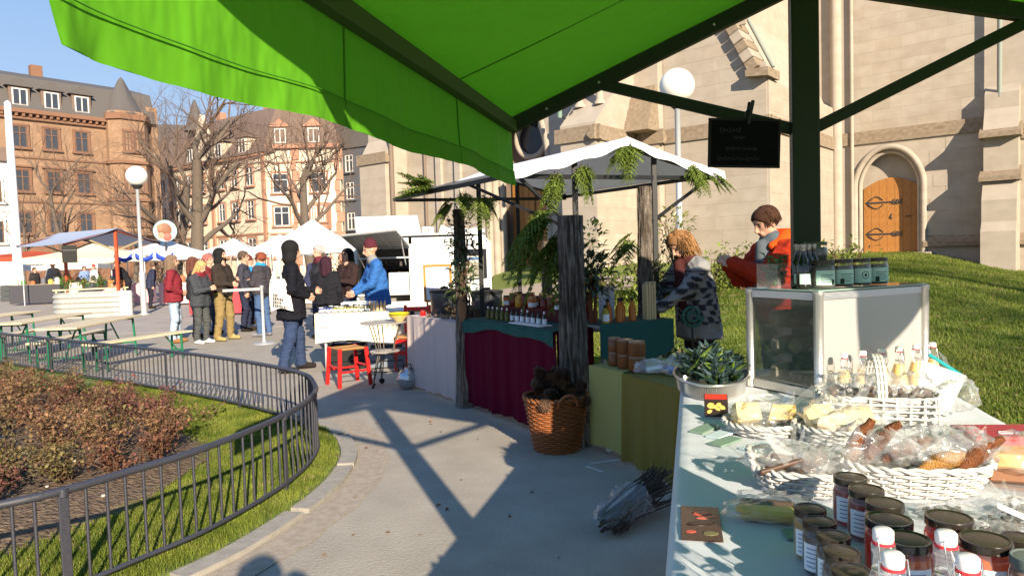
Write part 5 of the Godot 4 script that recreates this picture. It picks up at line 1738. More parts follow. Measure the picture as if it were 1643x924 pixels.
func small_jar(called: String, label: String, at: Vector3, r: float, h: float, fill: Material, cap: Material, paper: Variant, group: String, cat := "jar") -> Node3D:
	var o := thing(called, label, cat, at, rr(-0.4, 0.4), group)
	var g := Geo.new()
	if cat == "bottle":
		g.lathe([[0, 0], [r, 0], [r, h * 0.55], [r * 0.4, h * 0.78], [r * 0.36, h * 0.9], [0, h * 0.9]], 12)
	else:
		g.lathe([[0, 0], [r * 0.95, 0], [r, 0.005], [r, h * 0.82], [r * 0.85, h * 0.88], [0, h * 0.88]], 14)
	part("glass", g, fill, o)
	g = Geo.new()
	var cr := r * 0.42 if cat == "bottle" else r * 0.92
	g.lathe([[0, h * 0.84], [cr, h * 0.84], [cr, h], [0, h]], 12)
	part("cap", g, cap, o)
	if paper:
		part("label", band(r * 1.02, h * 0.12, h * 0.5, -1.2, 1.2), paper, o)
	return o

func build_truck_corner() -> void:
	glass_mats()
	var steel := mat("table_steel", C(0.5, 0.5, 0.5), 0.4, {"metal": 0.7})
	var cream := mat("cream_cloth", C(0.66, 0.58, 0.45), 0.92, {"bump": bumptex("weave", 0.5, 2), "bump_scale": 0.05, "scale": 4.0})
	# --- cream clothed table
	table_under("jar_table", "folding table under the cream cloth by the trailer", Vector3(-2.05, 0, -9.95), 0.11, 1.16, 0.62, 0.765, steel)
	var g := Geo.new()
	var A := Vector3(-2.66, 0, -9.58); var Bv := Vector3(-1.46, 0, -9.70)
	var bk := Vector3(-0.07, 0, -0.66)
	g.grid(60, 12, func(u: float, w: float): return (A.lerp(Bv, u) + bk * w) + Vector3(0, 0.772 + 0.002 * sin(u * 40.0 + w * 9.0), 0), true)
	g.grid(110, 14, func(u: float, w: float):
		var p := A.lerp(Bv, u)
		var sag := 0.40 - 0.10 * sin(PI * u) * 0.4 + 0.05 * smoothstep(0.3, 0.7, u)
		var f: float = (0.016 * sin(u * 34.0 + 3.0 * w) + 0.012 * sin(u * 17.0 - 4.0 * w)) * w
		return Vector3(p.x, 0.772 - sag * w, p.z + 0.012 + f), true)
	g.grid(14, 20, func(w: float, u: float):
		var p := Bv + bk * u
		return Vector3(p.x + 0.01 + 0.012 * sin(u * 20.0) * w, 0.772 - 0.42 * w, p.z))
	solo("cream_cloth", g, cream, "cream cloth draped over the jar table by the trailer", "tablecloth")
	g = Geo.new(); g.box(Vector3(0, 0.11, 0), Vector3(0.13, 0.17, 0.003))
	var nt := solo("paper_notice", g, mat("bluish_paper", C(0.55, 0.60, 0.72), 0.8), "pale blue paper notice pinned to the cream cloth", "notice", Vector3(-2.50, 0.56, -9.565), 0.1)
	part("print", scribble(-0.045, 0.14, 0.09, 0.014, 0.002), mat("blue_ink", C(0.06, 0.1, 0.4), 0.8), nt, Vector3(0, 0, 0.003))
	crate("black plastic crate under the cream clothed table", Vector3(-2.3, 0, -9.85), 0.1, Vector3(0.5, 0.32, 0.4), mat("black_plastic", C(0.01, 0.01, 0.01), 0.45))
	crate("grey plastic crate under the right of the cream clothed table", Vector3(-1.75, 0, -9.9), 0.1, Vector3(0.5, 0.28, 0.4), mat("grey_plastic", C(0.14, 0.16, 0.19), 0.5))
	var blue := mat("blue_glassware", C(0.05, 0.07, 0.22), 0.2)
	var olive := mat("olive_fill", C(0.22, 0.20, 0.05), 0.3)
	var capw: Material = mats.white_cap
	var black := mat("black_plastic")
	for r in 3:
		for k in 8:
			var u := 0.06 + k * 0.075
			var p := A.lerp(Bv, u) + bk * (0.16 + r * 0.22) + Vector3(0, 0.775, 0)
			var second := k > 1 and r > 0
			small_jar("honey_jar", "small labelled jar on the cream cloth, among its rows", p, 0.033, 0.075, blue if k < 2 else olive, black if (k + r) % 3 else capw, mats.label_paper, "jars on the cream cloth")
	for k in 5:
		small_jar("sauce_bottle", "slim beige bottle in the row right of the jars", A.lerp(Bv, 0.60 + k * 0.042) + bk * (0.2 + 0.03 * (k % 2)) + Vector3(0, 0.775, 0), 0.019, 0.16, mat("beige_sauce", C(0.60, 0.40, 0.20), 0.35), blue, null, "beige bottles on the cream cloth", "bottle")
	g = Geo.new()
	for k in 5: g.box(Vector3(-0.22 + k * 0.11, 0.055, 0.0), Vector3(0.012, 0.11, 0.24), Basis(), 0.003)
	for q in [-0.115, 0.115]:
		g.box(Vector3(0, 0.10, q), Vector3(0.46, 0.022, 0.012), Basis(), 0.003)
		g.box(Vector3(0, 0.015, q), Vector3(0.46, 0.022, 0.012), Basis(), 0.003)
	g.box(Vector3(0, 0.004, 0), Vector3(0.45, 0.006, 0.22))
	solo("bottle_rack", g, mat("white_paint", C(0.7, 0.7, 0.68), 0.5), "white slotted rack at the back of the cream clothed table", "rack", Vector3(-2.18, 0.775, -10.12), 0.1)
	g = Geo.new()
	g.rod(Vector3(-1.95, 0.0, -10.25), Vector3(-1.98, 1.63, -10.25), 0.022, 8)
	g.rod(Vector3(-1.90, 0.0, -10.25), Vector3(-1.93, 1.63, -10.25), 0.012, 8)
	# --- food trailer
	var body := mat("trailer_white", C(0.60, 0.60, 0.59), 0.4, {"spec": 0.5})
	var dark := mat("trailer_inside", C(0.20, 0.19, 0.18), 0.7)
	var t := thing("food_trailer", "white food trailer with a raised hatch over its serving window", "trailer", Vector3(-1.65, 0, -14.1), 0.03)
	g = Geo.new()
	var outl := PackedVector2Array([Vector2(-1.35, 0.42), Vector2(1.15, 0.42), Vector2(1.22, 0.55), Vector2(1.22, 1.72), Vector2(1.10, 1.86), Vector2(0.9, 1.9), Vector2(-0.9, 1.9), Vector2(-1.25, 1.86), Vector2(-1.38, 1.74), Vector2(-1.40, 0.55)])
	var hole_l := -1.27; var hole_r := -0.30; var hb := 0.80; var ht := 1.66
	# hollow shell swept along the outline, a back wall, and a front of four panels round the opening
	g.sheet(outl.size(), 6, func(u: float, w: float):
		var q := outl[int(round(u * outl.size())) % outl.size()]
		return Vector3(q.x, q.y, lerpf(0.47, -1.0, w)), 0.03)
	part("shell", g, body, t)
	g = Geo.new(); g.prism(outl, 0.03, Transform3D(Basis(), Vector3(0, 0, -1.0)))
	part("back_wall", g, dark, t)
	for q in [[-1.40, hole_l, 0.55, 1.74], [hole_r, 1.22, 0.55, 1.74], [hole_l, hole_r, 0.42, 0.66], [hole_l, hole_r, ht, 1.86]]:
		g = Geo.new(); g.box(Vector3((q[0] + q[1]) / 2, (q[2] + q[3]) / 2, 0.50), Vector3(q[1] - q[0], q[3] - q[2], 0.04))
		part("front_panel", g, body, t)
	g = Geo.new(); g.box(Vector3(0.46, 1.80, 0.50), Vector3(1.4, 0.115, 0.038))
	part("front_panel", g, body, t)
	for y in [1.49, 0.80]:
		g = Geo.new(); g.box(Vector3((hole_l + hole_r) / 2, y, 0.56), Vector3(hole_r - hole_l + 0.04, 0.03, 0.06), Basis(), 0.006)
		part("counter_rail", g, body, t)
	for k in 3:
		g = Geo.new()
		for q in 5: g.box(Vector3(hole_l + 0.1 + q * 0.2, 0.95 + k * 0.2, -0.6), Vector3(0.14, 0.12, 0.2), Basis(), 0.01)
		g.box(Vector3((hole_l + hole_r) / 2, 0.88 + k * 0.2, -0.7), Vector3(1.2, 0.02, 0.5))
		part("inner_shelf", g, mat("shelf_goods_%d" % k, [C(0.10, 0.06, 0.03), C(0.14, 0.12, 0.1), C(0.06, 0.05, 0.05)][k], 0.6), t)
	g = Geo.new(); g.box(Vector3(-0.50, 1.0, 0.56), Vector3(0.38, 0.42, 0.02), Basis(), 0.01)
	part("white_board", g, body, t)
	# hatch, hinged above the window
	g = Geo.new()
	var h0 := Vector3(-1.28, 1.69, 0.53); var h1 := Vector3(-0.28, 1.71, 0.53); var h2 := Vector3(-0.33, 1.97, 2.1); var h3 := Vector3(-1.24, 1.90, 2.1)
	g.sheet(2, 2, func(u: float, w: float): return h0.lerp(h1, u).lerp(h3.lerp(h2, u), w), -0.03)
	var hat := part("hatch", g, mat("hatch_grey", C(0.22, 0.22, 0.22), 0.5), t)
	g = Geo.new()
	for u in [0.02, 0.34, 0.66, 0.98]:
		g.bar(h0.lerp(h1, u) + Vector3(0, -0.02, 0), h3.lerp(h2, u) + Vector3(0, -0.02, 0), 0.03, 0.025)
	for w in [0.02, 0.98]:
		g.bar(h0.lerp(h3, w) + Vector3(0, -0.02, 0), h1.lerp(h2, w) + Vector3(0, -0.02, 0), 0.03, 0.03)
	part("batten", g, mat("hatch_batten", C(0.33, 0.33, 0.33), 0.5), hat)
	g = Geo.new()
	g.rod(Vector3(-0.36, 1.35, 0.55), Vector3(-0.34, 1.86, 1.4), 0.012, 6)
	part("gas_strut", g, steel, hat)
	# roof banner, vents and tarpaulin
	g = Geo.new(); g.prism(PackedVector2Array([Vector2(-1.38, 1.88), Vector2(-0.10, 1.88), Vector2(-0.18, 2.31), Vector2(-1.40, 2.31)]), 0.04, Transform3D(Basis(), Vector3(0, 0, -0.1)))
	part("roof_banner", g, mat("banner_blue_white", C(0.62, 0.72, 0.80), 0.5, {"tex": ntex("banner", 0.004, C(0.75, 0.9, 1.05), C(1.15, 1.1, 1.05), 2), "scale": 0.6}), t)
	g = Geo.new()
	g.box(Vector3(0.05, 1.98, 0.1), Vector3(0.22, 0.18, 0.3), Basis(), 0.02)
	part("roof_vent", g, body, t)
	g = Geo.new()
	for k in 2: g.box(Vector3(0.0 + k * 0.07, 1.98, 0.256), Vector3(0.03, 0.13, 0.01))
	part("vent_slot", g, dark, t)
	g = Geo.new()
	g.grid(16, 10, func(u: float, w: float): return Vector3(lerpf(0.28, 1.15, u), 1.9 + (0.20 - 0.1 * u) * sin(PI * w) + 0.03 * sin(u * 14.0 + w * 5.0), lerpf(0.4, -0.7, w)), true)
	part("tarpaulin", g, mat("tarp_white", C(0.68, 0.68, 0.66), 0.7), t)
	# side window with grille unit
	g = Geo.new(); g.box(Vector3(0.86, 1.33, 0.53), Vector3(0.62, 0.56, 0.03), Basis(), 0.01)
	part("side_window", g, mat("dark_window", C(0.02, 0.02, 0.025), 0.15), t)
	g = Geo.new(); g.box(Vector3(0.94, 1.27, 0.57), Vector3(0.33, 0.42, 0.06), Basis(), 0.01)
	part("grille_unit", g, mat("beige_metal", C(0.42, 0.40, 0.34), 0.5), t)
	g = Geo.new()
	for k in 13: g.box(Vector3(0.94, 1.10 + k * 0.021, 0.605), Vector3(0.25, 0.010, 0.012))
	part("louvre", g, mat("olive_louvre", C(0.18, 0.17, 0.11), 0.5), t)
	g = Geo.new(); g.box(Vector3(0.94, 1.43, 0.606), Vector3(0.30, 0.05, 0.008))
	part("blue_sticker", g, mat("sticker_blue", C(0.05, 0.12, 0.26), 0.5), t)
	for x in [-0.5, 0.6]:
		g = Geo.new()
		g.lathe([[0, -0.08], [0.26, -0.08], [0.29, -0.04], [0.29, 0.04], [0.26, 0.08], [0, 0.08]], 20, Transform3D(Basis(Vector3.RIGHT, PI / 2), Vector3(x, 0.29, 0.44)))
		part("wheel", g, mat("tyre", C(0.015, 0.015, 0.015), 0.85), t)
	# framed notice on an easel
	var fo := mat("orange_frame", C(0.45, 0.17, 0.03), 0.5)
	var e := thing("framed_notice", "orange framed notice board with blue handwriting before the trailer", "notice board", Vector3(-1.20, 0, -11.6), 0.06)
	g = Geo.new(); g.box(Vector3(0, 1.06, 0), Vector3(0.40, 0.56, 0.02))
	part("sheet", g, mat("notice_paper", C(0.66, 0.72, 0.80), 0.7), e)
	for q in [[Vector3(-0.21, 1.06, 0.01), Vector3(0.04, 0.60, 0.035)], [Vector3(0.21, 1.06, 0.01), Vector3(0.04, 0.60, 0.035)], [Vector3(0, 1.345, 0.01), Vector3(0.38, 0.04, 0.035)], [Vector3(0, 0.775, 0.01), Vector3(0.38, 0.04, 0.035)]]:
		g = Geo.new(); g.box(q[0], q[1], Basis(), 0.006)
		part("frame_bar", g, fo, e)
	for k in 6:
		part("writing", scribble(-0.14 + (0.1 if k < 2 else 0.0), 1.27 - k * 0.075, 0.20 if k < 2 else 0.28, 0.03, 0.004), mat("blue_ink", C(0.06, 0.1, 0.4), 0.8), e, Vector3(0, 0, 0.013))
	for x in [-0.2, 0.2]:
		g = Geo.new(); g.bar(Vector3(x, 0, 0.03), Vector3(x * 0.9, 0.80, -0.01), 0.03, 0.03)
		g.bar(Vector3(x, 0, -0.35), Vector3(x * 0.9, 1.2, -0.02), 0.03, 0.02)
		part("easel_leg", g, fo, e)
	# --- red stool with a rush seat
	var redp := mat("red_paint", C(0.50, 0.012, 0.010), 0.4)
	var rush := mat("rush_seat", C(0.40, 0.20, 0.07), 0.8, {"tex": ntex("rush", 0.04, C(0.7, 0.68, 0.62), C(1.1, 1.1, 1.1), 3), "scale": Vector3(12, 2, 2)})
	var s := thing("red_stool", "red wooden stool with a woven rush seat", "stool", Vector3(-1.98, 0, -8.48), 0.62)
	for x in [-0.17, 0.17]:
		for z in [-0.17, 0.17]:
			g = Geo.new(); g.bar(Vector3(x * 1.14, 0, z * 1.14), Vector3(x * 0.95, 0.455, z * 0.95), 0.042, 0.042, 0.006)
			part("leg", g, redp, s)
	for q in [0.18, 0.29]:
		for sg in [-1.0, 1.0]:
			if q == 0.18:
				g = Geo.new(); g.rod(Vector3(-0.18, q, sg * 0.18), Vector3(0.18, q, sg * 0.18), 0.013, 8)
			else:
				g = Geo.new(); g.rod(Vector3(sg * 0.175, q - 0.06, -0.18), Vector3(sg * 0.175, q - 0.06, 0.18), 0.013, 8)
			part("stretcher", g, redp, s)
	for q in 4:
		# four triangular woven fields meeting in the middle
		var a := q * PI / 2
		var b2 := Basis(Vector3.UP, a)
		g = Geo.new()
		for k in 9:
			var f := (k + 0.5) / 9.0
			var hw2 := 0.155 * f + 0.008
			g.tube(PackedVector3Array([b2 * Vector3(-hw2, 0.437 + 0.006 * f, 0.16 * f), b2 * Vector3(0, 0.437 + 0.005 * f, 0.16 * f), b2 * Vector3(hw2, 0.437 + 0.006 * f, 0.16 * f)]), PackedFloat32Array([0.0115]), 6)
		part("rush_field", g, rush, s)
	# red chair behind
	var ch := thing("red_chair", "red wooden chair standing behind the round metal table", "chair", Vector3(-1.33, 0, -9.45), -0.3)
	for x in [-0.18, 0.18]:
		for z in [-0.17, 0.17]:
			g = Geo.new(); g.bar(Vector3(x, 0, z), Vector3(x, 0.45 if z > 0 else 0.85, z), 0.035, 0.035, 0.005)
			part("leg", g, redp, ch)
	for q in [[0.25, 0.17], [0.40, 0.17], [0.25, -0.17], [0.6, -0.17], [0.8, -0.17]]:
		g = Geo.new(); g.bar(Vector3(-0.18, q[0], q[1]), Vector3(0.18, q[0], q[1]), 0.03, 0.05, 0.005)
		part("rail", g, redp, ch)
	g = Geo.new(); g.box(Vector3(0, 0.45, 0), Vector3(0.38, 0.035, 0.36), Basis(), 0.01)
	part("seat", g, rush, ch)
	# --- round metal bistro table on castors
	var wire := mat("brown_iron", C(0.12, 0.10, 0.085), 0.55, {"metal": 0.4})
	var rt := thing("round_metal_table", "small round metal table with thin bent legs and a lower shelf", "table", Vector3(-1.51, 0, -8.32), 0.3)
	g = Geo.new(); g.lathe([[0, 0.735], [0.255, 0.735], [0.27, 0.742], [0.27, 0.752], [0.26, 0.755], [0.25, 0.748], [0, 0.748]], 32)
	part("tabletop", g, mat("worn_metal_top", C(0.40, 0.36, 0.32), 0.45, {"metal": 0.3}), rt)
	for k in 3:
		var a := TAU * k / 3.0 + 0.4
		var d := Vector3(cos(a), 0, sin(a)); var sd := Vector3(-sin(a), 0, cos(a)) * 0.028
		for sg in [-1.0, 1.0]:
			g = Geo.new()
			g.tube(PackedVector3Array([d * 0.20 + sd * sg + Vector3(0, 0.737, 0), d * 0.12 + sd * sg * 0.8 + Vector3(0, 0.5, 0), d * 0.10 + sd * sg * 0.5 + Vector3(0, 0.35, 0), d * 0.16 + sd * sg * 0.4 + Vector3(0, 0.18, 0), d * 0.19 + Vector3(0, 0.06, 0)]), PackedFloat32Array([0.007]), 6)
			part("leg", g, wire, rt)
		g = Geo.new(); g.lathe([[0, -0.012], [0.032, -0.012], [0.032, 0.012], [0, 0.012]], 14, Transform3D(Basis(d, a) * Basis(Vector3.RIGHT, PI / 2), d * 0.19 + Vector3(0, 0.033, 0)))
		part("castor", g, mat("tyre"), rt)
	g = Geo.new(); g.lathe([[0, 0.40], [0.17, 0.40], [0.175, 0.41], [0.17, 0.415], [0, 0.412]], 24)
	part("lower_shelf", g, mat("worn_metal_top"), rt)
	g = Geo.new()
	var pts := PackedVector3Array()
	for k in 25: pts.append(Vector3(cos(TAU * k / 24.0) * 0.165, 0.19, sin(TAU * k / 24.0) * 0.165))
	g.tube(pts, PackedFloat32Array([0.006]), 6)
	part("ring", g, wire, rt)
	# bowl on the table
	var bw := thing("yellow_bowl", "yellow striped ceramic bowl on the round metal table", "bowl", Vector3(-1.33, 0.75, -8.34))
	g = Geo.new(); g.lathe([[0, 0], [0.045, 0], [0.05, 0.008], [0.10, 0.05], [0.115, 0.07]], 26)
	part("base", g, mat("bowl_cream", C(0.62, 0.46, 0.22), 0.3), bw)
	g = Geo.new(); g.lathe([[0.115, 0.07], [0.125, 0.1], [0.12, 0.1], [0.10, 0.062], [0, 0.02]], 26)
	part("yellow_band", g, mat("bowl_yellow", C(0.62, 0.42, 0.01), 0.3), bw)
	g = Geo.new(); g.lathe([[0.1205, 0.082], [0.1225, 0.082], [0.1245, 0.09], [0.1225, 0.09]], 26)
	part("green_stripe", g, mat("bowl_green", C(0.03, 0.09, 0.03), 0.3), bw)
	g = Geo.new()
	film(g, Vector3(0, 0.045, 0), Vector3(0.085, 0.04, 0.06), 0.2, 90.0)
	solo("cellophane_bag", g, mats.cellophane, "crumpled clear bag on the round metal table beside the bowl", "plastic bag", Vector3(-1.55, 0.75, -8.42))
	# silver ball kettle on the ground
	var sb := thing("silver_urn", "round silver ball urn standing on the path by the pink cloth", "urn", Vector3(-1.22, 0, -8.1))
	var sil := mat("dull_silver", C(0.50, 0.52, 0.53), 0.32, {"metal": 0.75, "rtex": ntex("alu_r", 0.02, C(0.1, 0.1, 0.1), C(0.42, 0.42, 0.42), 3), "scale": 2.0})
	g = Geo.new(); g.lathe([[0, 0], [0.05, 0.0], [0.08, 0.015], [0.115, 0.07], [0.123, 0.115], [0.112, 0.165], [0.08, 0.205], [0.04, 0.222], [0.035, 0.24], [0, 0.24]], 28)
	part("body", g, sil, sb)
	g = Geo.new(); g.lathe([[0.1215, 0.108], [0.127, 0.112], [0.127, 0.119], [0.1215, 0.123]], 28)
	part("seam", g, sil, sb)
	g = Geo.new(); g.tube(PackedVector3Array([Vector3(-0.05, 0.21, 0), Vector3(-0.04, 0.28, 0), Vector3(0.04, 0.28, 0), Vector3(0.05, 0.21, 0)]), PackedFloat32Array([0.008]), 6)
	part("handle", g, mat("black_plastic"), sb)
	# small cactus-like plants beside the pink cloth
	shrub("little bushy pot plant between the urn and the pink cloth", Vector3(-1.18, 0.0, -8.5), 0.10, 0.55, C(0.09, 0.10, 0.04), 130, 0.06)

# ---------------------------------------------------------------- the white roofed stall dressed with trunks and greenery
const SA := Vector3(0.518, 0, 0.855)    # along the stall, towards the camera
const SB := Vector3(0.855, 0, -0.518)   # from its front to its back
const SF := Vector3(0.02, 0, -5.6)      # near front corner of the roof
func S(a: float, b: float, h := 0.0) -> Vector3:
	return SF + SA * a + SB * b + Vector3(0, h, 0)
const STURN := 0.5446   # local z -> -SB? set so that local x runs along SA reversed

func bark_post(label: String, at: Vector3, h: float, r: float, seedv: float, lean := Vector3.ZERO) -> Node3D:
	var bark := mat("rough_bark", C(1, 1, 1), 0.95, {"vc": true, "bump": bumptex("bark", 0.05, 4), "bump_scale": 1.2, "scale": Vector3(6, 1.5, 6)})
	var o := thing("bark_trunk", label, "tree trunk", at)
	var f := FastNoiseLite.new(); f.seed = int(seedv * 100); f.frequency = 1.0; f.fractal_octaves = 3
	var g := Geo.new()
	g.used_col = true
	var nu := 72; var nv := 90
	g.grid(nu, nv, func(u: float, w: float):
		var a: float = TAU * (u if u < 1.0 else 0.0)
		var y: float = w * h
		var ridge := 1.0 - absf(f.get_noise_3d(cos(a) * 3.4 + seedv, y * 1.6, sin(a) * 3.4)) * 2.6
		var rad: float = r * (1.0 - 0.22 * w) * (0.93 + 0.20 * ridge + 0.10 * f.get_noise_2d(y * 2.0, seedv)) * (1.0 + 0.35 * pow(1.0 - w, 6.0))
		return Vector3(cos(a) * rad, y, sin(a) * rad) + lean * w * w, true)
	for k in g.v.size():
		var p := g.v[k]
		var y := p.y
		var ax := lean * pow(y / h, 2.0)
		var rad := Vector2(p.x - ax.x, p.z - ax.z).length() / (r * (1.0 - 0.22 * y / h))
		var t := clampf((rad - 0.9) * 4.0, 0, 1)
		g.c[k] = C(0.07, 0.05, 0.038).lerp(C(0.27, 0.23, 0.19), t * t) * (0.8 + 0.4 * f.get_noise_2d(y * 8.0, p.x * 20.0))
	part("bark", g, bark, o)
	return o

func spray(g: Geo, p: Vector3, dir: Vector3, l: float, droop: float, col: Color, n := 10) -> void:
	# flat feathery conifer spray
	var d := dir.normalized()
	var side := d.cross(Vector3.UP).normalized()
	if side.length() < 0.1: side = Vector3.RIGHT
	var pts := PackedVector3Array()
	for k in n + 1:
		var t := float(k) / n
		pts.append(p + d * l * t + Vector3(0, -droop * t * t * l, 0))
	g.color(C(0.07, 0.05, 0.02))
	g.tube(pts, PackedFloat32Array([0.004, 0.003, 0.002, 0.001]), 4, false)
	for k in range(1, n + 1):
		var t := float(k) / n
		for sg in [-1.0, 1.0]:
			var ll := l * 0.5 * (1.0 - t * 0.75) * rr(0.8, 1.15)
			var sd: Vector3 = (side * sg * 0.8 + d * 0.75 + Vector3(0, -droop * t * 1.2 + rr(-0.2, 0.2), 0)).normalized()
			var q := pts[k]
			var m := 7
			for j in m:
				var tt := float(j) / m
				var b := q + sd * ll * tt + Vector3(0, -droop * tt * tt * ll * 0.5, 0)
				for s2 in [-1.0, 1.0]:
					var ld: Vector3 = (sd * 0.75 + d * s2 * 0.5 + side * s2 * 0.35 + Vector3(0, rr(-0.35, 0.15), 0)).normalized()
					leaf(g, b, ld, ll * 0.42 * (1.0 - tt * 0.5), 0.46, col * rr(0.65, 1.35))

func build_white_stall() -> void:
	var canvas := mat("white_canvas", C(0.70, 0.71, 0.74), 0.85, {"back": C(0.16, 0.16, 0.17)})
	var blacks := mat("black_steel", C(0.012, 0.012, 0.013), 0.5)
	var o := thing("white_roofed_stall", "white canvas market stall on black poles dressed with branches", "market stall")
	var L := 2.35; var Wd := 2.2
	var e0 := 2.14; var rg := 2.43
	for a in [0.0, -L]:
		for q in [[0.0, e0, Wd / 2, rg], [Wd, e0 + 0.06, Wd / 2, rg]]:
			var g := Geo.new(); g.bar(S(a, q[0], q[1] - 0.02), S(a, q[2], q[3] - 0.03), 0.03, 0.035)
			part("rafter", g, blacks, o)
		var g2 := Geo.new(); g2.bar(S(a, 0.0, e0 - 0.04), S(a, Wd, e0 + 0.01), 0.03, 0.035)
		part("tie_bar", g2, blacks, o)
	for q in [[0.0, e0 - 0.03], [Wd, e0 + 0.03], [Wd / 2, rg - 0.03]]:
		var g := Geo.new(); g.bar(S(0.08, q[0], q[1]), S(-L - 0.05, q[0], q[1]), 0.03, 0.035)
		part("purlin", g, blacks, o)
	for q in [[0.0, 0.5, e0], [0.0, 1.37, e0 + 0.05], [-1.5, 0.42, e0], [-L, 1.4, e0 + 0.05]]:
		var g := Geo.new(); g.box(S(q[0], q[1], q[2] / 2 + 0.06) + SB * 0.11, Vector3(0.045, q[2] + 0.12, 0.045), Basis(), 0.004)
		part("pole", g, blacks, o)
	for q in [[Vector2(-0.05, 0.5), Vector2(-0.75, 0.02)], [Vector2(0.0, 1.4), Vector2(0.0, 2.1)], [Vector2(0, 0.55), Vector2(0, 0.05)]]:
		var g := Geo.new(); g.bar(S(q[0].x, q[0].y, 1.72), S(q[1].x, q[1].y, e0 - 0.03), 0.025, 0.025)
		part("brace", g, blacks, o)
	for side in 2:
		var g := Geo.new()
		g.grid(26, 22, func(u: float, w: float):
			var a := lerpf(0.10, -L - 0.08, u)
			var b := lerpf(-0.06, Wd / 2, w) if side == 0 else lerpf(Wd + 0.06, Wd / 2, w)
			var y := lerpf(e0, rg + 0.02, w) if side == 0 else lerpf(e0 + 0.06, rg + 0.02, w)
			y -= 0.055 * sin(PI * w) * (0.3 + 0.7 * sin(PI * clampf(u * 0.85 + 0.1, 0, 1))) - 0.012 * sin(u * 11.0) * sin(PI * w)
			return S(a, b, y), side == 0)
		part("roof_panel", g, canvas, o)
		# the cloth edge folded over the gable bar
		g = Geo.new()
		g.grid(24, 4, func(u: float, w: float):
			var b := lerpf(-0.06, Wd / 2, u) if side == 0 else lerpf(Wd + 0.06, Wd / 2, u)
			var y := lerpf(e0, rg + 0.02, u) if side == 0 else lerpf(e0 + 0.06, rg + 0.02, u)
			y -= 0.055 * sin(PI * u) * 0.35
			return S(0.102 + 0.010 * w, b, y + 0.004 - 0.075 * w * (1.0 + 0.15 * sin(u * 19.0))), side == 1)
		part("gable_hem", g, canvas, o)
	# trunks
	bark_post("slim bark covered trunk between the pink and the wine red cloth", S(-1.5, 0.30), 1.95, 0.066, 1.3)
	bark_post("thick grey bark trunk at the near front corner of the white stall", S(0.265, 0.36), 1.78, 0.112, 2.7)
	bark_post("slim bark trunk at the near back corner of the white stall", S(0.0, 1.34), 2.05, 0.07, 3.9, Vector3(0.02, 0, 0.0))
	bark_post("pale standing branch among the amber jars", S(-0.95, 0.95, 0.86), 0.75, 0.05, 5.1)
	# oval cut face on the slim trunk
	var g3 := Geo.new(); g3.ball(Vector3.ZERO, Vector3(0.045, 0.13, 0.012), Basis(), 14, 10)
	solo("cut_knot", g3, mat("cut_wood", C(0.24, 0.13, 0.07), 0.8), "oval sawn knot on the slim trunk beside the pink cloth", "knot", S(-1.5, 0.30, 0.98) + Vector3(0.01, 0, 0.10), 0.1)
	tables_white()
	greenery()

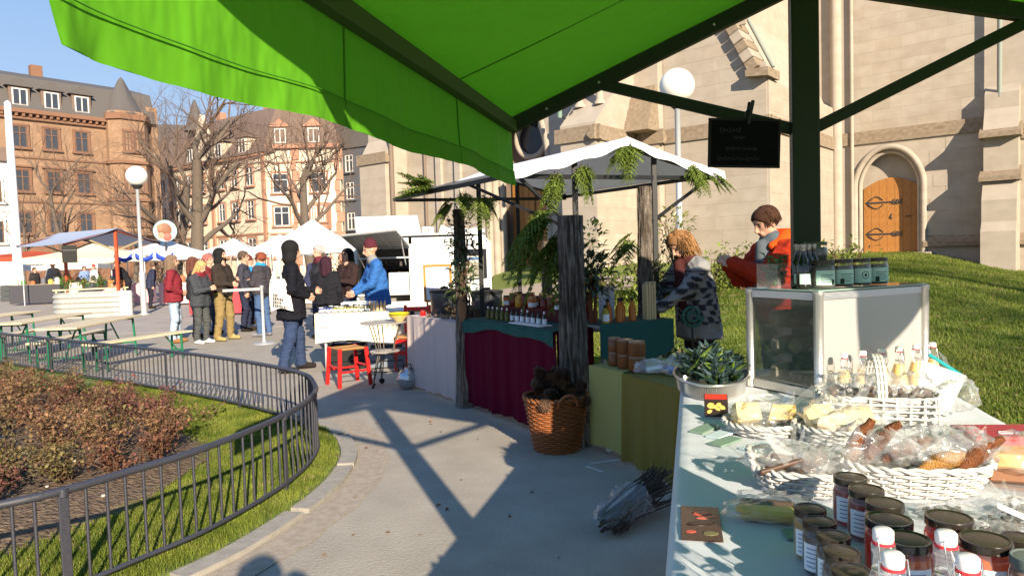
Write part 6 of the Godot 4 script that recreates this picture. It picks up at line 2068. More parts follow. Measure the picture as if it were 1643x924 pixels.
func greenery() -> void:
	var lm := mat("conifer_leaf", C(1, 1, 1), 0.6, {"vc": true, "back": C(0.45, 0.55, 0.12)})
	var lm2 := mat("laurel_leaf", C(1, 1, 1), 0.30, {"vc": true, "spec": 0.5, "back": C(0.2, 0.25, 0.08)})
	var yel := C(0.12, 0.17, 0.025); var deep := yel; var dark := C(0.04, 0.06, 0.022)
	var L := [
		# where, direction, length, droop, count, colour, label
		[S(0.1, 1.10, 2.38), Vector3(-0.3, -0.8, 0.4), 0.30, 0.2, 8, yel, "bright conifer spray at the ridge end of the white roof"],
		[S(0.1, 0.62, 2.22), Vector3(0.1, -1, 0.3), 0.26, 0.2, 5, yel, "small bright conifer spray left of the ridge"],
		[S(0.1, 1.85, 2.22), Vector3(0.3, -0.9, 0.2), 0.28, 0.2, 6, yel, "bright conifer spray hanging at the back corner of the roof"],
		[S(0.1, 2.1, 2.19), Vector3(0.6, -0.7, 0.2), 0.24, 0.2, 5, yel, "bright conifer sprig at the very tip of the back eave"],
		[S(0.08, 0.36, 2.12), Vector3(-0.5, -0.8, 0.3), 0.30, 0.25, 7, yel, "bright conifer spray at the top of the thick trunk"],
		[S(0.05, 0.30, 1.80), Vector3(-0.9, -0.35, 0.5), 0.55, 0.6, 7, deep, "large dark green conifer bough over the wine red table"],
		[S(0.05, 0.42, 1.66), Vector3(-0.5, -0.8, 0.5), 0.50, 0.4, 7, deep, "hanging conifer bough in front of the thick trunk"],
		[S(0.1, 0.15, 1.50), Vector3(-0.3, -0.9, 0.5), 0.22, 0.2, 5, yel, "bright tip of the hanging conifer bough"],
		[S(-1.45, 0.18, 2.02), Vector3(-0.8, -0.5, 0.3), 0.26, 0.35, 6, deep, "dark conifer bough below the far eave of the white roof"],
		[S(-1.55, 0.05, 2.16), Vector3(-0.85, 0.15, 0.4), 0.36, 0.1, 9, yel, "bright conifer bough lying on the far eave"],
		[S(-1.0, 0.1, 2.05), Vector3(0.5, -0.7, 0.4), 0.26, 0.35, 6, yel, "bough hanging between the slim trunk and the green valance"],
		[S(-0.6, 0.1, 2.0), Vector3(0.3, -0.8, 0.4), 0.28, 0.35, 6, yel, "bough under the middle of the front eave"],
		[S(0.02, 1.22, 1.62), Vector3(-0.7, -0.5, 0.3), 0.30, 0.4, 4, deep, "small conifer spray on the back trunk"]]
	for q in L:
		var o := thing("conifer_bough", q[6], "branch", q[0])
		var g := Geo.new()
		for k in q[4]:
			var d: Vector3 = (q[1] + Vector3(rr(-0.5, 0.5), rr(-0.35, 0.25), rr(-0.5, 0.5))).normalized()
			spray(g, Vector3(rr(-0.05, 0.05), rr(-0.04, 0.04), rr(-0.05, 0.05)), d, q[2] * rr(0.6, 1.0), q[3], q[5])
		part("needles", g, lm, o)
	# broad leaves: laurel on the thick trunk, ivy up the slim one, pale leaves at the back trunk
	var B := [
		[S(0.10, 0.62, 1.28), Vector3(0.22, 0.20, 0.15), 260, 0.095, dark, "glossy dark laurel bunch right of the thick trunk"],
		[S(-1.46, 0.28, 1.72), Vector3(0.16, 0.26, 0.14), 150, 0.075, dark, "dark leafy twigs high on the slim trunk"],
		[S(-1.44, 0.28, 1.22), Vector3(0.17, 0.22, 0.14), 170, 0.085, dark, "dark leafy twigs low on the slim trunk"],
		[S(-1.40, 0.30, 1.52), Vector3(0.13, 0.25, 0.12), 110, 0.075, dark, "dark ivy in the middle of the slim trunk"],
		[S(0.02, 1.44, 1.20), Vector3(0.10, 0.20, 0.10), 120, 0.075, dark, "leafy ivy on the back trunk"],
		[S(0.0, 1.70, 1.62), Vector3(0.20, 0.28, 0.16), 190, 0.065, C(0.16, 0.17, 0.05), "pale olive leaved branch beside the back trunk"],
		[S(-0.4, 1.0, 1.5), Vector3(0.24, 0.30, 0.2), 200, 0.08, dark, "dark leaves in the shade behind the thick trunk"]]
	for q in B:
		var o := thing("leafy_branch", q[5], "branch", q[0])
		var lf := Geo.new(); var st := Geo.new()
		for k in 8:
			var t: Vector3 = Vector3(rr(-1, 1), rr(-1, 1), rr(-1, 1)) * q[1]
			st.tube(PackedVector3Array([Vector3(0, -q[1].y, 0), t * 0.5, t]), PackedFloat32Array([0.005, 0.004, 0.002]), 4, false)
		for k in q[2]:
			var d := Vector3(rr(-1, 1), rr(-1, 1), rr(-1, 1)).normalized() * pow(rng.randf(), 0.5)
			leaf(lf, d * q[1], (d + Vector3(rr(-0.6, 0.6), rr(-0.6, 0.6), rr(-0.6, 0.6))).normalized(), q[3] * rr(0.6, 1.2), 0.42, q[4] * rr(0.6, 1.5))
		part("stems", st, mat("rose_stem", C(0.10, 0.055, 0.035), 0.85), o)
		part("leaves", lf, lm2, o)

func skirt(label: String, called: String, a0: float, a1: float, b: float, top: float, bottom: float, m: Material, folds: float, amp: float, sv: float) -> void:
	var g := Geo.new()
	cloth_skirt(g, S(a0, b), S(a1, b), top, bottom, folds, amp, sv)
	var bb := b + 0.72
	g.grid(20, 10, func(u: float, w: float): return S(lerpf(a0, a1, u), lerpf(b, bb, w), top + 0.001))
	solo(called, g, m, label, "tablecloth")

func tables_white() -> void:
	var pink := mat("pink_linen", C(0.50, 0.41, 0.38), 0.92, {"bump": bumptex("weave", 0.5, 2), "bump_scale": 0.06, "scale": 4.0})
	var wine := mat("wine_cloth", C(0.085, 0.004, 0.018), 0.9, {"spec": 0.2, "bump": bumptex("weave", 0.5, 2), "bump_scale": 0.06, "scale": 4.0})
	var green := mat("teal_cloth", C(0.012, 0.075, 0.066), 0.85, {"bump": bumptex("weave", 0.5, 2), "bump_scale": 0.06, "scale": 4.0})
	var wood := mat("pale_wood")
	var turn := atan2(-SA.z, SA.x)
	table_under("stall_table", "table under the pink linen cloth", S(-2.22, 0.68), turn, 1.3, 0.66, 0.82, wood)
	table_under("stall_table", "table under the wine red cloth", S(-0.67, 0.68), turn, 1.56, 0.66, 0.865, wood)
	table_under("stall_table", "small table under the teal cloth at the back corner", S(0.05, 1.02), turn, 0.40, 0.72, 0.90, wood)
	skirt("pale pinkish linen cloth hanging to the ground", "pink_cloth", -2.90, -1.56, 0.30, 0.825, 0.03, pink, 28.0, 0.016, 0.4)
	skirt("wine red cloth hanging to the ground between the trunks", "wine_cloth", -1.46, 0.13, 0.29, 0.872, 0.05, wine, 24.0, 0.020, 1.7)
	var gw := Geo.new()
	cloth_skirt(gw, S(0.135, 0.29), S(0.135, 0.66), 0.872, 0.05, 24.0, 0.014, 0.8)
	solo("wine_end_cloth", gw, wine, "wine red cloth closing the near end of its table behind the thick trunk", "tablecloth")
	# teal runner over the wine red cloth, dipping at the front
	var g := Geo.new()
	g.grid(60, 16, func(u: float, w: float):
		var a := lerpf(-1.46, 0.12, u)
		if w < 0.6:
			return S(a, lerpf(0.95, 0.285, w / 0.6), 0.8795)
		var d: float = (w - 0.6) / 0.4
		return S(a, 0.272 - 0.006 * sin(u * 40.0), 0.8795 - d * (0.07 + 0.06 * pow(absf(u * 2.0 - 1.0), 1.5) + 0.015 * sin(u * 13.0))))
	solo("teal_runner", g, green, "teal runner along the top of the wine red table", "tablecloth")
	g = Geo.new()
	g.grid(30, 14, func(u: float, w: float):
		var b := lerpf(0.62, 1.42, u)
		var drop := 0.25 + 0.10 * pow(1.0 - absf(u * 2.0 - 1.0), 0.6)
		return S(0.272 + 0.008 * sin(u * 22.0) * w, b, 0.906 - drop * w))
	g.grid(20, 10, func(u: float, w: float): return S(lerpf(0.272, -0.18, w), lerpf(0.62, 1.42, u), 0.906))
	solo("teal_cloth", g, green, "teal cloth over the small corner table behind the thick trunk", "tablecloth")
	# goods on the wine red table
	var amber := mat("amber_preserve", C(0.42, 0.12, 0.012), 0.2); var honey := mat("honey", C(0.55, 0.28, 0.02), 0.2)
	var redp := mat("dark_red_preserve", C(0.16, 0.02, 0.012), 0.2); var dk: Material = mat("dark_bottle_glass", C(0.012, 0.012, 0.010), 0.06, {"spec": 0.6})
	var gold := mat("gold_cap", C(0.40, 0.27, 0.10), 0.35, {"metal": 0.6}); var blackc: Material = mat("black_plastic")
	g = Geo.new()
	g.box(Vector3(0, 0.05, 0), Vector3(1.26, 0.10, 0.26), Basis(), 0.004)
	solo("display_riser", g, mat("riser_wine", C(0.10, 0.012, 0.014), 0.8), "low wine red riser carrying the amber jars", "riser", S(-0.80, 0.82, 0.88), turn)
	for r in 2:
		for k in 11:
			if r == 0 and k == 5: continue
			var fm: Material = [amber, honey, amber, redp, redp][(k * 3 + r) % 5] if k < 6 else redp
			small_jar("preserve_glass", "amber preserve jar on the riser, " + ["front", "back"][r] + " row", S(-1.36 + k * 0.112, 0.745 + r * 0.13, 0.98), 0.045, 0.105 + 0.03 * ((k + r) % 2), fm, gold if k % 3 else blackc, mats.label_paper if (k + r) % 4 == 0 else null, "amber jars on the wine red table")
	for k in 12:
		var o := small_jar("dropper_bottle", "small dark bottle with a white tip in the front row", S(-1.22 + k * 0.088, 0.44, 0.881), 0.021, 0.12, dk if k > 4 else mat("olive_oil", C(0.10, 0.09, 0.012), 0.1), capw_for(k), mats.label_paper if k > 4 else null, "white tipped bottles on the wine red table", "bottle")
	g = Geo.new(); g.box(Vector3(0, 0.006, 0), Vector3(0.5, 0.01, 0.13), Basis(), 0.003)
	solo("white_tray", g, mats.white_cap, "white strip tray at the front of the wine red table", "tray", S(-0.42, 0.40, 0.881), turn)
	# upper shelf with pale jars
	var sh := thing("wire_shelf", "raised shelf with pale honey jars in the stall's shade", "shelf", S(-0.35, 1.0, 0.88), turn)
	g = Geo.new(); g.box(Vector3(0, 0.30, 0), Vector3(0.55, 0.018, 0.2), Basis(), 0.004)
	part("board", g, mat("shelf_grey", C(0.3, 0.28, 0.25), 0.7), sh)
	for x in [-0.24, 0.24]:
		g = Geo.new(); g.box(Vector3(x, 0.145, 0), Vector3(0.02, 0.29, 0.16))
		part("support", g, wood, sh)
	for k in 4:
		small_jar("honey_glass", "pale honey jar on the raised shelf, " + ["first", "second", "third", "last"][k] + " from the left", S(-0.48 + k * 0.085, 1.0, 1.19), 0.034, 0.08, mat("pale_honey", C(0.60, 0.36, 0.08), 0.25), mats.white_cap, null, "honey jars on the shelf")
	# bottles on the teal corner table
	for k in 5:
		small_jar("syrup_bottle", "orange syrup bottle on the teal cloth, " + ["leftmost", "second", "middle", "fourth", "rightmost"][k] + " of five", S(0.17 - 0.05 * (k % 2), 0.76 + k * 0.072, 0.907), 0.032, 0.20 if k != 0 else 0.15, amber if k != 0 else mat("yellow_syrup", C(0.4, 0.3, 0.03), 0.2), blackc, null if k else mats.label_paper, "orange syrup bottles", "bottle")
	for k in 4:
		g = Geo.new(); g.box(Vector3(0, 0.15, 0), Vector3(0.022, 0.30 + 0.04 * (k % 2), 0.06), Basis(), 0.003)
		solo("spaghetti_box", g, mat("pale_straw", C(0.50, 0.38, 0.20), 0.7), "tall pale straw coloured box, one of the bundle by the back trunk", "box", S(0.20, 1.17 + k * 0.028, 0.908), turn + PI / 2, "tall straw boxes")
	for k in 4:
		g = Geo.new(); g.tube(PackedVector3Array([Vector3.ZERO, Vector3(rr(-0.02, 0.02), 0.22, 0), Vector3(rr(-0.05, 0.05), 0.42, rr(-0.04, 0.04))]), PackedFloat32Array([0.012, 0.010, 0.006]), 6)
		solo("cinnamon_stick", g, mat("cinnamon", C(0.16, 0.05, 0.025), 0.8), "reddish stick standing behind the thick trunk", "stick", S(0.12, 0.64 + k * 0.02, 0.907), 0.0, "reddish sticks")
	# pots, gooseneck and goods on the pink table
	var pot := mat("dark_pot", C(0.085, 0.09, 0.105), 0.32, {"metal": 0.7})
	for k in 2:
		var p := thing("stock_pot", ["dark metal pot on the far end of the pink table", "dark metal pot nearer the slim trunk on the pink table"][k], "pot", S([-2.62, -1.92][k], [0.66, 0.82][k], 0.828), 0.0)
		g = Geo.new(); g.lathe([[0, 0], [0.16, 0], [0.165, 0.01], [0.165, 0.25], [0.172, 0.255], [0.15, 0.255], [0.15, 0.02], [0, 0.02]], 30)
		part("body", g, pot, p)
		g = Geo.new(); g.lathe([[0.15, 0.25], [0.176, 0.252], [0.176, 0.285], [0.05, 0.30], [0, 0.30]], 30)
		part("lid", g, mat("black_lid", C(0.012, 0.012, 0.014), 0.45), p)
		g = Geo.new(); g.box(Vector3(0, 0.31, 0), Vector3(0.09, 0.02, 0.03), Basis(), 0.006)
		part("knob", g, blackc, p)
	var gn := thing("gooseneck_stand", "black gooseneck stand bent between the two pots", "stand", S(-2.25, 0.70, 0.828), 0.3)
	g = Geo.new(); g.lathe([[0, 0], [0.10, 0], [0.10, 0.015], [0.02, 0.03], [0, 0.03]], 20)
	part("base", g, mat("blue_grey_plastic", C(0.16, 0.18, 0.26), 0.5), gn)
	g = Geo.new()
	g.tube(PackedVector3Array([Vector3(0.06, 0.02, 0), Vector3(0.08, 0.2, 0), Vector3(0.05, 0.30, 0), Vector3(-0.06, 0.35, 0), Vector3(-0.11, 0.38, 0), Vector3(-0.12, 0.34, 0)]), PackedFloat32Array([0.01]), 8)
	g.tube(PackedVector3Array([Vector3(-0.06, 0.02, 0), Vector3(-0.07, 0.2, 0), Vector3(-0.03, 0.33, 0)]), PackedFloat32Array([0.008]), 8)
	part("neck", g, blackc, gn)
	g = Geo.new(); g.ball(Vector3(-0.13, 0.34, 0), Vector3(0.035, 0.02, 0.02), Basis(Vector3.BACK, -0.5), 12, 8)
	part("head", g, blackc, gn)
	g = Geo.new(); g.lathe([[0, 0], [0.03, 0], [0.035, 0.03], [0.03, 0.06], [0, 0.065]], 14)
	solo("red_pot", g, mat("red_glaze", C(0.5, 0.01, 0.01), 0.3), "tiny red pot on the edge of the pink table", "pot", S(-2.66, 0.40, 0.828))
	var nut := mat("walnut_shells", C(0.22, 0.15, 0.09), 0.9)
	var g4 := Geo.new(); g4.ball(Vector3(0, 0.013, 0), Vector3(0.022, 0.015, 0.016), Basis(), 8, 6)
	var nm := g4.mesh()
	for k in 46:
		solo("wood_chip", nm, nut, "small brown nut scattered on the pink table", "nut", S(rr(-2.5, -1.66), rr(0.36, 0.54), 0.826 + rr(0.0, 0.012)), rr(0, TAU), "nuts on the pink table")
	for k in 5:
		shrub("small bundle of dried herbs on the pink table, " + ["first", "second", "third", "fourth", "last"][k] + " from the left", S(-2.42 + k * 0.17, 0.60, 0.828), 0.06, 0.11, C(0.08, 0.09, 0.04), 60, 0.03)
	# spiral green ornament on a thin stake at the back corner
	var sp := thing("spiral_ornament", "dark green spiral ornament on a thin stake by the back trunk", "ornament", Vector3(1.52, 0, -6.05), 0.2)
	g = Geo.new()
	var pts := PackedVector3Array()
	for k in 40:
		var a := k * 0.32
		var r := 0.02 + k * 0.0021
		pts.append(Vector3(cos(a) * r, 0.93 + sin(a) * r, 0))
	g.tube(pts, PackedFloat32Array([0.013]), 7)
	part("spiral", g, mat("green_glaze", C(0.01, 0.09, 0.06), 0.35), sp)
	g = Geo.new(); g.rod(Vector3(0, 0, 0), Vector3(0, 0.86, 0), 0.008, 6)
	part("stake", g, blackc, sp)

func capw_for(k: int) -> Material:
	return mats.white_cap if k in [0, 1, 2, 3, 4, 7, 8, 11] else mat("black_plastic")

# ---------------------------------------------------------------- olive clothed table, cone basket, twigs, salad tray
func build_second_table() -> void:
	var wood := mat("pale_wood", C(0.42, 0.29, 0.16), 0.7)
	var ochre := mat("ochre_cloth", C(0.33, 0.30, 0.10), 0.9, {"bump": bumptex("weave", 0.5, 2), "bump_scale": 0.06, "scale": 4.0})
	var olive := mat("olive_cloth", C(0.20, 0.15, 0.028), 0.9, {"bump": bumptex("weave", 0.5, 2), "bump_scale": 0.06, "scale": 4.0})
	var A := Vector3(0.56, 0, -5.34); var M := Vector3(0.765, 0, -4.98); var E := Vector3(1.02, 0, -4.36)
	var d := (E - A).normalized()
	var bk := Vector3(-d.z, 0, d.x)
	if bk.x < 0: bk = -bk
	var turn := atan2(-d.z, d.x)
	table_under("low_table", "low table under the ochre and olive cloths", (A + E) / 2 + bk * 0.34, turn, 1.04, 0.60, 0.63, wood)
	var g := Geo.new()
	cloth_skirt(g, A, M, 0.648, 0.05, 14.0, 0.010, 0.3)
	g.grid(10, 8, func(u: float, w: float): return A.lerp(M, u) + bk * 0.66 * w + Vector3(0, 0.648, 0), true)
	solo("ochre_cloth", g, ochre, "mustard ochre cloth on the left of the low table", "tablecloth")
	g = Geo.new()
	var o2 := -bk * 0.012
	cloth_skirt(g, M + o2, E + o2, 0.640, 0.02, 22.0, 0.024, 2.2)
	g.grid(12, 8, func(u: float, w: float): return M.lerp(E, u) + o2 + bk * 0.67 * w + Vector3(0, 0.640, 0), true)
	solo("olive_cloth", g, olive, "dark olive cloth on the right of the low table", "tablecloth")
	# stacked jars of brown paste
	var paste := mat("brown_paste", C(0.20, 0.075, 0.025), 0.3, {"tex": ntex("paste", 0.08, C(0.6, 0.55, 0.5), C(1.2, 1.2, 1.2), 3), "scale": 8.0})
	var lid := mat("clear_brown_lid", C(0.26, 0.15, 0.10), 0.3)
	var nm := ["front left", "front middle", "front right"]
	for k in 3:
		for y in 2:
			small_jar("paste_tub", "brown tub in the stack on the ochre cloth, " + nm[k] + (" bottom" if y == 0 else " top"), A.lerp(E, 0.13 + k * 0.13) + bk * (0.14 - 0.0 * k) + Vector3(0, 0.652 + y * 0.105, 0), 0.062 if k else 0.05, 0.103, paste, lid, null, "stacked brown tubs", "tub")
	g = Geo.new(); g.lathe([[0, 0], [0.04, 0], [0.045, 0.1], [0, 0.1]], 14)
	solo("dark_pot_small", g, mat("black_plastic"), "small black pot left of the stacked brown tubs", "pot", A.lerp(E, 0.07) + bk * 0.2 + Vector3(0, 0.652, 0))
	# blue and white packets, pale bags
	var pk := mat("packet_blue", C(0.10, 0.16, 0.35), 0.5)
	for k in 4:
		g = Geo.new(); g.box(Vector3(0, 0.02, 0), Vector3(0.12, 0.025, 0.09), Basis.from_euler(Vector3(0.2 * k, k, 0.15)), 0.01)
		solo("packet", g, pk if k % 2 else mats.white_cap, ["white packet nearest the brown tubs", "blue packet on the low table", "white packet in the middle of the low table", "blue packet under the salad tray"][k], "packet", A.lerp(E, 0.50 + k * 0.10) + bk * (0.20 + 0.06 * k) + Vector3(0, 0.655, 0), k * 0.7)
	for k in 3:
		g = Geo.new()
		film(g, Vector3(0, 0.05, 0), Vector3(0.11, 0.055, 0.09), k * 0.9, 100.0 + k)
		solo("cellophane_bag", g, mats.cellophane, ["flat clear bag at the front of the low table", "clear bag in the middle of the low table", "clear bag beside the salad tray"][k], "plastic bag", A.lerp(E, 0.55 + k * 0.16) + bk * (0.12 + 0.1 * k) + Vector3(0, 0.652, 0))
	# salad tray on the white table's far end
	var tin := mat("tray_steel", C(0.60, 0.59, 0.57), 0.3, {"metal": 0.9})
	var tr := thing("metal_tray", "oval fluted metal tray heaped with salad at the table's far end", "tray", Vector3(0.845, TY, -3.06), 1.32)
	g = Geo.new()
	var nf := 132
	for k in nf:
		var a0 := TAU * k / nf; var a1 := TAU * (k + 1) / nf; var am := (a0 + a1) / 2
		var f := func(a: float, y: float, k2: float) -> Vector3: return Vector3(cos(a) * 0.32 * k2, y, sin(a) * 0.15 * k2)
		g.quad(f.call(a0, 0.0, 0.93), f.call(a0, 0.062, 1.0), f.call(am, 0.062, 0.975), f.call(am, 0.0, 0.90))
		g.quad(f.call(am, 0.0, 0.90), f.call(am, 0.062, 0.975), f.call(a1, 0.062, 1.0), f.call(a1, 0.0, 0.93))
	part("fluted_rim", g, tin, tr)
	g = Geo.new()
	var rp := PackedVector3Array()
	for k in 61: rp.append(Vector3(cos(TAU * k / 60.0) * 0.325, 0.064, sin(TAU * k / 60.0) * 0.155))
	g.tube(rp, PackedFloat32Array([0.006]), 6)
	part("rim_bead", g, tin, tr)
	g = Geo.new(); g.lathe([[0, 0], [0.92, 0], [0.92, 0.004], [0, 0.004]], 40, Transform3D(Basis().scaled(Vector3(0.32, 1, 0.15)), Vector3(0, 0.001, 0)))
	part("base", g, tin, tr)
	var sm := mat("salad_leaf", C(1, 1, 1), 0.45, {"vc": true, "back": C(0.3, 0.45, 0.3)})
	for k in 38:
		var a := rr(0, TAU); var q := sqrt(rng.randf())
		var lp := Vector3(cos(a) * 0.25 * q, 0.045 + 0.09 * (1.0 - q * q) * rng.randf(), sin(a) * 0.11 * q)
		var so := thing("salad_rosette", "dark blue green salad rosette in the metal tray", "salad", tr.transform * lp, rr(0, TAU), "salad rosettes in the tray")
		g = Geo.new()
		for j in 26:
			var b := rr(0, TAU)
			var dd := Vector3(cos(b), rr(0.4, 2.2), sin(b)).normalized()
			var cc := C(0.025, 0.05, 0.04).lerp(C(0.13, 0.20, 0.23), rng.randf() * rng.randf()) if j % 7 else C(0.12, 0.19, 0.03)
			leaf(g, Vector3(rr(-0.015, 0.015), 0, rr(-0.015, 0.015)), dd, rr(0.05, 0.105), 0.32, cc)
		part("leaves", g, sm, so)
	# brown basket of fir cones
	var wick := mat("brown_wicker", C(0.27, 0.095, 0.03), 0.6, {"tex": ntex("wick", 0.06, C(0.65, 0.6, 0.55), C(1.25, 1.2, 1.15), 3), "scale": 5.0})
	var bk2 := thing("cone_basket", "tall round brown wicker basket heaped with dark fir cones", "basket", Vector3(0.31, 0, -5.42), 0.3)
	g = Geo.new(); woven(g, 0.235, 0.235, 0.40, 0.28, 24, 26, 2.0, 0.0062)
	part("weave", g, wick, bk2)
	g = Geo.new(); braid(g, 0.238, 0.238, 0.405, 0.016)
	part("rim", g, wick, bk2)
	for sg in [-1.0, 1.0]:
		g = Geo.new()
		var hp := PackedVector3Array()
		for k in 13:
			var a := PI * k / 12.0
			hp.append(Vector3(cos(a) * 0.075, 0.37 + sin(a) * 0.085, sg * (0.245 + 0.02 * sin(a))))
		g.tube(hp, PackedFloat32Array([0.012]), 7)
		part("handle", g, wick, bk2)
	var conem := mat("fir_cone", C(1, 1, 1), 0.8, {"vc": true})
	g = Geo.new()
	for r in 13:
		var t := r / 12.0
		var rad := 0.034 * sin(PI * clampf(0.12 + t * 0.80, 0, 1))
		for k in 9:
			var a := TAU * (k + 0.5 * (r % 2)) / 9.0
			var dd := Vector3(cos(a), 0.55 - 0.2 * t, sin(a)).normalized()
			leaf(g, Vector3(cos(a) * rad * 0.4, t * 0.11, sin(a) * rad * 0.4), dd, rad * 0.85 + 0.008, 0.8, C(0.055, 0.03, 0.018).lerp(C(0.17, 0.09, 0.05), rng.randf() * 0.6))
	var cm := g.mesh()
	cm.surface_set_material(0, conem)
	var placed := []
	for k in 46:
		var a := k * 2.399; var q := sqrt((k % 23 + 0.5) / 23.0)
		var lay := k / 23
		var p := Vector3(cos(a) * 0.19 * q, 0.33 + lay * 0.05 + 0.15 * (1.0 - q * q) * (0.5 + lay * 0.5), sin(a) * 0.19 * q)
		var o := MeshInstance3D.new()
		o.name = numbered("fir_cone")
		o.mesh = cm
		add_child(o)
		tag(o, "dark brown fir cone lying in the wicker basket", "fir cone", "fir cones in the basket")
		o.position = bk2.transform * p
		o.basis = Basis.from_euler(Vector3(rr(-1.2, 1.2), rr(0, TAU), rr(-1.2, 1.2))).scaled(Vector3.ONE * rr(0.95, 1.35))
	# bundle of cut twigs in a clear bag
	var tw := mat("cut_twig", C(0.05, 0.037, 0.028), 0.85)
	for k in 64:
		g = Geo.new()
		var a := Vector3(0.42 + rr(0.0, 0.16), 0.02 + rr(0, 0.07), -3.66 - rr(0.0, 0.18))
		var b := Vector3(0.83 + rr(-0.06, 0.10), 0.05 + rr(0, 0.17), -4.12 + rr(-0.16, 0.14))
		var mid := (a + b) / 2 + Vector3(rr(-0.02, 0.02), rr(-0.02, 0.03), rr(-0.02, 0.02))
		g.tube(PackedVector3Array([a, mid, b]), PackedFloat32Array([0.008, 0.0065, 0.004]), 5)
		for q in 2:
			var p := mid.lerp(b, rr(0.2, 0.9))
			g.tube(PackedVector3Array([p, p + (b - a).normalized() * 0.05 + Vector3(rr(-0.02, 0.02), rr(0.01, 0.04), rr(-0.02, 0.02))]), PackedFloat32Array([0.003, 0.0015]), 4)
		solo("cut_twig", g, tw, "bare cut twig in the bundle leaning on the white table", "twig", Vector3.ZERO, 0.0, "bundle of cut twigs")
	g = Geo.new()
	crumple_noise.frequency = 1.0
	for lay in 1:
		g.grid(40, 26, func(u: float, w: float):
			var ang: float = u * TAU
			var len: float = w
			var axis := Vector3(0.42, 0.0, -3.72).lerp(Vector3(0.66, 0.06, -3.92), len)
			var rad := lerpf(0.02, 0.11, pow(len, 0.4)) * (1.0 + 0.35 * crumple_noise.get_noise_3d(cos(ang) * 1.5, sin(ang) * 1.5, len * 4.0) + 0.2 * crumple_noise.get_noise_3d(cos(ang) * 5.0, sin(ang) * 5.0, len * 9.0))
			var sidev := Vector3(0.62, 0, 0.78)
			var p := axis + sidev * cos(ang) * rad * 1.15 + Vector3(0, sin(ang) * rad * 0.75 + 0.07, 0)
			p.y = maxf(p.y, 0.006)
			return p)
	solo("twig_bag", g, mat("milky_film", C(0.75, 0.80, 0.86), 0.2, {"alpha": 0.08, "spec": 0.4}), "milky plastic bag round the foot of the twig bundle", "plastic bag")
	# low shrubs in front of the church
	for k in 9:
		var x := 1.2 + k * 0.62
		shrub("low yellow green shrub at the edge of the lawn, " + ["first", "second", "third", "fourth", "fifth", "sixth", "seventh", "eighth", "last"][k] + " from the left", Vector3(x, lawn_h(x, -13.2) - 0.02, -13.2 - 0.2 * (k % 2)), 0.48, 0.62 + 0.12 * (k % 3), C(0.13, 0.16, 0.03), 420, 0.11)
	for k in 3:
		shrub("leafy green plant on the lawn beside the back trunk, " + ["left", "middle", "right"][k], Vector3(1.45 + k * 0.25, lawn_h(1.6, -7.4), -7.3 - 0.2 * k), 0.20, 0.55 - 0.1 * k, C(0.10, 0.14, 0.03), 190, 0.085)

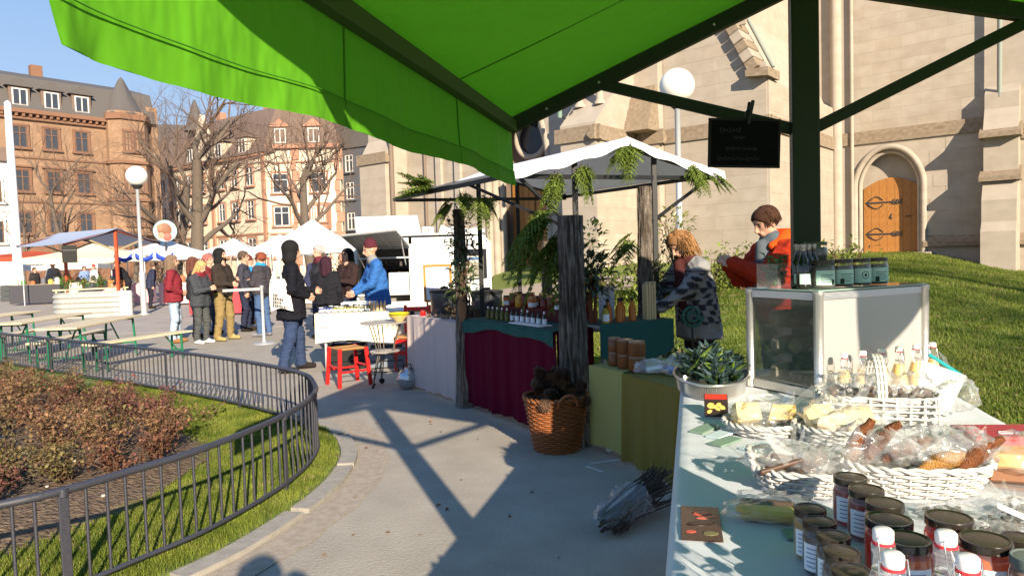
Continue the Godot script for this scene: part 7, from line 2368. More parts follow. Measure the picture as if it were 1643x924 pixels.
# ---------------------------------------------------------------- the two people shopping behind the stalls
func build_shoppers() -> void:
	var f := FastNoiseLite.new(); f.seed = 3; f.frequency = 9.0
	var knit := func(p: Vector3, bi: int, kc: Color) -> Color:
		if bi != 0: return kc
		var a := sin(p.y * 58.0) * sin(atan2(p.x, p.z) * 11.0 + 2.0 * sin(p.y * 20.0))
		if (p.y > 0.85 and p.y < 1.32) and a > 0.12: return C(0.028, 0.028, 0.032)
		if absf(fmod(p.y + 0.02, 0.16) - 0.08) < 0.008: return C(0.05, 0.05, 0.055)
		return kc
	person("person in a grey patterned knit coat with a dark red scarf", Vector3(1.66, 0.06, -6.35), -1.25, {"h": 1.62, "cell": 0.0145, "top": C(0.21, 0.21, 0.21), "legs": C(0.03, 0.028, 0.028), "hair": C(0.20, 0.105, 0.045), "style": "curly", "scarf": C(0.055, 0.018, 0.016), "scarf_tail": true, "lean": 0.22, "nod": 0.55, "look": 0.15, "hem": 0.70, "fat": 1.12, "tint": knit, "wl": Vector3(0.10, 1.00, 0.50), "wr": Vector3(-0.10, 1.03, 0.52), "glove": C(0.10, 0.09, 0.09), "sleeve": 1.15})
	var w2 := person("person in an orange red quilted jacket with a grey scarf", Vector3(2.17, 0.08, -5.80), -1.35, {"h": 1.74, "cell": 0.0145, "top": C(0.30, 0.026, 0.010), "legs": C(0.03, 0.03, 0.04), "hair": C(0.045, 0.022, 0.014), "style": "short", "scarf": C(0.085, 0.10, 0.115), "scarf_tail": true, "lean": 0.10, "nod": 0.38, "hem": 0.84, "fat": 1.24, "sleeve": 1.3, "wl": Vector3(0.02, 1.30, 0.44), "wr": Vector3(-0.06, 1.28, 0.42), "curl": 0.7})
	# the quilted hood lies on the back
	var g := Geo.new()
	var k := 1.74 / 1.75
	sdf(g, [[Vector3(-0.085, 1.47, -0.10), Vector3(0.085, 1.47, -0.10), 0.095, 0.095, 0], [Vector3(0, 1.43, -0.19), Vector3(0, 1.33, -0.21), 0.115, 0.095, 0], [Vector3(-0.12, 1.46, -0.02), Vector3(-0.10, 1.44, 0.05), 0.05, 0.035, 0], [Vector3(0.12, 1.46, -0.02), Vector3(0.10, 1.44, 0.05), 0.05, 0.035, 0]], 0.013, 0.04, [C(0.62, 0.075, 0.010)])
	var hp := part("jacket_hood", g, mats.figure, w2)
	hp.basis = Basis(Vector3.RIGHT, 0.10).scaled(Vector3.ONE * k)
	hp.position = Vector3(0, 0.0, -0.07)
	# whoever takes the picture stands behind the camera; only the shadow on the path shows
	person("person holding up a phone beside the table, only the shadow in view", Vector3(0.05, 0, 0.42), PI, {"h": 1.72, "top": C(0.04, 0.04, 0.05), "hem": 0.82, "fat": 1.1, "wl": Vector3(0.13, 1.46, 0.30), "wr": Vector3(-0.13, 1.46, 0.30)})
	# a thin grey bag over the knit coat's arm and a paper in hand
	g = Geo.new()
	g.box(Vector3(0, 0, 0), Vector3(0.15, 0.004, 0.1), Basis.from_euler(Vector3(0.3, 0.2, 0.2)), 0.001)
	solo("paper_slip", g, mat("white_paper", C(0.7, 0.7, 0.68), 0.7), "white paper held at the stall by the knit coated person", "paper", Vector3(1.22, 1.03, -6.22), 0.3)

# ---------------------------------------------------------------- railing and rose bed
func build_bed() -> void:
	var iron := mat("iron_paint", C(0.03, 0.03, 0.04), 0.32, {"spec": 0.6, "rtex": ntex("iron_r", 0.05, C(0.08, 0.08, 0.08), C(0.35, 0.35, 0.35), 4), "scale": 2.0, "bump": bumptex("grit", 0.22, 3), "bump_scale": 0.03})
	iron.roughness = 1.0
	var fence := thing("railing", "low curved dark iron railing round the rose bed", "railing")
	var top := curve(FENCE, 0.06)
	for run in [[0.52, 0.019, "top_rail"], [0.085, 0.013, "bottom_rail"]]:
		var pts := PackedVector3Array()
		var rad := PackedFloat32Array()
		for p in top:
			pts.append(Vector3(p.x, run[0], p.y)); rad.append(run[1])
		var g := Geo.new()
		g.tube(pts, rad, 8)
		part(run[2], g, iron, fence)
	var bal := Geo.new()
	bal.rod(Vector3(0, 0.085, 0), Vector3(0, 0.51, 0), 0.0075, 6)
	var balm := bal.mesh()
	var post := Geo.new()
	post.box(Vector3(0, 0.25, 0), Vector3(0.042, 0.5, 0.014), Basis(), 0.003)
	post.rod(Vector3(0, 0.495, 0), Vector3(0, 0.53, 0), 0.024, 8)
	var postm := post.mesh()
	var steps := curve(FENCE, 0.0955)
	for k in steps.size():
		var p := steps[k]
		var t := steps[min(k + 1, steps.size() - 1)] - steps[max(k - 1, 0)]
		if k % 16 == 4:
			part("post", postm, iron, fence, Vector3(p.x, 0, p.y), -t.angle())
		else:
			part("baluster", balm, iron, fence, Vector3(p.x, 0, p.y))
	# roses
	var leafm := mat("rose_leaf", C(1, 1, 1), 0.7, {"vc": true, "back": C(0.5, 0.4, 0.2)})
	var stemm := mat("rose_stem", C(0.10, 0.055, 0.035), 0.85)
	var f := FastNoiseLite.new(); f.seed = 9; f.frequency = 0.55
	var spots := []
	var tries := 0
	while spots.size() < 150 and tries < 12000:
		tries += 1
		var z := rr(-12.6, -3.2); var x := rr(-10.5, -2.4)
		var d := bed_depth(x, z)
		if d < (0.85 if z > -6.6 else 0.4) or x < z * 0.80 - 0.6:
			continue
		if z > -4.6 and d < 1.35:
			continue
		var ok := true
		for s in spots:
			if Vector2(x, z).distance_to(s) < 0.30:
				ok = false
		if ok: spots.append(Vector2(x, z))
	var kinds := [C(0.13, 0.055, 0.033), C(0.20, 0.115, 0.055), C(0.13, 0.11, 0.04), C(0.14, 0.052, 0.042)]
	var words := ["reddish brown rose bush among the others in the railed bed", "tan and russet rose bush among the others in the railed bed", "olive brown rose bush among the others in the railed bed", "wine red leaved rose bush among the others in the railed bed"]
	for s in spots:
		var kd: int = int(clampf((f.get_noise_2d(s.x, s.y) + 0.5) * 4.0 + rr(-0.8, 0.8), 0, 3))
		var hgt := rr(0.20, 0.34) * (1.0 if s.y < -5 else 0.85)
		var b := thing("rose_bush", words[kd], "rose bush", Vector3(s.x, soil_h(s.x, s.y), s.y), rr(0, TAU), "rose bushes in the railed bed")
		var st := Geo.new(); var lf := Geo.new()
		var near: float = clampf(9.0 / -s.y, 0.7, 2.0)
		for q in int(9 * near):
			var a := rr(0, TAU)
			var tip := Vector3(cos(a) * rr(0.06, 0.27), hgt * rr(0.55, 1.15), sin(a) * rr(0.06, 0.27))
			var mid := tip * 0.5 + Vector3(rr(-0.03, 0.03), hgt * 0.1, rr(-0.03, 0.03))
			st.tube(PackedVector3Array([Vector3(rr(-0.03, 0.03), -0.05, rr(-0.03, 0.03)), mid, tip]), PackedFloat32Array([0.005, 0.004, 0.0015]), 4, false)
			for w in int(15 * near):
				var tt := rr(0.25, 1.08)
				var p := (mid * 2.0 * tt if tt < 0.5 else mid.lerp(tip, tt * 2.0 - 1.0)) + Vector3(rr(-1, 1), rr(-0.7, 0.7), rr(-1, 1)) * 0.05
				leaf(lf, p, Vector3(rr(-1, 1), rr(-0.4, 0.9), rr(-1, 1)).normalized(), rr(0.03, 0.058) / sqrt(near), 0.66, kinds[kd].lerp(kinds[rng.randi() % 4], rr(0, 0.6)) * rr(0.6, 1.7))
		part("stems", st, stemm, b)
		part("leaves", lf, leafm, b)
	# a few low weeds and stones on the bare soil
	var stone := mat("pebble", C(0.42, 0.38, 0.33), 0.9)
	for k in 26:
		var z := rr(-6.0, -3.0); var x := rr(-5.0, -2.4)
		var d := bed_depth(x, z)
		if d < 1.0: continue
		var g := Geo.new()
		g.ball(Vector3(0, 0.006, 0), Vector3(rr(0.012, 0.03), rr(0.008, 0.014), rr(0.01, 0.022)), Basis(), 7, 5)
		solo("pebble", g, stone, "small pale pebble lying on the bare soil of the bed", "stone", Vector3(x, soil_h(x, z), z), rr(0, TAU), "pebbles on the bed soil")

func leaf(g: Geo, p: Vector3, dir: Vector3, l: float, w: float, col: Color) -> void:
	# a pointed, slightly folded leaf: four triangles
	var up := Vector3(rng.randf() - 0.5, 1.0, rng.randf() - 0.5)
	var side := dir.cross(up).normalized() * l * w * 0.5
	var nrm := side.cross(dir).normalized()
	var m := p + dir * l * 0.45 + nrm * l * 0.06
	var t := p + dir * l - nrm * l * 0.12
	g.color(col)
	var a := m + side + nrm * l * 0.1; var b := m - side + nrm * l * 0.1
	g.tri(p, a, m); g.tri(a, t, m); g.tri(p, m, b); g.tri(m, t, b)

# ---------------------------------------------------------------- the green stall overhead
const U3 := Vector3(0.245, 0, -0.9695)
const V3 := Vector3(0.9695, 0, 0.245)
func T(u: float, v: float, h := 0.0) -> Vector3:
	return U3 * u + V3 * v + Vector3(0, h, 0)

func build_green_stall() -> void:
	var paint := mat("green_timber", C(0.016, 0.026, 0.008), 0.55, {"bump": bumptex("wood", 0.03, 4), "bump_scale": 0.1, "scale": Vector3(6, 1, 6)})
	var cloth := mat("green_canvas", C(0.085, 0.29, 0.006), 0.85, {"back": C(0.045, 0.20, 0.005), "bump": bumptex("wrinkle", 0.006, 4), "bump_scale": 2.2, "scale": Vector3(1.2, 0.5, 1.2)})
	var olive := mat("olive_timber", C(0.045, 0.085, 0.01), 0.7)
	var seam := mat("canvas_stitching", C(0.05, 0.20, 0.006), 0.9)
	var steel := mat("bolt_steel", C(0.5, 0.5, 0.48), 0.4, {"metal": 1.0})
	var s := thing("green_market_stall", "green canvas market stall roof on dark green timber posts, overhead", "market stall")
	var uf := 3.80; var un := 0.95; var vr := 0.546; var hw := 1.47
	var rh := 2.80; var el := 2.215; var er := 2.41
	for u in [uf, un]:
		var g := Geo.new()
		g.box(T(u, vr, 1.4), Vector3(0.125, 2.8, 0.125), Basis(V3, Vector3.UP, -U3), 0.006)
		part("post", g, paint, s)
		for sg in [-1.0, 1.0]:
			var eh := el if sg < 0 else er
			g = Geo.new()
			g.bar(T(u, vr, rh - 0.02), T(u, vr + sg * (hw + 0.02), eh - 0.03), 0.05, 0.075, 0.004)
			part("rafter", g, paint, s)
			g = Geo.new()
			g.bar(T(u, vr + sg * 0.05, 2.07), T(u, vr + sg * 1.0, lerpf(rh, eh, 0.68) - 0.03), 0.042, 0.055, 0.004)
			part("brace", g, paint, s)
			g = Geo.new()
			for q in [0.42, 1.28, 1.0]:
				var off := T(u, vr + sg * q, lerpf(rh - 0.02, eh - 0.03, q / hw)) - U3 * (0.03 if u == uf else -0.03)
				g.ball(off, Vector3(0.009, 0.009, 0.009), Basis(), 8, 6)
			part("bolt", g, steel, s)
	for q in [[vr, rh + 0.0, 0.05, 0.07], [vr - hw, el - 0.03, 0.05, 0.06], [vr + hw, er - 0.03, 0.05, 0.06]]:
		var g := Geo.new()
		g.bar(T(un, q[0], q[1]), T(uf, q[0], q[1]), q[2], q[3], 0.004)
		part("ridge_beam" if q[0] == vr else "eave_beam", g, paint if q[0] == vr else olive, s)
	var lo := un - 0.06; var hi := uf + 0.05
	for sg in [-1.0, 1.0]:
		var eh := el if sg < 0 else er
		var g := Geo.new()
		g.grid(40, 30, func(a: float, b: float):
			var u := lerpf(lo, hi, a)
			var sag := sin(PI * b) * 0.035 + sin(a * 9.0 + b * 4.0) * 0.006 * sin(PI * b)
			return T(u, vr + sg * hw * b * 1.015, lerpf(rh + 0.05, eh + 0.02, b) - sag * (0.4 + 0.6 * sin(PI * a))), sg > 0)
		part("roof_panel", g, cloth, s)
		# hanging valance, blown inwards a little
		var val := func(a: float, b: float, lift: float) -> Vector3:
			var u := lerpf(lo, hi, a)
			var drop := 0.355 + 0.008 * sin(a * 15.0) + 0.03 * smoothstep(0.55, 0.0, a)
			var blow := b * b * (0.010 * sin(a * 5.2 + 0.6) + 0.010 * sin(a * 17.0)) + 0.006 * sin(a * 41.0) * b
			var corner: float = smoothstep(0.06, 0.0, a) * b * b * b * 0.05
			return T(u + corner, vr + sg * (hw * 1.015 + 0.006 + blow + lift), eh + 0.02 - drop * b - 0.0)
		g = Geo.new()
		g.grid(90, 14, func(a: float, b: float): return val.call(a, b, 0.0), sg > 0)
		part("valance", g, cloth, s)
		g = Geo.new()
		g.grid(90, 4, func(a: float, b: float): return val.call(a, lerpf(0.80, 1.004, b), -0.004 - 0.004 * sin(a * 120.0) * b), sg > 0)
		part("hem", g, cloth, s)
		g = Geo.new()
		var pts := PackedVector3Array()
		for k in 121:
			pts.append(val.call(k / 120.0, 0.80, -0.012))
		g.tube(pts, PackedFloat32Array([0.0018]), 5)
		part("stitching", g, seam, s)
		g = Geo.new()
		for a in [0.34, 0.68]:
			pts = PackedVector3Array()
			for k in 13: pts.append(val.call(a, k / 12.0, -0.003))
			g.tube(pts, PackedFloat32Array([0.003]), 5)
			pts = PackedVector3Array()
			for k in 13:
				var b := k / 12.0
				pts.append(T(lerpf(lo, hi, a), vr + sg * hw * b * 1.015, lerpf(rh + 0.046, eh + 0.016, b) - sin(PI * b) * 0.035 * (0.4 + 0.6 * sin(PI * a))))
			g.tube(pts, PackedFloat32Array([0.003]), 5)
		part("seam", g, seam, s)
	# strap knot at the far corner
	var g2 := Geo.new()
	for k in 5:
		var p := T(uf + 0.02, vr - hw + 0.02 + k * 0.02, el)
		g2.tube(PackedVector3Array([p, p + V3 * -0.03 + Vector3(0, 0.03, 0), p + V3 * 0.03 + Vector3(0, 0.05, 0), p + V3 * 0.02 + Vector3(0, -0.01 * k, 0)]), PackedFloat32Array([0.009]), 6)
	part("strap", g2, mat("black_webbing", C(0.012, 0.012, 0.012), 0.8), s)
	# blackboard clipped to the brace
	var black := mat("blackboard_slate", C(0.004, 0.004, 0.005), 0.75, {"spec": 0.2})
	var chalk := mat("dim_chalk", C(0.03, 0.032, 0.036), 0.95)
	var o := T(0, 0)
	var bb := thing("hanging_blackboard", "small black slate board clipped to the brace of the green stall", "blackboard", Vector3(1.098, 1.875, -3.36), 0.06)
	bb.rotation.z = -0.035
	var g := Geo.new()
	g.box(Vector3(0, 0.105, 0), Vector3(0.325, 0.205, 0.008), Basis(), 0.002)
	part("slate", g, black, bb)
	var fr := Geo.new()
	for q in [[Vector3(0, 0.213, 0), Vector3(0.342, 0.012, 0.014)], [Vector3(0, -0.002, 0), Vector3(0.342, 0.012, 0.014)], [Vector3(-0.165, 0.105, 0), Vector3(0.012, 0.203, 0.013)], [Vector3(0.165, 0.105, 0), Vector3(0.012, 0.203, 0.013)]]:
		fr.box(q[0], q[1], Basis(), 0.002)
	part("frame", fr, mat("black_wood", C(0.006, 0.005, 0.005), 0.7), bb)
	for q in [[-0.12, 0.165, 0.10, 0.022], [-0.05, 0.132, 0.05, 0.014], [-0.09, 0.080, 0.15, 0.014], [-0.13, 0.035, 0.20, 0.018]]:
		part("chalk_writing", scribble(q[0], q[1], q[2], q[3], 0.0018), chalk, bb, Vector3(0, 0, 0.0046))
	var cl := Geo.new()
	for sg in [-1.0, 1.0]:
		cl.bar(Vector3(0.012 + 0.0, 0.19, sg * 0.012), Vector3(0.03, 0.30, sg * 0.020), 0.016, 0.012, 0.003, Vector3.BACK)
	cl.ball(Vector3(0.016, 0.245, 0), Vector3(0.016, 0.016, 0.014), Basis(), 10, 8)
	part("clamp", cl, mat("black_plastic", C(0.01, 0.01, 0.01), 0.45), bb)

func scribble(x: float, y: float, w: float, h: float, r: float) -> Geo:
	# handwriting that cannot be read: one running looped stroke
	var g := Geo.new()
	var pts := PackedVector3Array()
	var n := int(w / h * 14.0)
	for k in n + 1:
		var t := float(k) / n
		var a := t * w / h * 9.0
		pts.append(Vector3(x + t * w + cos(a) * h * 0.22, y + sin(a) * h * (0.35 + 0.25 * sin(a * 0.37)), 0))
	g.tube(pts, PackedFloat32Array([r]), 4)
	return g

# ---------------------------------------------------------------- the produce table under the green roof
const TH := -0.2475
const TY := 0.902

func woven(g: Geo, a: float, b: float, h: float, flare: float, rows: int, stakes: int, round_n := 2.0, t := 0.0042) -> void:
	# rim half axes a, b; superellipse exponent round_n; the bottom is narrower by flare
	var pos := func(ang: float, y: float, off: float) -> Vector3:
		var k := lerpf(1.0 - flare, 1.0, pow(clampf(y / h, 0, 1), 0.8))
		var c := cos(ang); var s := sin(ang)
		var e := 2.0 / round_n
		var x := signf(c) * pow(absf(c), e) * (a * k + off)
		var z := signf(s) * pow(absf(s), e) * (b * k + off)
		return Vector3(x, y, z)
	for r in rows:
		var pts := PackedVector3Array()
		var m := stakes * 4
		for k in m + 1:
			var ang := TAU * k / m
			var wave := sin(ang * stakes * 0.5 + PI * (r % 2)) * t * 1.1
			pts.append(pos.call(ang, h * (r + 0.5) / rows, wave))
		g.tube(pts, PackedFloat32Array([minf(h / rows * 0.52, t * 1.5)]), 5, false)
	for k in stakes:
		var ang := TAU * (k + 0.5) / stakes
		g.tube(PackedVector3Array([pos.call(ang, 0.0, 0.0), pos.call(ang, h * 0.5, 0.0), pos.call(ang, h * 1.02, 0.0)]), PackedFloat32Array([t * 0.75]), 5, false)
	var bottom := Geo.new()
	bottom.lathe([[0.0, 0.0], [1.0, 0.0], [1.0, 0.006], [0.0, 0.006]], 20)
	g.add(bottom, Transform3D(Basis().scaled(Vector3(a * (1.0 - flare), 1, b * (1.0 - flare))), Vector3(0, 0.001, 0)))

func braid(g: Geo, a: float, b: float, y: float, r: float, round_n := 2.0) -> void:
	for s in 2:
		var pts := PackedVector3Array()
		for k in 97:
			var ang := TAU * k / 96.0
			var c := cos(ang); var sn := sin(ang)
			var e := 2.0 / round_n
			var tw := ang * 14.0 + PI * s
			pts.append(Vector3(signf(c) * pow(absf(c), e) * (a + cos(tw) * r * 0.7), y + sin(tw) * r * 0.7, signf(sn) * pow(absf(sn), e) * (b + cos(tw) * r * 0.7)))
		g.tube(pts, PackedFloat32Array([r * 0.75]), 5, false)

func wicker(label: String, at: Vector3, turn: float, a: float, b: float, h: float, flare: float, rows: int, stakes: int, m: Material, rn := 2.0, t := 0.0042) -> Node3D:
	var o := thing("wicker_basket", label, "basket", at, turn)
	var g := Geo.new()
	woven(g, a, b, h, flare, rows, stakes, rn, t)
	part("weave", g, m, o)
	g = Geo.new()
	braid(g, a, b, h * 1.01, t * 1.6, rn)
	part("rim", g, m, o)
	return o

var crumple_noise := FastNoiseLite.new()
func film(g: Geo, at: Vector3, r: Vector3, turn: float, seedv: float, segs := 22, rings := 14, pinch := 0.35) -> void:
	# crumpled cellophane bag, pinched to a ragged mouth at one end
	crumple_noise.frequency = 1.0
	crumple_noise.fractal_octaves = 2
	var tb := Basis(Vector3.UP, turn)
	g.grid(segs, rings, func(u: float, w: float):
		var ph := PI * w - PI / 2
		var a := TAU * (u if u < 1.0 else 0.0)
		var o := Vector3(cos(ph) * cos(a), sin(ph), cos(ph) * sin(a))
		var k := 1.0 + crumple_noise.get_noise_3d(o.x * 2.0 + seedv * 7.1, o.y * 2.0, o.z * 2.0 + seedv * 3.3) * 0.4 - absf(crumple_noise.get_noise_3d(o.x * 4.0 + seedv * 2.0, o.y * 4.0 + 9.0, o.z * 4.0)) * 0.35
		var p := o * r * k
		p.y = maxf(p.y, -r.y * 0.62)
		return at + tb * p)
	# open, flaring mouth
	var base := at + Basis(Vector3.UP, turn) * Vector3(r.x * 0.85, r.y * 0.3, 0)
	var dirv := Basis(Vector3.UP, turn) * Vector3(1, 0.55, 0).normalized()
	var sd := Basis(Vector3.UP, turn) * Vector3(0, 0, 1)
	var prev := []
	for k in 9:
		var f := k / 8.0 * 2.0 - 1.0
		var wob := crumple_noise.get_noise_2d(seedv * 11.0 + f * 2.0, 4.0)
		prev.append([base + sd * f * r.z * pinch + Vector3(0, wob * r.y * 0.4, 0), base + dirv * r.x * (0.75 + wob * 0.5) + sd * f * r.z * 0.95 + Vector3(0, wob * r.y * 1.2, 0)])
	for k in 8:
		g.quad(prev[k][0], prev[k][1], prev[k + 1][1], prev[k + 1][0])

func glass_mats() -> void:
	mat("clear_glass", C(0.95, 0.97, 0.96), 0.03, {"alpha": 0.06, "spec": 0.5})
	mat("cellophane", C(0.93, 0.94, 0.95), 0.16, {"alpha": 0.09, "spec": 0.45})
	mat("wire", C(0.7, 0.7, 0.7), 0.25, {"metal": 1.0})
	mat("white_cap", C(0.78, 0.77, 0.74), 0.35)
	mat("red_rubber", C(0.55, 0.03, 0.04), 0.5)
	mat("dark_lid", C(0.02, 0.016, 0.012), 0.2, {"spec": 0.55, "bump": bumptex("lid", 0.02, 3), "bump_scale": 0.05})
	mat("label_paper", C(0.78, 0.80, 0.83), 0.75)
	mat("label_ink", C(0.18, 0.22, 0.42), 0.8)
	mat("green_label", C(0.42, 0.60, 0.55), 0.75)
	mat("dark_ink", C(0.02, 0.035, 0.03), 0.8)

func band(r: float, y0: float, y1: float, a0: float, a1: float) -> Geo:
	var g := Geo.new()
	g.grid(14, 1, func(u: float, w: float):
		var a := lerpf(a0, a1, u)
		return Vector3(sin(a) * r, lerpf(y0, y1, w), cos(a) * r), true)
	return g

func jar(called: String, label: String, at: Vector3, turn: float, r: float, h: float, fill: Material, lid: Material, paper: Material, group := "", written := true) -> Node3D:
	var o := thing(called, label, "jar", at, turn, group)
	var g := Geo.new()
	var b := h - 0.0125
	g.lathe([[0, 0], [r * 0.9, 0], [r, 0.006], [r, b * 0.80], [r * 0.95, b * 0.9], [r * 0.86, b * 0.96], [r * 0.86, b + 0.004]], 26)
	part("glass", g, mats.clear_glass, o)
	g = Geo.new()
	g.lathe([[0, 0.004], [r * 0.88, 0.004], [r * 0.955, 0.010], [r * 0.955, b * 0.78], [r * 0.9, b * 0.86], [0, b * 0.87]], 26)
	part("contents", g, fill, o)
	g = Geo.new()
	g.lathe([[r * 0.90, b - 0.002], [r * 0.96, b - 0.002], [r * 0.965, h - 0.003], [r * 0.94, h], [r * 0.86, h], [r * 0.82, h - 0.0018], [r * 0.5, h - 0.002]], 28)
	var ld := part("lid", g, lid, o)
	g = Geo.new()
	g.lathe([[r * 0.82, h - 0.0017], [r * 0.70, h - 0.0005], [0, h - 0.0005]], 26)
	part("lid_disc", g, mat("lid_disc", C(0.045, 0.036, 0.025), 0.3) if lid == mats.dark_lid else lid, ld)
	if paper:
		var lb := part("label", band(r * 1.008, b * 0.14, b * 0.72, -0.85, 0.85), paper, o)
		if written:
			var ink := Geo.new()
			for k in 5:
				var y := b * (0.62 - 0.095 * k)
				ink.add(band(r * 1.012, y - 0.0011, y + 0.0011, -0.62, rr(0.1, 0.62)), Transform3D())
			part("print", ink, mats.label_ink, lb)
	return o

func swing_bottle(called: String, label: String, at: Vector3, turn: float, r: float, h: float, fill: Variant, group := "") -> Node3D:
	var o := thing(called, label, "bottle", at, turn, group)
	var nr := 0.0125
	var sh := h * 0.60
	var prof := [[0, 0.0], [r * 0.85, 0], [r, 0.006], [r * 0.98, sh * 0.35], [r * 0.80, sh * 0.72], [nr * 1.5, sh], [nr * 1.08, sh + 0.025], [nr, h - 0.035], [nr * 1.2, h - 0.03], [nr * 1.2, h - 0.022], [nr * 0.9, h - 0.02]]
	if called == "glass_bottle":
		prof = [[0, 0.0], [r * 0.9, 0], [r, 0.006], [r, sh * 0.82], [r * 0.9, sh * 0.95], [nr * 1.6, sh * 1.12], [nr * 1.08, sh * 1.25], [nr, h - 0.035], [nr * 1.2, h - 0.03], [nr * 1.2, h - 0.022], [nr * 0.9, h - 0.02]]
	var g := Geo.new()
	g.lathe(prof, 24)
	part("glass", g, mats.clear_glass, o)
	if fill:
		g = Geo.new()
		var fp := [[0, 0.004]]
		for p in prof.slice(1, 6):
			fp.append([p[0] * 0.94, p[1] + 0.004])
		fp.append([0, sh + 0.004])
		g.lathe(fp, 22)
		part("contents", g, fill, o)
	g = Geo.new()
	g.lathe([[0, h - 0.018], [nr * 0.95, h - 0.018], [nr * 1.06, h - 0.014], [nr * 1.06, h - 0.003], [nr * 0.85, h], [0, h]], 18)
	part("stopper", g, mats.white_cap, o)
	g = Geo.new()
	g.lathe([[nr * 0.9, h - 0.0215], [nr * 1.13, h - 0.0205], [nr * 1.13, h - 0.0175], [nr * 0.9, h - 0.017]], 18)
	part("rubber_ring", g, mats.red_rubber, o)
	g = Geo.new()
	for s in [-1.0, 1.0]:
		g.tube(PackedVector3Array([Vector3(s * nr * 0.6, h - 0.009, 0), Vector3(s * nr * 1.45, h - 0.010, 0), Vector3(s * nr * 1.6, h - 0.04, 0.004), Vector3(s * nr * 1.3, h - 0.055, 0.008)]), PackedFloat32Array([0.0013]), 5)
		g.tube(PackedVector3Array([Vector3(s * nr * 1.5, h - 0.03, 0.002), Vector3(s * nr * 1.3, h - 0.07, 0.016), Vector3(0, h - 0.082, 0.019)]), PackedFloat32Array([0.0013]), 5)
	g.lathe([[nr * 1.05, h - 0.058], [nr * 1.16, h - 0.057], [nr * 1.16, h - 0.054], [nr * 1.05, h - 0.053]], 16)
	part("wire_bail", g, mats.wire, o)
	return o

func build_table() -> void:
	glass_mats()
	var wood := mat("pale_wood", C(0.42, 0.29, 0.16), 0.7, {"bump": bumptex("wood", 0.03, 4), "bump_scale": 0.1, "scale": Vector3(6, 1, 1)})
	var cloth := mat("white_tablecloth", C(0.58, 0.62, 0.67), 0.9, {"bump": bumptex("weave", 0.5, 2), "bump_scale": 0.04, "scale": 5.0, "back": C(0.25, 0.25, 0.26)})
	# table and cloth
	var t := thing("produce_table", "long trestle table hidden under the white cloth in the foreground", "table", T(1.62, 0.46), TH)
	var g := Geo.new()
	g.box(Vector3(0, 0.875, 0), Vector3(1.0, 0.03, 4.0), Basis(), 0.004)
	part("tabletop", g, wood, t)
	for x in [-0.42, 0.42]:
		for z in [-1.85, 1.85]:
			g = Geo.new()
			g.box(Vector3(x, 0.43, z), Vector3(0.05, 0.86, 0.05), Basis(), 0.004)
			part("leg", g, wood, t)
	g = Geo.new()
	var prof := []   # cross-section from the near side hem over the top to the far hem
	for k in 13: prof.append([-0.515, 0.22 + k * 0.0555, k])
	for k in 41: prof.append([-0.50 + k * 0.0255, 0.899, 20])
	for k in 13: prof.append([0.535, 0.886 - k * 0.0555, 12 - k])
	g.grid(170, prof.size() - 1, func(a: float, b: float):
		var k: int = int(round(b * (prof.size() - 1)))
		var p: Array = prof[k]
		var z := lerpf(2.05, -2.06, a)
		var x: float = p[0]; var y: float = p[1]
		if p[2] == 20:
			y += 0.0011 * sin(z * 23.0 + x * 5.0) * sin(x * 9.0 + 1.0) + 0.0016 * maxf(0.0, sin(z * 61.0 + sin(x * 7.0) * 1.5)) * smoothstep(-0.25, -0.5, x)
		else:
			var f: float = 1.0 - p[2] / 12.0
			x += signf(x) * (0.004 + 0.024 * f * sin(z * 26.0 + 1.5 * sin(z * 5.0))) + 0.01 * f * sin(z * 61.0)
		return Vector3(x, y, z), false)
	var tc := solo("tablecloth", g, cloth, "long white cloth over the foreground produce table", "tablecloth", T(1.62, 0.46), TH)
	cooler()
	table_food()
	table_jars()

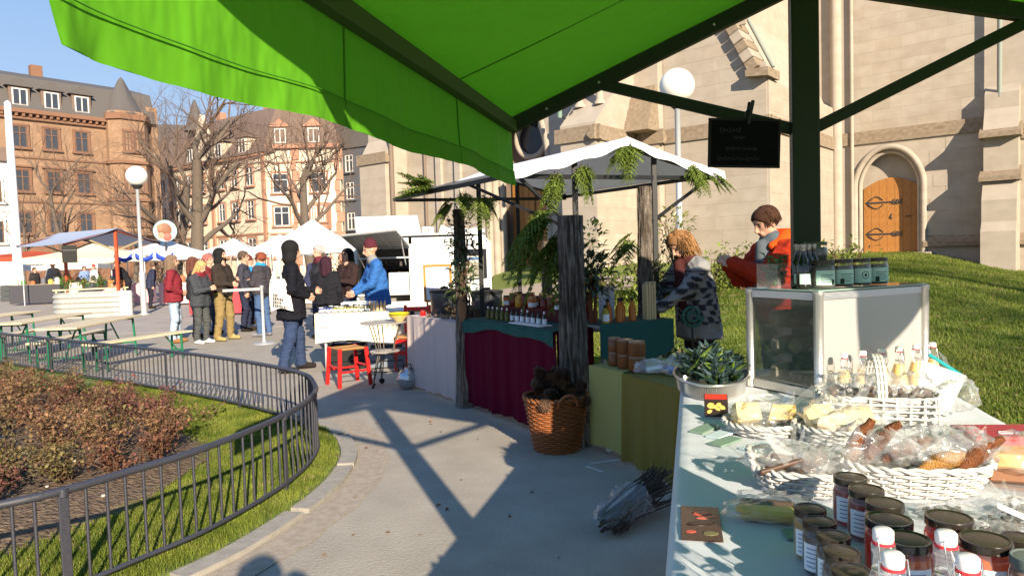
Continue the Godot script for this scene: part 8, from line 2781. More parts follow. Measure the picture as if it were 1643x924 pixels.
func cooler() -> void:
	var alu := mat("brushed_aluminium", C(0.62, 0.62, 0.61), 0.32, {"metal": 0.9, "rtex": ntex("alu_r", 0.02, C(0.1, 0.1, 0.1), C(0.42, 0.42, 0.42), 3), "scale": Vector3(1, 14, 1)})
	alu.roughness = 0.8
	var panel := mat("white_enamel", C(0.44, 0.44, 0.43), 0.28, {"spec": 0.5, "metal": 0.35})
	var dark := mat("cooler_inside", C(0.38, 0.38, 0.37), 0.5)
	var glass := mat("tinted_glass", C(0.10, 0.14, 0.12), 0.03, {"alpha": 0.25, "spec": 0.6})
	# local x along the white back panel, z outwards from it
	var o := thing("display_cooler", "small aluminium countertop cooler with a glass side and white back", "cooler", Vector3(1.17, TY, -2.73), deg_to_rad(25))
	var w := 0.61; var d := 0.36; var h := 0.405
	var g := Geo.new()
	g.box(Vector3(w / 2 + 0.012, h / 2 + 0.008, -0.006), Vector3(w - 0.03, h - 0.05, 0.012), Basis(), 0.002)
	part("back_panel", g, panel, o)
	for q in [[0.0, 0.0], [w, 0.0], [0.0, -d], [w, -d]]:
		g = Geo.new()
		g.lathe([[0.0, 0.0], [0.021, 0.0], [0.021, 0.006], [0.0185, 0.009], [0.0185, h - 0.01], [0.021, h - 0.008], [0.021, h + 0.012], [0.0, h + 0.012]], 18, Transform3D(Basis(), Vector3(q[0], 0, q[1])))
		part("corner_column", g, alu, o)
	for q in [[Vector3(w / 2, 0.02, -0.004), Vector3(w - 0.04, 0.035, 0.02)], [Vector3(w / 2, h - 0.006, -0.004), Vector3(w - 0.04, 0.030, 0.02)], [Vector3(0.0, 0.02, -d / 2), Vector3(0.02, 0.035, d - 0.04)], [Vector3(0.0, h - 0.006, -d / 2), Vector3(0.02, 0.032, d - 0.04)], [Vector3(w, 0.02, -d / 2), Vector3(0.02, 0.035, d - 0.04)], [Vector3(w, h - 0.006, -d / 2), Vector3(0.02, 0.032, d - 0.04)], [Vector3(w / 2, 0.02, -d), Vector3(w - 0.04, 0.035, 0.02)], [Vector3(w / 2, h - 0.006, -d), Vector3(w - 0.04, 0.032, 0.02)]]:
		g = Geo.new()
		g.box(q[0], q[1], Basis(), 0.002)
		part("frame_bar", g, alu, o)
	g = Geo.new()
	g.box(Vector3(0.0, h / 2 + 0.005, -d / 2), Vector3(0.005, h - 0.06, d - 0.042))
	part("glass_pane", g, glass, o)
	g = Geo.new()
	g.box(Vector3(w, h / 2 + 0.005, -d / 2), Vector3(0.008, h - 0.06, d - 0.042))
	part("side_panel", g, panel, o)
	g = Geo.new()
	g.box(Vector3(w / 2, h / 2 + 0.005, -d), Vector3(w - 0.042, h - 0.06, 0.005))
	part("glass_pane", g, glass, o)
	g = Geo.new()
	g.box(Vector3(w / 2, h + 0.015, -d / 2), Vector3(w + 0.02, 0.006, d + 0.02), Basis(), 0.002)
	part("glass_top", g, mat("green_glass_top", C(0.25, 0.36, 0.33), 0.06, {"spec": 0.6}), o)
	g = Geo.new()
	g.box(Vector3(w / 2, 0.03, -d / 2), Vector3(w - 0.05, 0.012, d - 0.05))
	part("floor_plate", g, dark, o)
	for y in [0.15, 0.26]:
		g = Geo.new()
		for k in 12:
			g.rod(Vector3(0.03, y, -0.04 - k * 0.026), Vector3(w - 0.03, y, -0.04 - k * 0.026), 0.0022, 5)
		part("shelf", g, mats.wire, o)
	# wrapped goods seen dimly through the side glass
	var tones := [C(0.26, 0.2, 0.13), C(0.16, 0.15, 0.14), C(0.33, 0.3, 0.24), C(0.12, 0.07, 0.05)]
	var nk := 0
	for y in [0.037, 0.153, 0.263]:
		for k in 3:
			g = Geo.new()
			g.box(Vector3(0, 0.03, 0), Vector3(0.13, 0.05 + 0.008 * k, 0.07), Basis(Vector3.UP, rr(-0.4, 0.4)), 0.02)
			solo("wrapped_food", g, mat("wrap_%d" % (nk % 4), tones[nk % 4], 0.5), "dim wrapped food pack on a shelf inside the glass cooler", "food pack", o.transform * Vector3(0.11, y, -0.07 - k * 0.105), 0.4, "food packs inside the cooler")
			nk += 1
	var top := h + 0.0185
	var at := func(x: float, z: float) -> Vector3:
		return o.transform * Vector3(x, top, z)
	# four labelled jars in front, one small jar behind on top of them, five bottles
	var lid := mat("brown_lid", C(0.055, 0.04, 0.028), 0.35)
	var fill := mat("brown_pickle", C(0.05, 0.032, 0.016), 0.3)
	var jl := ["labelled jar on the cooler, leftmost of its front four", "labelled jar on the cooler, second of its front four from the left", "labelled jar on the cooler with a round black emblem", "labelled jar on the cooler, rightmost of its front four"]
	for k in 4:
		var j := jar("labelled_jar", jl[k], at.call(0.115 + k * 0.108, -0.085 - 0.004 * k), rr(-0.3, -0.1) + 0.3, 0.05, 0.112, fill, lid, mats.green_label, "jars on the cooler", false)
		var lb: Node3D = j.get_node("label")
		var ink := Geo.new()
		if k == 2:
			for s in 16:
				var a0 := TAU * s / 16; var a1 := TAU * (s + 1) / 16
				for rr2 in [[0.013, 0.016], [0.0, 0.006]]:
					var f := func(a: float, q: float) -> Vector3:
						var ang := cos(a) * q / 0.0507
						return Vector3(sin(ang) * 0.0508, 0.045 + sin(a) * q, cos(ang) * 0.0508)
					ink.quad(f.call(a0, rr2[0]), f.call(a0, rr2[1]), f.call(a1, rr2[1]), f.call(a1, rr2[0]))
		else:
			for q in 4:
				ink.add(band(0.0507, 0.052 - q * 0.009, 0.0545 - q * 0.009, -0.5, 0.5 - 0.2 * (q % 2)), Transform3D())
			ink.add(band(0.0507, 0.015, 0.034, 0.35 if k == 0 else -0.55, 0.65 if k == 0 else -0.25), Transform3D())
		part("print", ink, mats.dark_ink, lb)
	jar("squat_jar", "squat brown jar standing behind the labelled jars on the cooler", at.call(0.215, -0.205), 0.2, 0.048, 0.09, fill, mat("olive_lid", C(0.10, 0.09, 0.035), 0.4), null)
	# the squat jar stands on a small box so that it shows above the others
	var bg := Geo.new()
	bg.box(Vector3(0, 0.0475, 0), Vector3(0.11, 0.095, 0.1), Basis(), 0.003)
	solo("carton", bg, mat("carton", C(0.1, 0.07, 0.045), 0.85), "small brown carton under the squat jar on the cooler", "box", at.call(0.215, -0.205), 0.5)
	for c in get_children():
		if c.name == "squat_jar": c.position.y += 0.0955
	var bm := mat("dark_bottle_glass", C(0.012, 0.012, 0.010), 0.06, {"spec": 0.6})
	var names := ["dark glass bottle on the cooler, first of five from the left", "dark glass bottle on the cooler, second of five from the left", "dark glass bottle on the cooler, middle of five", "dark glass bottle on the cooler, fourth of five from the left", "dark glass bottle on the cooler, rightmost of five"]
	for k in 5:
		var b := thing("dark_bottle", names[k], "bottle", at.call(0.03 + 0.05 * (k / 2) + 0.028 * (k % 2), -0.10 - 0.055 * (k % 2) - 0.02 * (k / 2)), 0.2, "dark bottles on the cooler")
		g = Geo.new()
		g.lathe([[0, 0], [0.024, 0], [0.026, 0.004], [0.026, 0.085], [0.022, 0.105], [0.0115, 0.135], [0.0105, 0.16], [0.0125, 0.164], [0.0125, 0.172], [0, 0.172]], 18)
		part("glass", g, bm, b)
		part("label", band(0.0264, 0.02, 0.06, -1.1, 1.1), mats.green_label, b)
		g = Geo.new()
		g.lathe([[0.0118, 0.150], [0.0128, 0.151], [0.0140, 0.176], [0, 0.179]], 14)
		part("capsule", g, mat("silver_foil", C(0.35, 0.36, 0.35), 0.3, {"metal": 0.8}), b)
	# leafy sprig in a glass cube
	var pl := thing("sprig_in_glass", "leafy green sprig in a small glass cube on the cooler", "plant", at.call(0.035, -0.255), 0.6)
	g = Geo.new()
	for q in [[Vector3(0, 0.05, 0.05), Vector3(0.1, 0.1, 0.002)], [Vector3(0, 0.05, -0.05), Vector3(0.1, 0.1, 0.002)], [Vector3(0.05, 0.05, 0), Vector3(0.002, 0.1, 0.097)], [Vector3(-0.05, 0.05, 0), Vector3(0.002, 0.1, 0.097)], [Vector3(0, 0.002, 0), Vector3(0.097, 0.003, 0.097)]]:
		g.box(q[0], q[1])
	part("glass", g, mats.clear_glass, pl)
	g = Geo.new()
	for k in 120:
		var p := Vector3(rr(-0.04, 0.04), rr(0.01, 0.125), rr(-0.04, 0.04))
		leaf(g, p, Vector3(rr(-1, 1), rr(-0.2, 1), rr(-1, 1)).normalized(), rr(0.025, 0.045), 0.6, C(0.13, 0.19, 0.09) * rr(0.6, 1.5))
	part("leaves", g, mat("sprig_leaf", C(1, 1, 1), 0.6, {"vc": true, "back": C(0.3, 0.4, 0.2)}), pl)
	# egg liqueur in swing-top bottles before the panel
	var egg := mat("egg_liqueur", C(0.70, 0.46, 0.14), 0.35)
	var en := ["first from the left", "second from the left", "third from the left", "third from the right", "second from the right", "rightmost"]
	for k in 6:
		swing_bottle("liqueur_bottle", "swing-top bottle of yellow egg liqueur by the cooler, " + en[k], o.transform * Vector3(0.055 + k * 0.102, 0, 0.068), 0.4 + rr(-0.6, 0.6), 0.034, 0.185, egg, "egg liqueur bottles")

func table_food() -> void:
	var white := mat("white_wicker", C(0.50, 0.485, 0.46), 0.65, {"bump": bumptex("grit", 0.22, 3), "bump_scale": 0.05, "scale": 4.0})
	var cheese := mat("yellow_cheese", C(0.62, 0.42, 0.14), 0.5, {"tex": ntex("cheese", 0.02, C(0.9, 0.85, 0.8), C(1, 1, 1), 3), "scale": 4.0})
	var cheese2 := mat("pale_cheese", C(0.64, 0.50, 0.22), 0.5)
	var tan := mat("tan_biscuit", C(0.42, 0.22, 0.06), 0.7, {"tex": ntex("biscuit", 0.08, C(0.55, 0.5, 0.45), C(1.1, 1.1, 1.1), 4), "scale": 6.0, "bump": bumptex("biscuit", 0.08, 4), "bump_scale": 0.6})
	var crust := mat("salami_crust", C(0.24, 0.085, 0.03), 0.55, {"tex": ntex("crust", 0.07, C(0.45, 0.4, 0.35), C(1.2, 1.2, 1.2), 4), "scale": 7.0, "bump": bumptex("crust", 0.07, 4), "bump_scale": 0.7})
	var darkm := mat("dark_chocolate_bark", C(0.10, 0.055, 0.035), 0.5, {"tex": ntex("bark2", 0.06, C(0.5, 0.5, 0.5), C(1.4, 1.4, 1.4), 4), "scale": 6.0})
	var cello: Material = mats.cellophane
	# round tray basket with cheese
	var y := TY
	var a1 := Vector3(0.795, y, -2.285)
	wicker("shallow round white basket holding two yellow cheese wedges", a1, TH, 0.12, 0.11, 0.035, 0.25, 5, 18, white)
	var g := Geo.new()
	g.prism(PackedVector2Array([Vector2(-0.045, 0), Vector2(0.04, -0.005), Vector2(0.045, 0.05), Vector2(-0.03, 0.062)]), 0.035, Transform3D(Basis.from_euler(Vector3(-0.5, 0.15, 0.1)), Vector3(0, 0.025, 0)))
	solo("cheese_wedge", g, cheese2, "pale yellow cheese wedge, left one in the shallow round basket", "cheese", a1 + Vector3(-0.045, 0.012, 0.0), 0.0)
	g = Geo.new()
	g.prism(PackedVector2Array([Vector2(-0.04, 0), Vector2(0.045, 0), Vector2(0.05, 0.045), Vector2(-0.02, 0.05)]), 0.04, Transform3D(Basis.from_euler(Vector3(-0.4, -0.2, 0.05)), Vector3(0, 0.025, 0)))
	solo("cheese_wedge", g, cheese, "deep yellow cheese wedge, right one in the shallow round basket", "cheese", a1 + Vector3(0.055, 0.012, 0.01), 0.0)
	g = Geo.new()
	film(g, Vector3(0, 0.045, 0), Vector3(0.105, 0.042, 0.085), 0.3, 1.0)
	solo("cellophane_bag", g, cello, "clear crumpled bag over the two cheese wedges in the shallow basket", "plastic bag", a1 + Vector3(0, 0.012, 0), 0.0)
	# clear glass bowl behind
	g = Geo.new()
	g.lathe([[0, 0], [0.05, 0.0], [0.08, 0.02], [0.085, 0.05], [0.082, 0.05], [0.076, 0.022], [0.045, 0.006], [0, 0.006]], 24)
	solo("glass_dome", g, mats.clear_glass, "clear glass bowl beside the cooler foot behind the cheese", "bowl", Vector3(0.92, y, -2.56), 0.0)
	# second cheese basket
	var a2 := Vector3(0.995, y, -2.17)
	wicker("low white basket heaped with bagged yellow cheese slices and biscuits", a2, TH, 0.135, 0.11, 0.045, 0.25, 6, 20, white)
	for q in [[Vector3(-0.035, 0.045, -0.03), 0.3, cheese2, "pale cheese slab standing at the back of the heaped low basket"], [Vector3(0.045, 0.045, 0.005), -0.2, cheese2, "broad pale yellow cheese slab at the front of the heaped low basket"]]:
		g = Geo.new()
		g.prism(PackedVector2Array([Vector2(-0.06, 0), Vector2(0.06, -0.005), Vector2(0.05, 0.05), Vector2(-0.01, 0.062), Vector2(-0.055, 0.045)]), 0.022, Transform3D(Basis.from_euler(Vector3(-0.7, q[1], 0.1)), Vector3(0, 0.0, 0)))
		solo("cheese_slab", g, q[2], q[3], "cheese", a2 + q[0], 0.0)
	g = Geo.new()
	for k in 6:
		g.ball(Vector3(-0.06 + k * 0.012, 0.045 + rr(0, 0.01), 0.04), Vector3(0.032, 0.03, 0.006), Basis(Vector3.FORWARD, 0.2 * k), 14, 6)
	solo("biscuit_pack", g, mat("pale_biscuit", C(0.5, 0.4, 0.28), 0.7), "row of round pale biscuits at the front of the low basket", "biscuits", a2 + Vector3(0, 0.01, 0), 0.0)
	for q in [[Vector3(-0.03, 0.075, -0.02), Vector3(0.10, 0.06, 0.07), 0.7, 3.0, "puffed clear bag at the back left of the heaped low basket"], [Vector3(0.05, 0.06, 0.02), Vector3(0.09, 0.05, 0.07), -0.3, 4.0, "puffed clear bag at the front right of the heaped low basket"]]:
		g = Geo.new()
		film(g, Vector3.ZERO, q[1], q[2], q[3])
		solo("cellophane_bag", g, cello, q[4], "plastic bag", a2 + q[0], 0.0)
	# handled basket before the liqueur
	var a3 := Vector3(1.235, y, -2.43)
	var hb := wicker("rectangular white wicker basket with an arched handle and open lattice side", a3, TH - 0.05, 0.185, 0.125, 0.085, 0.12, 8, 26, white, 4.0, 0.0046)
	g = Geo.new()
	for s in 3:
		var pts := PackedVector3Array()
		for k in 21:
			var a := PI * k / 20.0
			pts.append(Vector3(-0.0 + (s - 1) * 0.011, 0.06 + sin(a) * 0.155, cos(a) * 0.118))
		g.tube(pts, PackedFloat32Array([0.0055]), 6)
	for k in 15:
		var a := PI * (k + 0.5) / 15.0
		var cpt := Vector3(0, 0.06 + sin(a) * 0.155, cos(a) * 0.118)
		g.box(cpt, Vector3(0.036, 0.006, 0.012), Basis(Vector3.RIGHT, a - PI / 2), 0.003)
	part("handle", g, white, hb)
	g = Geo.new()
	for k in 9:
		var x := -0.16 + k * 0.04
		g.box(Vector3(x, 0.05, 0.131), Vector3(0.009, 0.085, 0.005), Basis(Vector3.BACK, 0.04 * (k % 3 - 1)), 0.002)
	for yy in [0.028, 0.05, 0.07]:
		g.box(Vector3(0, yy, 0.137), Vector3(0.37, 0.007, 0.004), Basis(), 0.002)
	part("lattice", g, white, hb)
	var bagw := ["clear bag of dark sweets at the left of the handled basket", "clear bag of sweets under the handle of the basket", "pointed clear bag at the right of the handled basket", "clear bag leaning out of the front of the handled basket"]
	for k in 4:
		g = Geo.new()
		film(g, Vector3.ZERO, Vector3(0.07, 0.05, 0.06), 0.8 * k, 10.0 + k)
		solo("cellophane_bag", g, cello, bagw[k], "plastic bag", a3 + Basis(Vector3.UP, TH) * Vector3(-0.11 + k * 0.075, 0.10 + 0.01 * (k % 2), -0.03 + 0.04 * (k % 2)), 0.0)
		g = Geo.new()
		for q in 9:
			g.box(Vector3(rr(-0.04, 0.04), rr(-0.02, 0.015), rr(-0.04, 0.04)), Vector3(0.03, 0.014, 0.016), Basis.from_euler(Vector3(rr(-1, 1), rr(-3, 3), rr(-1, 1))), 0.004)
		solo("dark_sweets", g, darkm, "dark sweets inside " + bagw[k].replace(" of dark sweets", "").replace(" of sweets", ""), "sweets", a3 + Basis(Vector3.UP, TH) * Vector3(-0.11 + k * 0.075, 0.085, -0.02 + 0.03 * (k % 2)), 0.0)
	# white paper bag with teal lip
	var pb := thing("paper_bag", "pointed white paper bag with a teal edge leaning beside the liqueur", "paper bag", Vector3(1.44, y, -2.47), -0.5)
	g = Geo.new()
	g.prism(PackedVector2Array([Vector2(-0.045, 0), Vector2(0.055, 0), Vector2(0.085, 0.15), Vector2(-0.055, 0.17)]), 0.035, Transform3D(Basis.from_euler(Vector3(-0.25, 0, -0.2)), Vector3(0, 0.004, 0)))
	part("bag", g, mat("white_paper", C(0.7, 0.7, 0.68), 0.7), pb)
	g = Geo.new()
	g.box(Vector3(0.05, 0.166, -0.04), Vector3(0.12, 0.012, 0.006), Basis.from_euler(Vector3(-0.25, 0, -0.62)), 0.002)
	part("teal_edge", g, mat("teal_plastic", C(0.02, 0.30, 0.33), 0.4), pb)
	g = Geo.new()
	film(g, Vector3(0, 0.07, 0), Vector3(0.10, 0.07, 0.05), 1.2, 21.0)
	solo("cellophane_bag", g, cello, "tall pointed clear bag at the table's far right edge", "plastic bag", Vector3(1.52, y, -2.42), 0.0)
	# left basket with an end handle, dark bark inside
	var a4 := Vector3(0.70, y, -1.735)
	var lb := wicker("white wicker basket of dark chocolate bark with a looped end handle", a4, TH - 0.1, 0.115, 0.088, 0.056, 0.22, 7, 24, white, 2.6)
	g = Geo.new()
	for s in 2:
		var pts := PackedVector3Array()
		for k in 13:
			var a := PI * k / 12.0
			var tw := a * 9.0 + PI * s
			pts.append(Vector3(-0.105 - sin(a) * 0.02 + cos(tw) * 0.005, 0.042 + sin(a) * 0.05 + sin(tw) * 0.004, cos(a) * 0.055))
		g.tube(pts, PackedFloat32Array([0.0068]), 6)
	part("handle", g, white, lb)
	for k in 9:
		g = Geo.new()
		g.box(Vector3.ZERO, Vector3(rr(0.06, 0.11), 0.012, rr(0.035, 0.055)), Basis.from_euler(Vector3(rr(-0.5, 0.5), rr(-1, 1), rr(-0.4, 0.4))), 0.004)
		solo("chocolate_bark", g, darkm, "piece of dark bark in the basket with the looped handle", "chocolate", a4 + Vector3(rr(-0.07, 0.08), 0.036 + k * 0.005, rr(-0.045, 0.045)), 0.0, "dark bark pieces in the basket")
	for k in 3:
		g = Geo.new()
		film(g, Vector3.ZERO, Vector3(0.095, 0.04, 0.065), 0.4 + 1.3 * k, 30.0 + k)
		solo("cellophane_bag", g, cello, ["flat clear bag over the left of the bark basket", "flat clear bag over the middle of the bark basket", "clear bag with a raised mouth over the right of the bark basket"][k], "plastic bag", a4 + Vector3(-0.05 + k * 0.055, 0.07, -0.02 + k * 0.02), 0.0)
	# large boat basket with bagged sausages
	var a5 := Vector3(0.962, y, -1.715)
	wicker("large boat shaped white wicker basket of bagged sausages and bread sticks", a5, TH + 0.08, 0.168, 0.10, 0.068, 0.25, 8, 30, white, 2.3, 0.0044)
	for k in 5:
		g = Geo.new()
		var pts := PackedVector3Array(); var rad := PackedFloat32Array()
		for s in 9:
			var f := s / 8.0
			pts.append(Vector3((f - 0.5) * 0.15, sin(f * PI) * 0.012 + rr(-0.002, 0.002), rr(-0.002, 0.002)))
			rad.append(0.006 + 0.015 * sin(PI * clampf(f, 0.06, 0.94)))
		g.tube(pts, rad, 10)
		var o := solo("bread_stick", g, crust if k != 3 else tan, ["dark crusted stick standing at the left end of the boat basket", "reddish stick beside the left end of the boat basket", "crusted stick in the middle of the boat basket", "golden biscuit stick at the front of the boat basket", "orange brown stick at the right end of the boat basket"][k], "bread", a5 + Basis(Vector3.UP, TH) * Vector3([-0.12, -0.07, 0.0, 0.055, 0.13][k], [0.098, 0.098, 0.085, 0.073, 0.088][k], [0.0, -0.01, -0.03, 0.045, 0.03][k]), 0.0)
		o.rotation = Vector3(0.2, [0.3, -0.3, 0.2, 0.1, 0.25][k], [1.2, 1.0, 0.3, 0.25, 0.6][k])
	for k in 5:
		g = Geo.new()
		film(g, Vector3.ZERO, Vector3(0.082, 0.055, 0.06), 0.3 + k * 1.1, 40.0 + k)
		solo("cellophane_bag", g, cello, ["clear bag round the sticks at the left end of the boat basket", "tall clear bag left of the middle of the boat basket", "wide clear bag in the middle of the boat basket", "clear bag right of the middle of the boat basket", "clear bag round the orange stick of the boat basket"][k], "plastic bag", a5 + Basis(Vector3.UP, TH) * Vector3(-0.12 + k * 0.06, 0.098, -0.02 + 0.03 * (k % 2)), 0.0)
	# red box with a white emblem
	var rb := thing("red_box", "flat red gift box with a small white emblem", "box", Vector3(1.43, y, -2.05), -0.10)
	g = Geo.new()
	g.box(Vector3(0, 0.022, 0), Vector3(0.26, 0.044, 0.15), Basis(), 0.003)
	part("box", g, mat("red_card", C(0.36, 0.022, 0.035), 0.45), rb)
	g = Geo.new()
	var pts2 := PackedVector3Array()
	for k in 17:
		var a := TAU * k / 16.0
		pts2.append(Vector3(-0.03 + cos(a) * 0.018, 0.045, 0.03 + sin(a) * 0.011 + 0.004 * cos(a * 2.0)))
	g.tube(pts2, PackedFloat32Array([0.0014]), 5)
	g.tube(PackedVector3Array([Vector3(-0.005, 0.045, 0.04), Vector3(0.006, 0.045, 0.024), Vector3(0.018, 0.045, 0.036)]), PackedFloat32Array([0.0014]), 5)
	part("emblem", g, mats.label_paper, rb)
	# plate with a wrapped loaf cake
	g = Geo.new()
	g.lathe([[0, 0.004], [0.08, 0.004], [0.135, 0.014], [0.137, 0.018], [0.08, 0.009], [0, 0.009]], 36)
	solo("glass_plate", g, mats.clear_glass, "round clear glass plate under the wrapped cake at the right edge", "plate", Vector3(1.235, y, -1.735), 0.0)
	var ck := thing("layer_cake", "orange and brown layered cake under film at the right edge", "cake", Vector3(1.245, y + 0.0095, -1.74), -0.35)
	g = Geo.new(); g.box(Vector3(0, 0.015, 0), Vector3(0.17, 0.03, 0.11), Basis(), 0.005)
	part("base_layer", g, mat("cake_brown", C(0.23, 0.11, 0.06), 0.8), ck)
	g = Geo.new(); g.box(Vector3(0, 0.049, 0), Vector3(0.165, 0.037, 0.105), Basis(), 0.008)
	part("top_layer", g, mat("cake_orange", C(0.62, 0.33, 0.12), 0.7), ck)
	g = Geo.new()
	film(g, Vector3(0, 0.06, 0), Vector3(0.11, 0.05, 0.075), 0.2, 55.0)
	solo("cellophane_bag", g, cello, "clear film tented over the layered cake at the right edge", "plastic bag", Vector3(1.245, y + 0.01, -1.74), 0.0)
	# cards and papers
	var card := thing("recipe_card", "small dark recipe card with a yellow dish and red top", "card", Vector3(0.717, y, -2.535), TH)
	g = Geo.new(); g.box(Vector3(0, 0.004, 0), Vector3(0.082, 0.006, 0.105), Basis(), 0.001)
	card.rotation.x = 0.62
	card.position.y += 0.033
	part("card", g, mat("card_dark", C(0.03, 0.02, 0.02), 0.4), card)
	g = Geo.new(); g.box(Vector3(0, 0.0078, -0.037), Vector3(0.076, 0.0012, 0.024))
	part("red_band", g, mat("print_red", C(0.40, 0.03, 0.02), 0.4), card)
	g = Geo.new()
	for k in 9: g.ball(Vector3(rr(-0.025, 0.025), 0.0075, rr(-0.012, 0.036)), Vector3(0.012, 0.0008, 0.008), Basis(Vector3.UP, rr(0, 3)), 10, 4)
	part("printed_food", g, mat("print_yellow", C(0.62, 0.40, 0.10), 0.4), card)
	var ph := thing("photo_card", "dark photo card of sliced meats lying near the table edge", "card", Vector3(0.395, y, -1.53), TH + 0.02)
	g = Geo.new(); g.box(Vector3(0, 0.002, 0), Vector3(0.084, 0.003, 0.195), Basis(), 0.0006)
	part("card", g, mat("card_brown", C(0.055, 0.028, 0.02), 0.25, {"tex": ntex("cardp", 0.03, C(0.4, 0.4, 0.4), C(1.5, 1.4, 1.3), 4), "scale": 8.0}), ph)
	for q in [[Vector3(0.005, 0, -0.055), C(0.42, 0.07, 0.045), 0.024, 0.016], [Vector3(0.014, 0, -0.03), C(0.5, 0.12, 0.07), 0.026, 0.010], [Vector3(-0.022, 0, 0.055), C(0.42, 0.14, 0.07), 0.012, 0.01], [Vector3(0.018, 0, 0.06), C(0.13, 0.12, 0.05), 0.018, 0.014], [Vector3(0.0, 0, 0.008), C(0.025, 0.012, 0.01), 0.032, 0.014]]:
		g = Geo.new()
		g.ball(q[0] + Vector3(0, 0.0036, 0), Vector3(q[2], 0.0007, q[3]), Basis(Vector3.UP, 0.3), 14, 4)
		part("printed_food", g, mat("print_%d" % int(q[1].r * 1000), q[1], 0.3), ph)
	var green := mat("leaflet_green", C(0.16, 0.25, 0.19), 0.6)
	var pale := mat("leaflet_pale", C(0.42, 0.53, 0.55), 0.6)
	for k in 5:
		g = Geo.new()
		g.box(Vector3(0, 0.004, 0), Vector3(0.105, 0.006, 0.05), Basis(Vector3.BACK, 0.05), 0.001)
		solo("leaflet_stack", g, green if k % 2 == 0 else pale, ["small green leaflet pack nearest the table edge", "pale leaflet pack fanned beside the green one", "dark green leaflet pack nearest the camera in the fan", "pale leaflet lying under the bark basket's film", "green leaflet under the yellow soap slab"][k], "leaflet", [Vector3(0.62, y, -2.33), Vector3(0.655, y, -2.26), Vector3(0.64, y, -2.17), Vector3(0.715, y, -2.10), Vector3(0.60, y, -1.45)][k], [0.75, 0.7, 0.62, 0.5, -0.1][k])
	# yellow slab in a clear sleeve
	var sl := thing("fudge_slab", "yellow slab with a toasted end in a clear sleeve", "food", Vector3(0.55, y, -1.555), TH - 0.05)
	g = Geo.new(); g.box(Vector3(0.0, 0.016, 0.02), Vector3(0.115, 0.024, 0.05), Basis(), 0.008)
	part("slab", g, mat("mustard_slab", C(0.50, 0.34, 0.04), 0.45), sl)
	g = Geo.new(); g.ball(Vector3(-0.048, 0.024, 0.024), Vector3(0.022, 0.008, 0.024), Basis(), 14, 8)
	part("glaze", g, mat("orange_glaze", C(0.62, 0.33, 0.04), 0.3), sl)
	g = Geo.new(); g.box(Vector3(0.0, 0.012, -0.05), Vector3(0.12, 0.018, 0.03), Basis(), 0.006)
	part("back_slab", g, darkm, sl)
	g = Geo.new()
	film(g, Vector3(0, 0.022, 0), Vector3(0.10, 0.028, 0.075), 0.1, 61.0)
	solo("cellophane_bag", g, cello, "clear flat sleeve round the yellow slab near the jars", "plastic bag", Vector3(0.55, y + 0.002, -1.555), 0.0)
	# spice sachets at the right
	for k in 4:
		var sp: Vector3 = [Vector3(0.93, y, -1.52), Vector3(1.02, y, -1.46), Vector3(1.10, y, -1.52), Vector3(0.96, y, -1.40)][k]
		var sn: String = ["left of the four", "second of the four", "right of the four", "nearest of the four"][k]
		g = Geo.new()
		for q in 60: g.ball(Vector3(rr(-0.04, 0.04), 0.006 + rr(0, 0.01), rr(-0.03, 0.03)), Vector3(0.005, 0.004, 0.004), Basis(), 6, 4)
		solo("spice_seeds", g, mat("dark_seed", C(0.05, 0.035, 0.03), 0.6), "dark seeds in the clear sachet, " + sn + " by the jars", "spice", sp, 0.0)
		g = Geo.new()
		film(g, Vector3(0, 0.014, 0), Vector3(0.065, 0.018, 0.05), k * 0.9, 70.0 + k)
		solo("cellophane_bag", g, cello, "small clear sachet of dark seeds, " + sn + " by the jars", "plastic bag", sp, 0.0)
	g = Geo.new(); g.box(Vector3(0, 0.03, 0), Vector3(0.07, 0.001, 0.035), Basis(Vector3.BACK, -0.35))
	solo("paper_tag", g, mats.label_paper, "white paper tag with a pink mark on a seed sachet", "tag", Vector3(1.03, y, -1.455), -0.6)

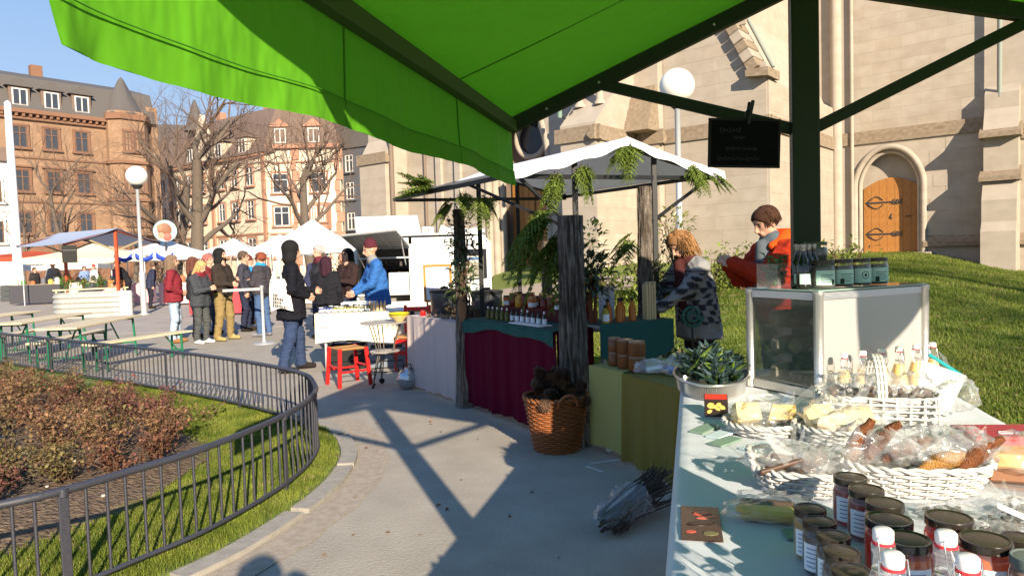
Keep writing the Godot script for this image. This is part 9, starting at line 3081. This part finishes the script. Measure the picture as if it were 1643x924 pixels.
func table_jars() -> void:
	var plum := mat("plum_jam", C(0.09, 0.014, 0.014), 0.25, {"back": C(0.5, 0.04, 0.04)})
	var red := mat("red_jam", C(0.45, 0.035, 0.015), 0.25, {"back": C(0.9, 0.10, 0.03)})
	var orange := mat("orange_jam", C(0.80, 0.16, 0.01), 0.25, {"back": C(1.0, 0.32, 0.02)})
	var must := mat("mustard", C(0.40, 0.23, 0.03), 0.35, {"tex": ntex("must", 0.1, C(0.5, 0.4, 0.3), C(1.2, 1.2, 1.2), 3), "scale": 8.0})
	var blackb := mat("elderberry", C(0.018, 0.010, 0.016), 0.25)
	var L := [
		[0.711, -1.508, 0.0354, plum, "plum jam jar at the far end of the jar row"], [0.706, -1.430, 0.0355, plum, "plum jam jar second from the far end"], [0.702, -1.350, 0.0358, orange, "jar of orange preserve third from the far end"],
		[0.667, -1.268, 0.041, red, "large dark lidded jar with a pale blue label in the row's middle"], [0.775, -1.268, 0.041, red, "wide jar of red preserve standing right of the row"], [0.650, -1.180, 0.040, orange, "orange jar behind the two nearest left bottles"], [0.775, -1.168, 0.041, orange, "bright orange jar behind the right bottles"],
		[0.556, -1.343, 0.0303, must, "small mustard jar at the left of the jars"], [0.546, -1.278, 0.0302, blackb, "small black jar just before the mustard jar"], [0.541, -1.212, 0.029, blackb, "small black jar in the middle of the left row"], [0.525, -1.146, 0.0303, blackb, "small dark jar, second nearest of the left row"], [0.508, -1.078, 0.0315, blackb, "small dark jar nearest the camera at the left"]]
	for j in L:
		var big: bool = j[2] > 0.034
		jar("preserve_jar", j[4], Vector3(j[0], TY, j[1]), -0.5 + rr(-0.25, 0.25), j[2], 0.102 if big else 0.098, j[3], mats.dark_lid, mats.label_paper, "preserve jars")
	jar("pickle_jar", "clear jar with a grey green lid at the right edge", Vector3(0.805, TY, -1.10), -0.3, 0.033, 0.1, mat("pale_pickle", C(0.20, 0.09, 0.05), 0.3), mat("greygreen_lid", C(0.12, 0.15, 0.14), 0.35), null)
	var S := [[0.485, -0.937, "empty swing-top bottle, back left of the five nearest the camera"], [0.458, -0.862, "empty swing-top bottle, left of the five nearest the camera"], [0.560, -0.922, "empty swing-top bottle, back right of the five nearest the camera"], [0.541, -0.848, "empty swing-top bottle, right of the five nearest the camera"], [0.470, -0.785, "empty swing-top bottle closest to the camera at the bottom edge"]]
	for s in S:
		swing_bottle("glass_bottle", s[2], Vector3(s[0], TY, s[1]), 0.5 + rr(-0.5, 0.5), 0.031, 0.218, null, "empty swing-top bottles")
	jar("label_jar", "pale blue labelled jar squeezed between the orange jars", Vector3(0.862, TY, -1.21), -0.4, 0.03, 0.085, mat("pale_blue_fill", C(0.3, 0.38, 0.46), 0.4), mats.dark_lid, null)
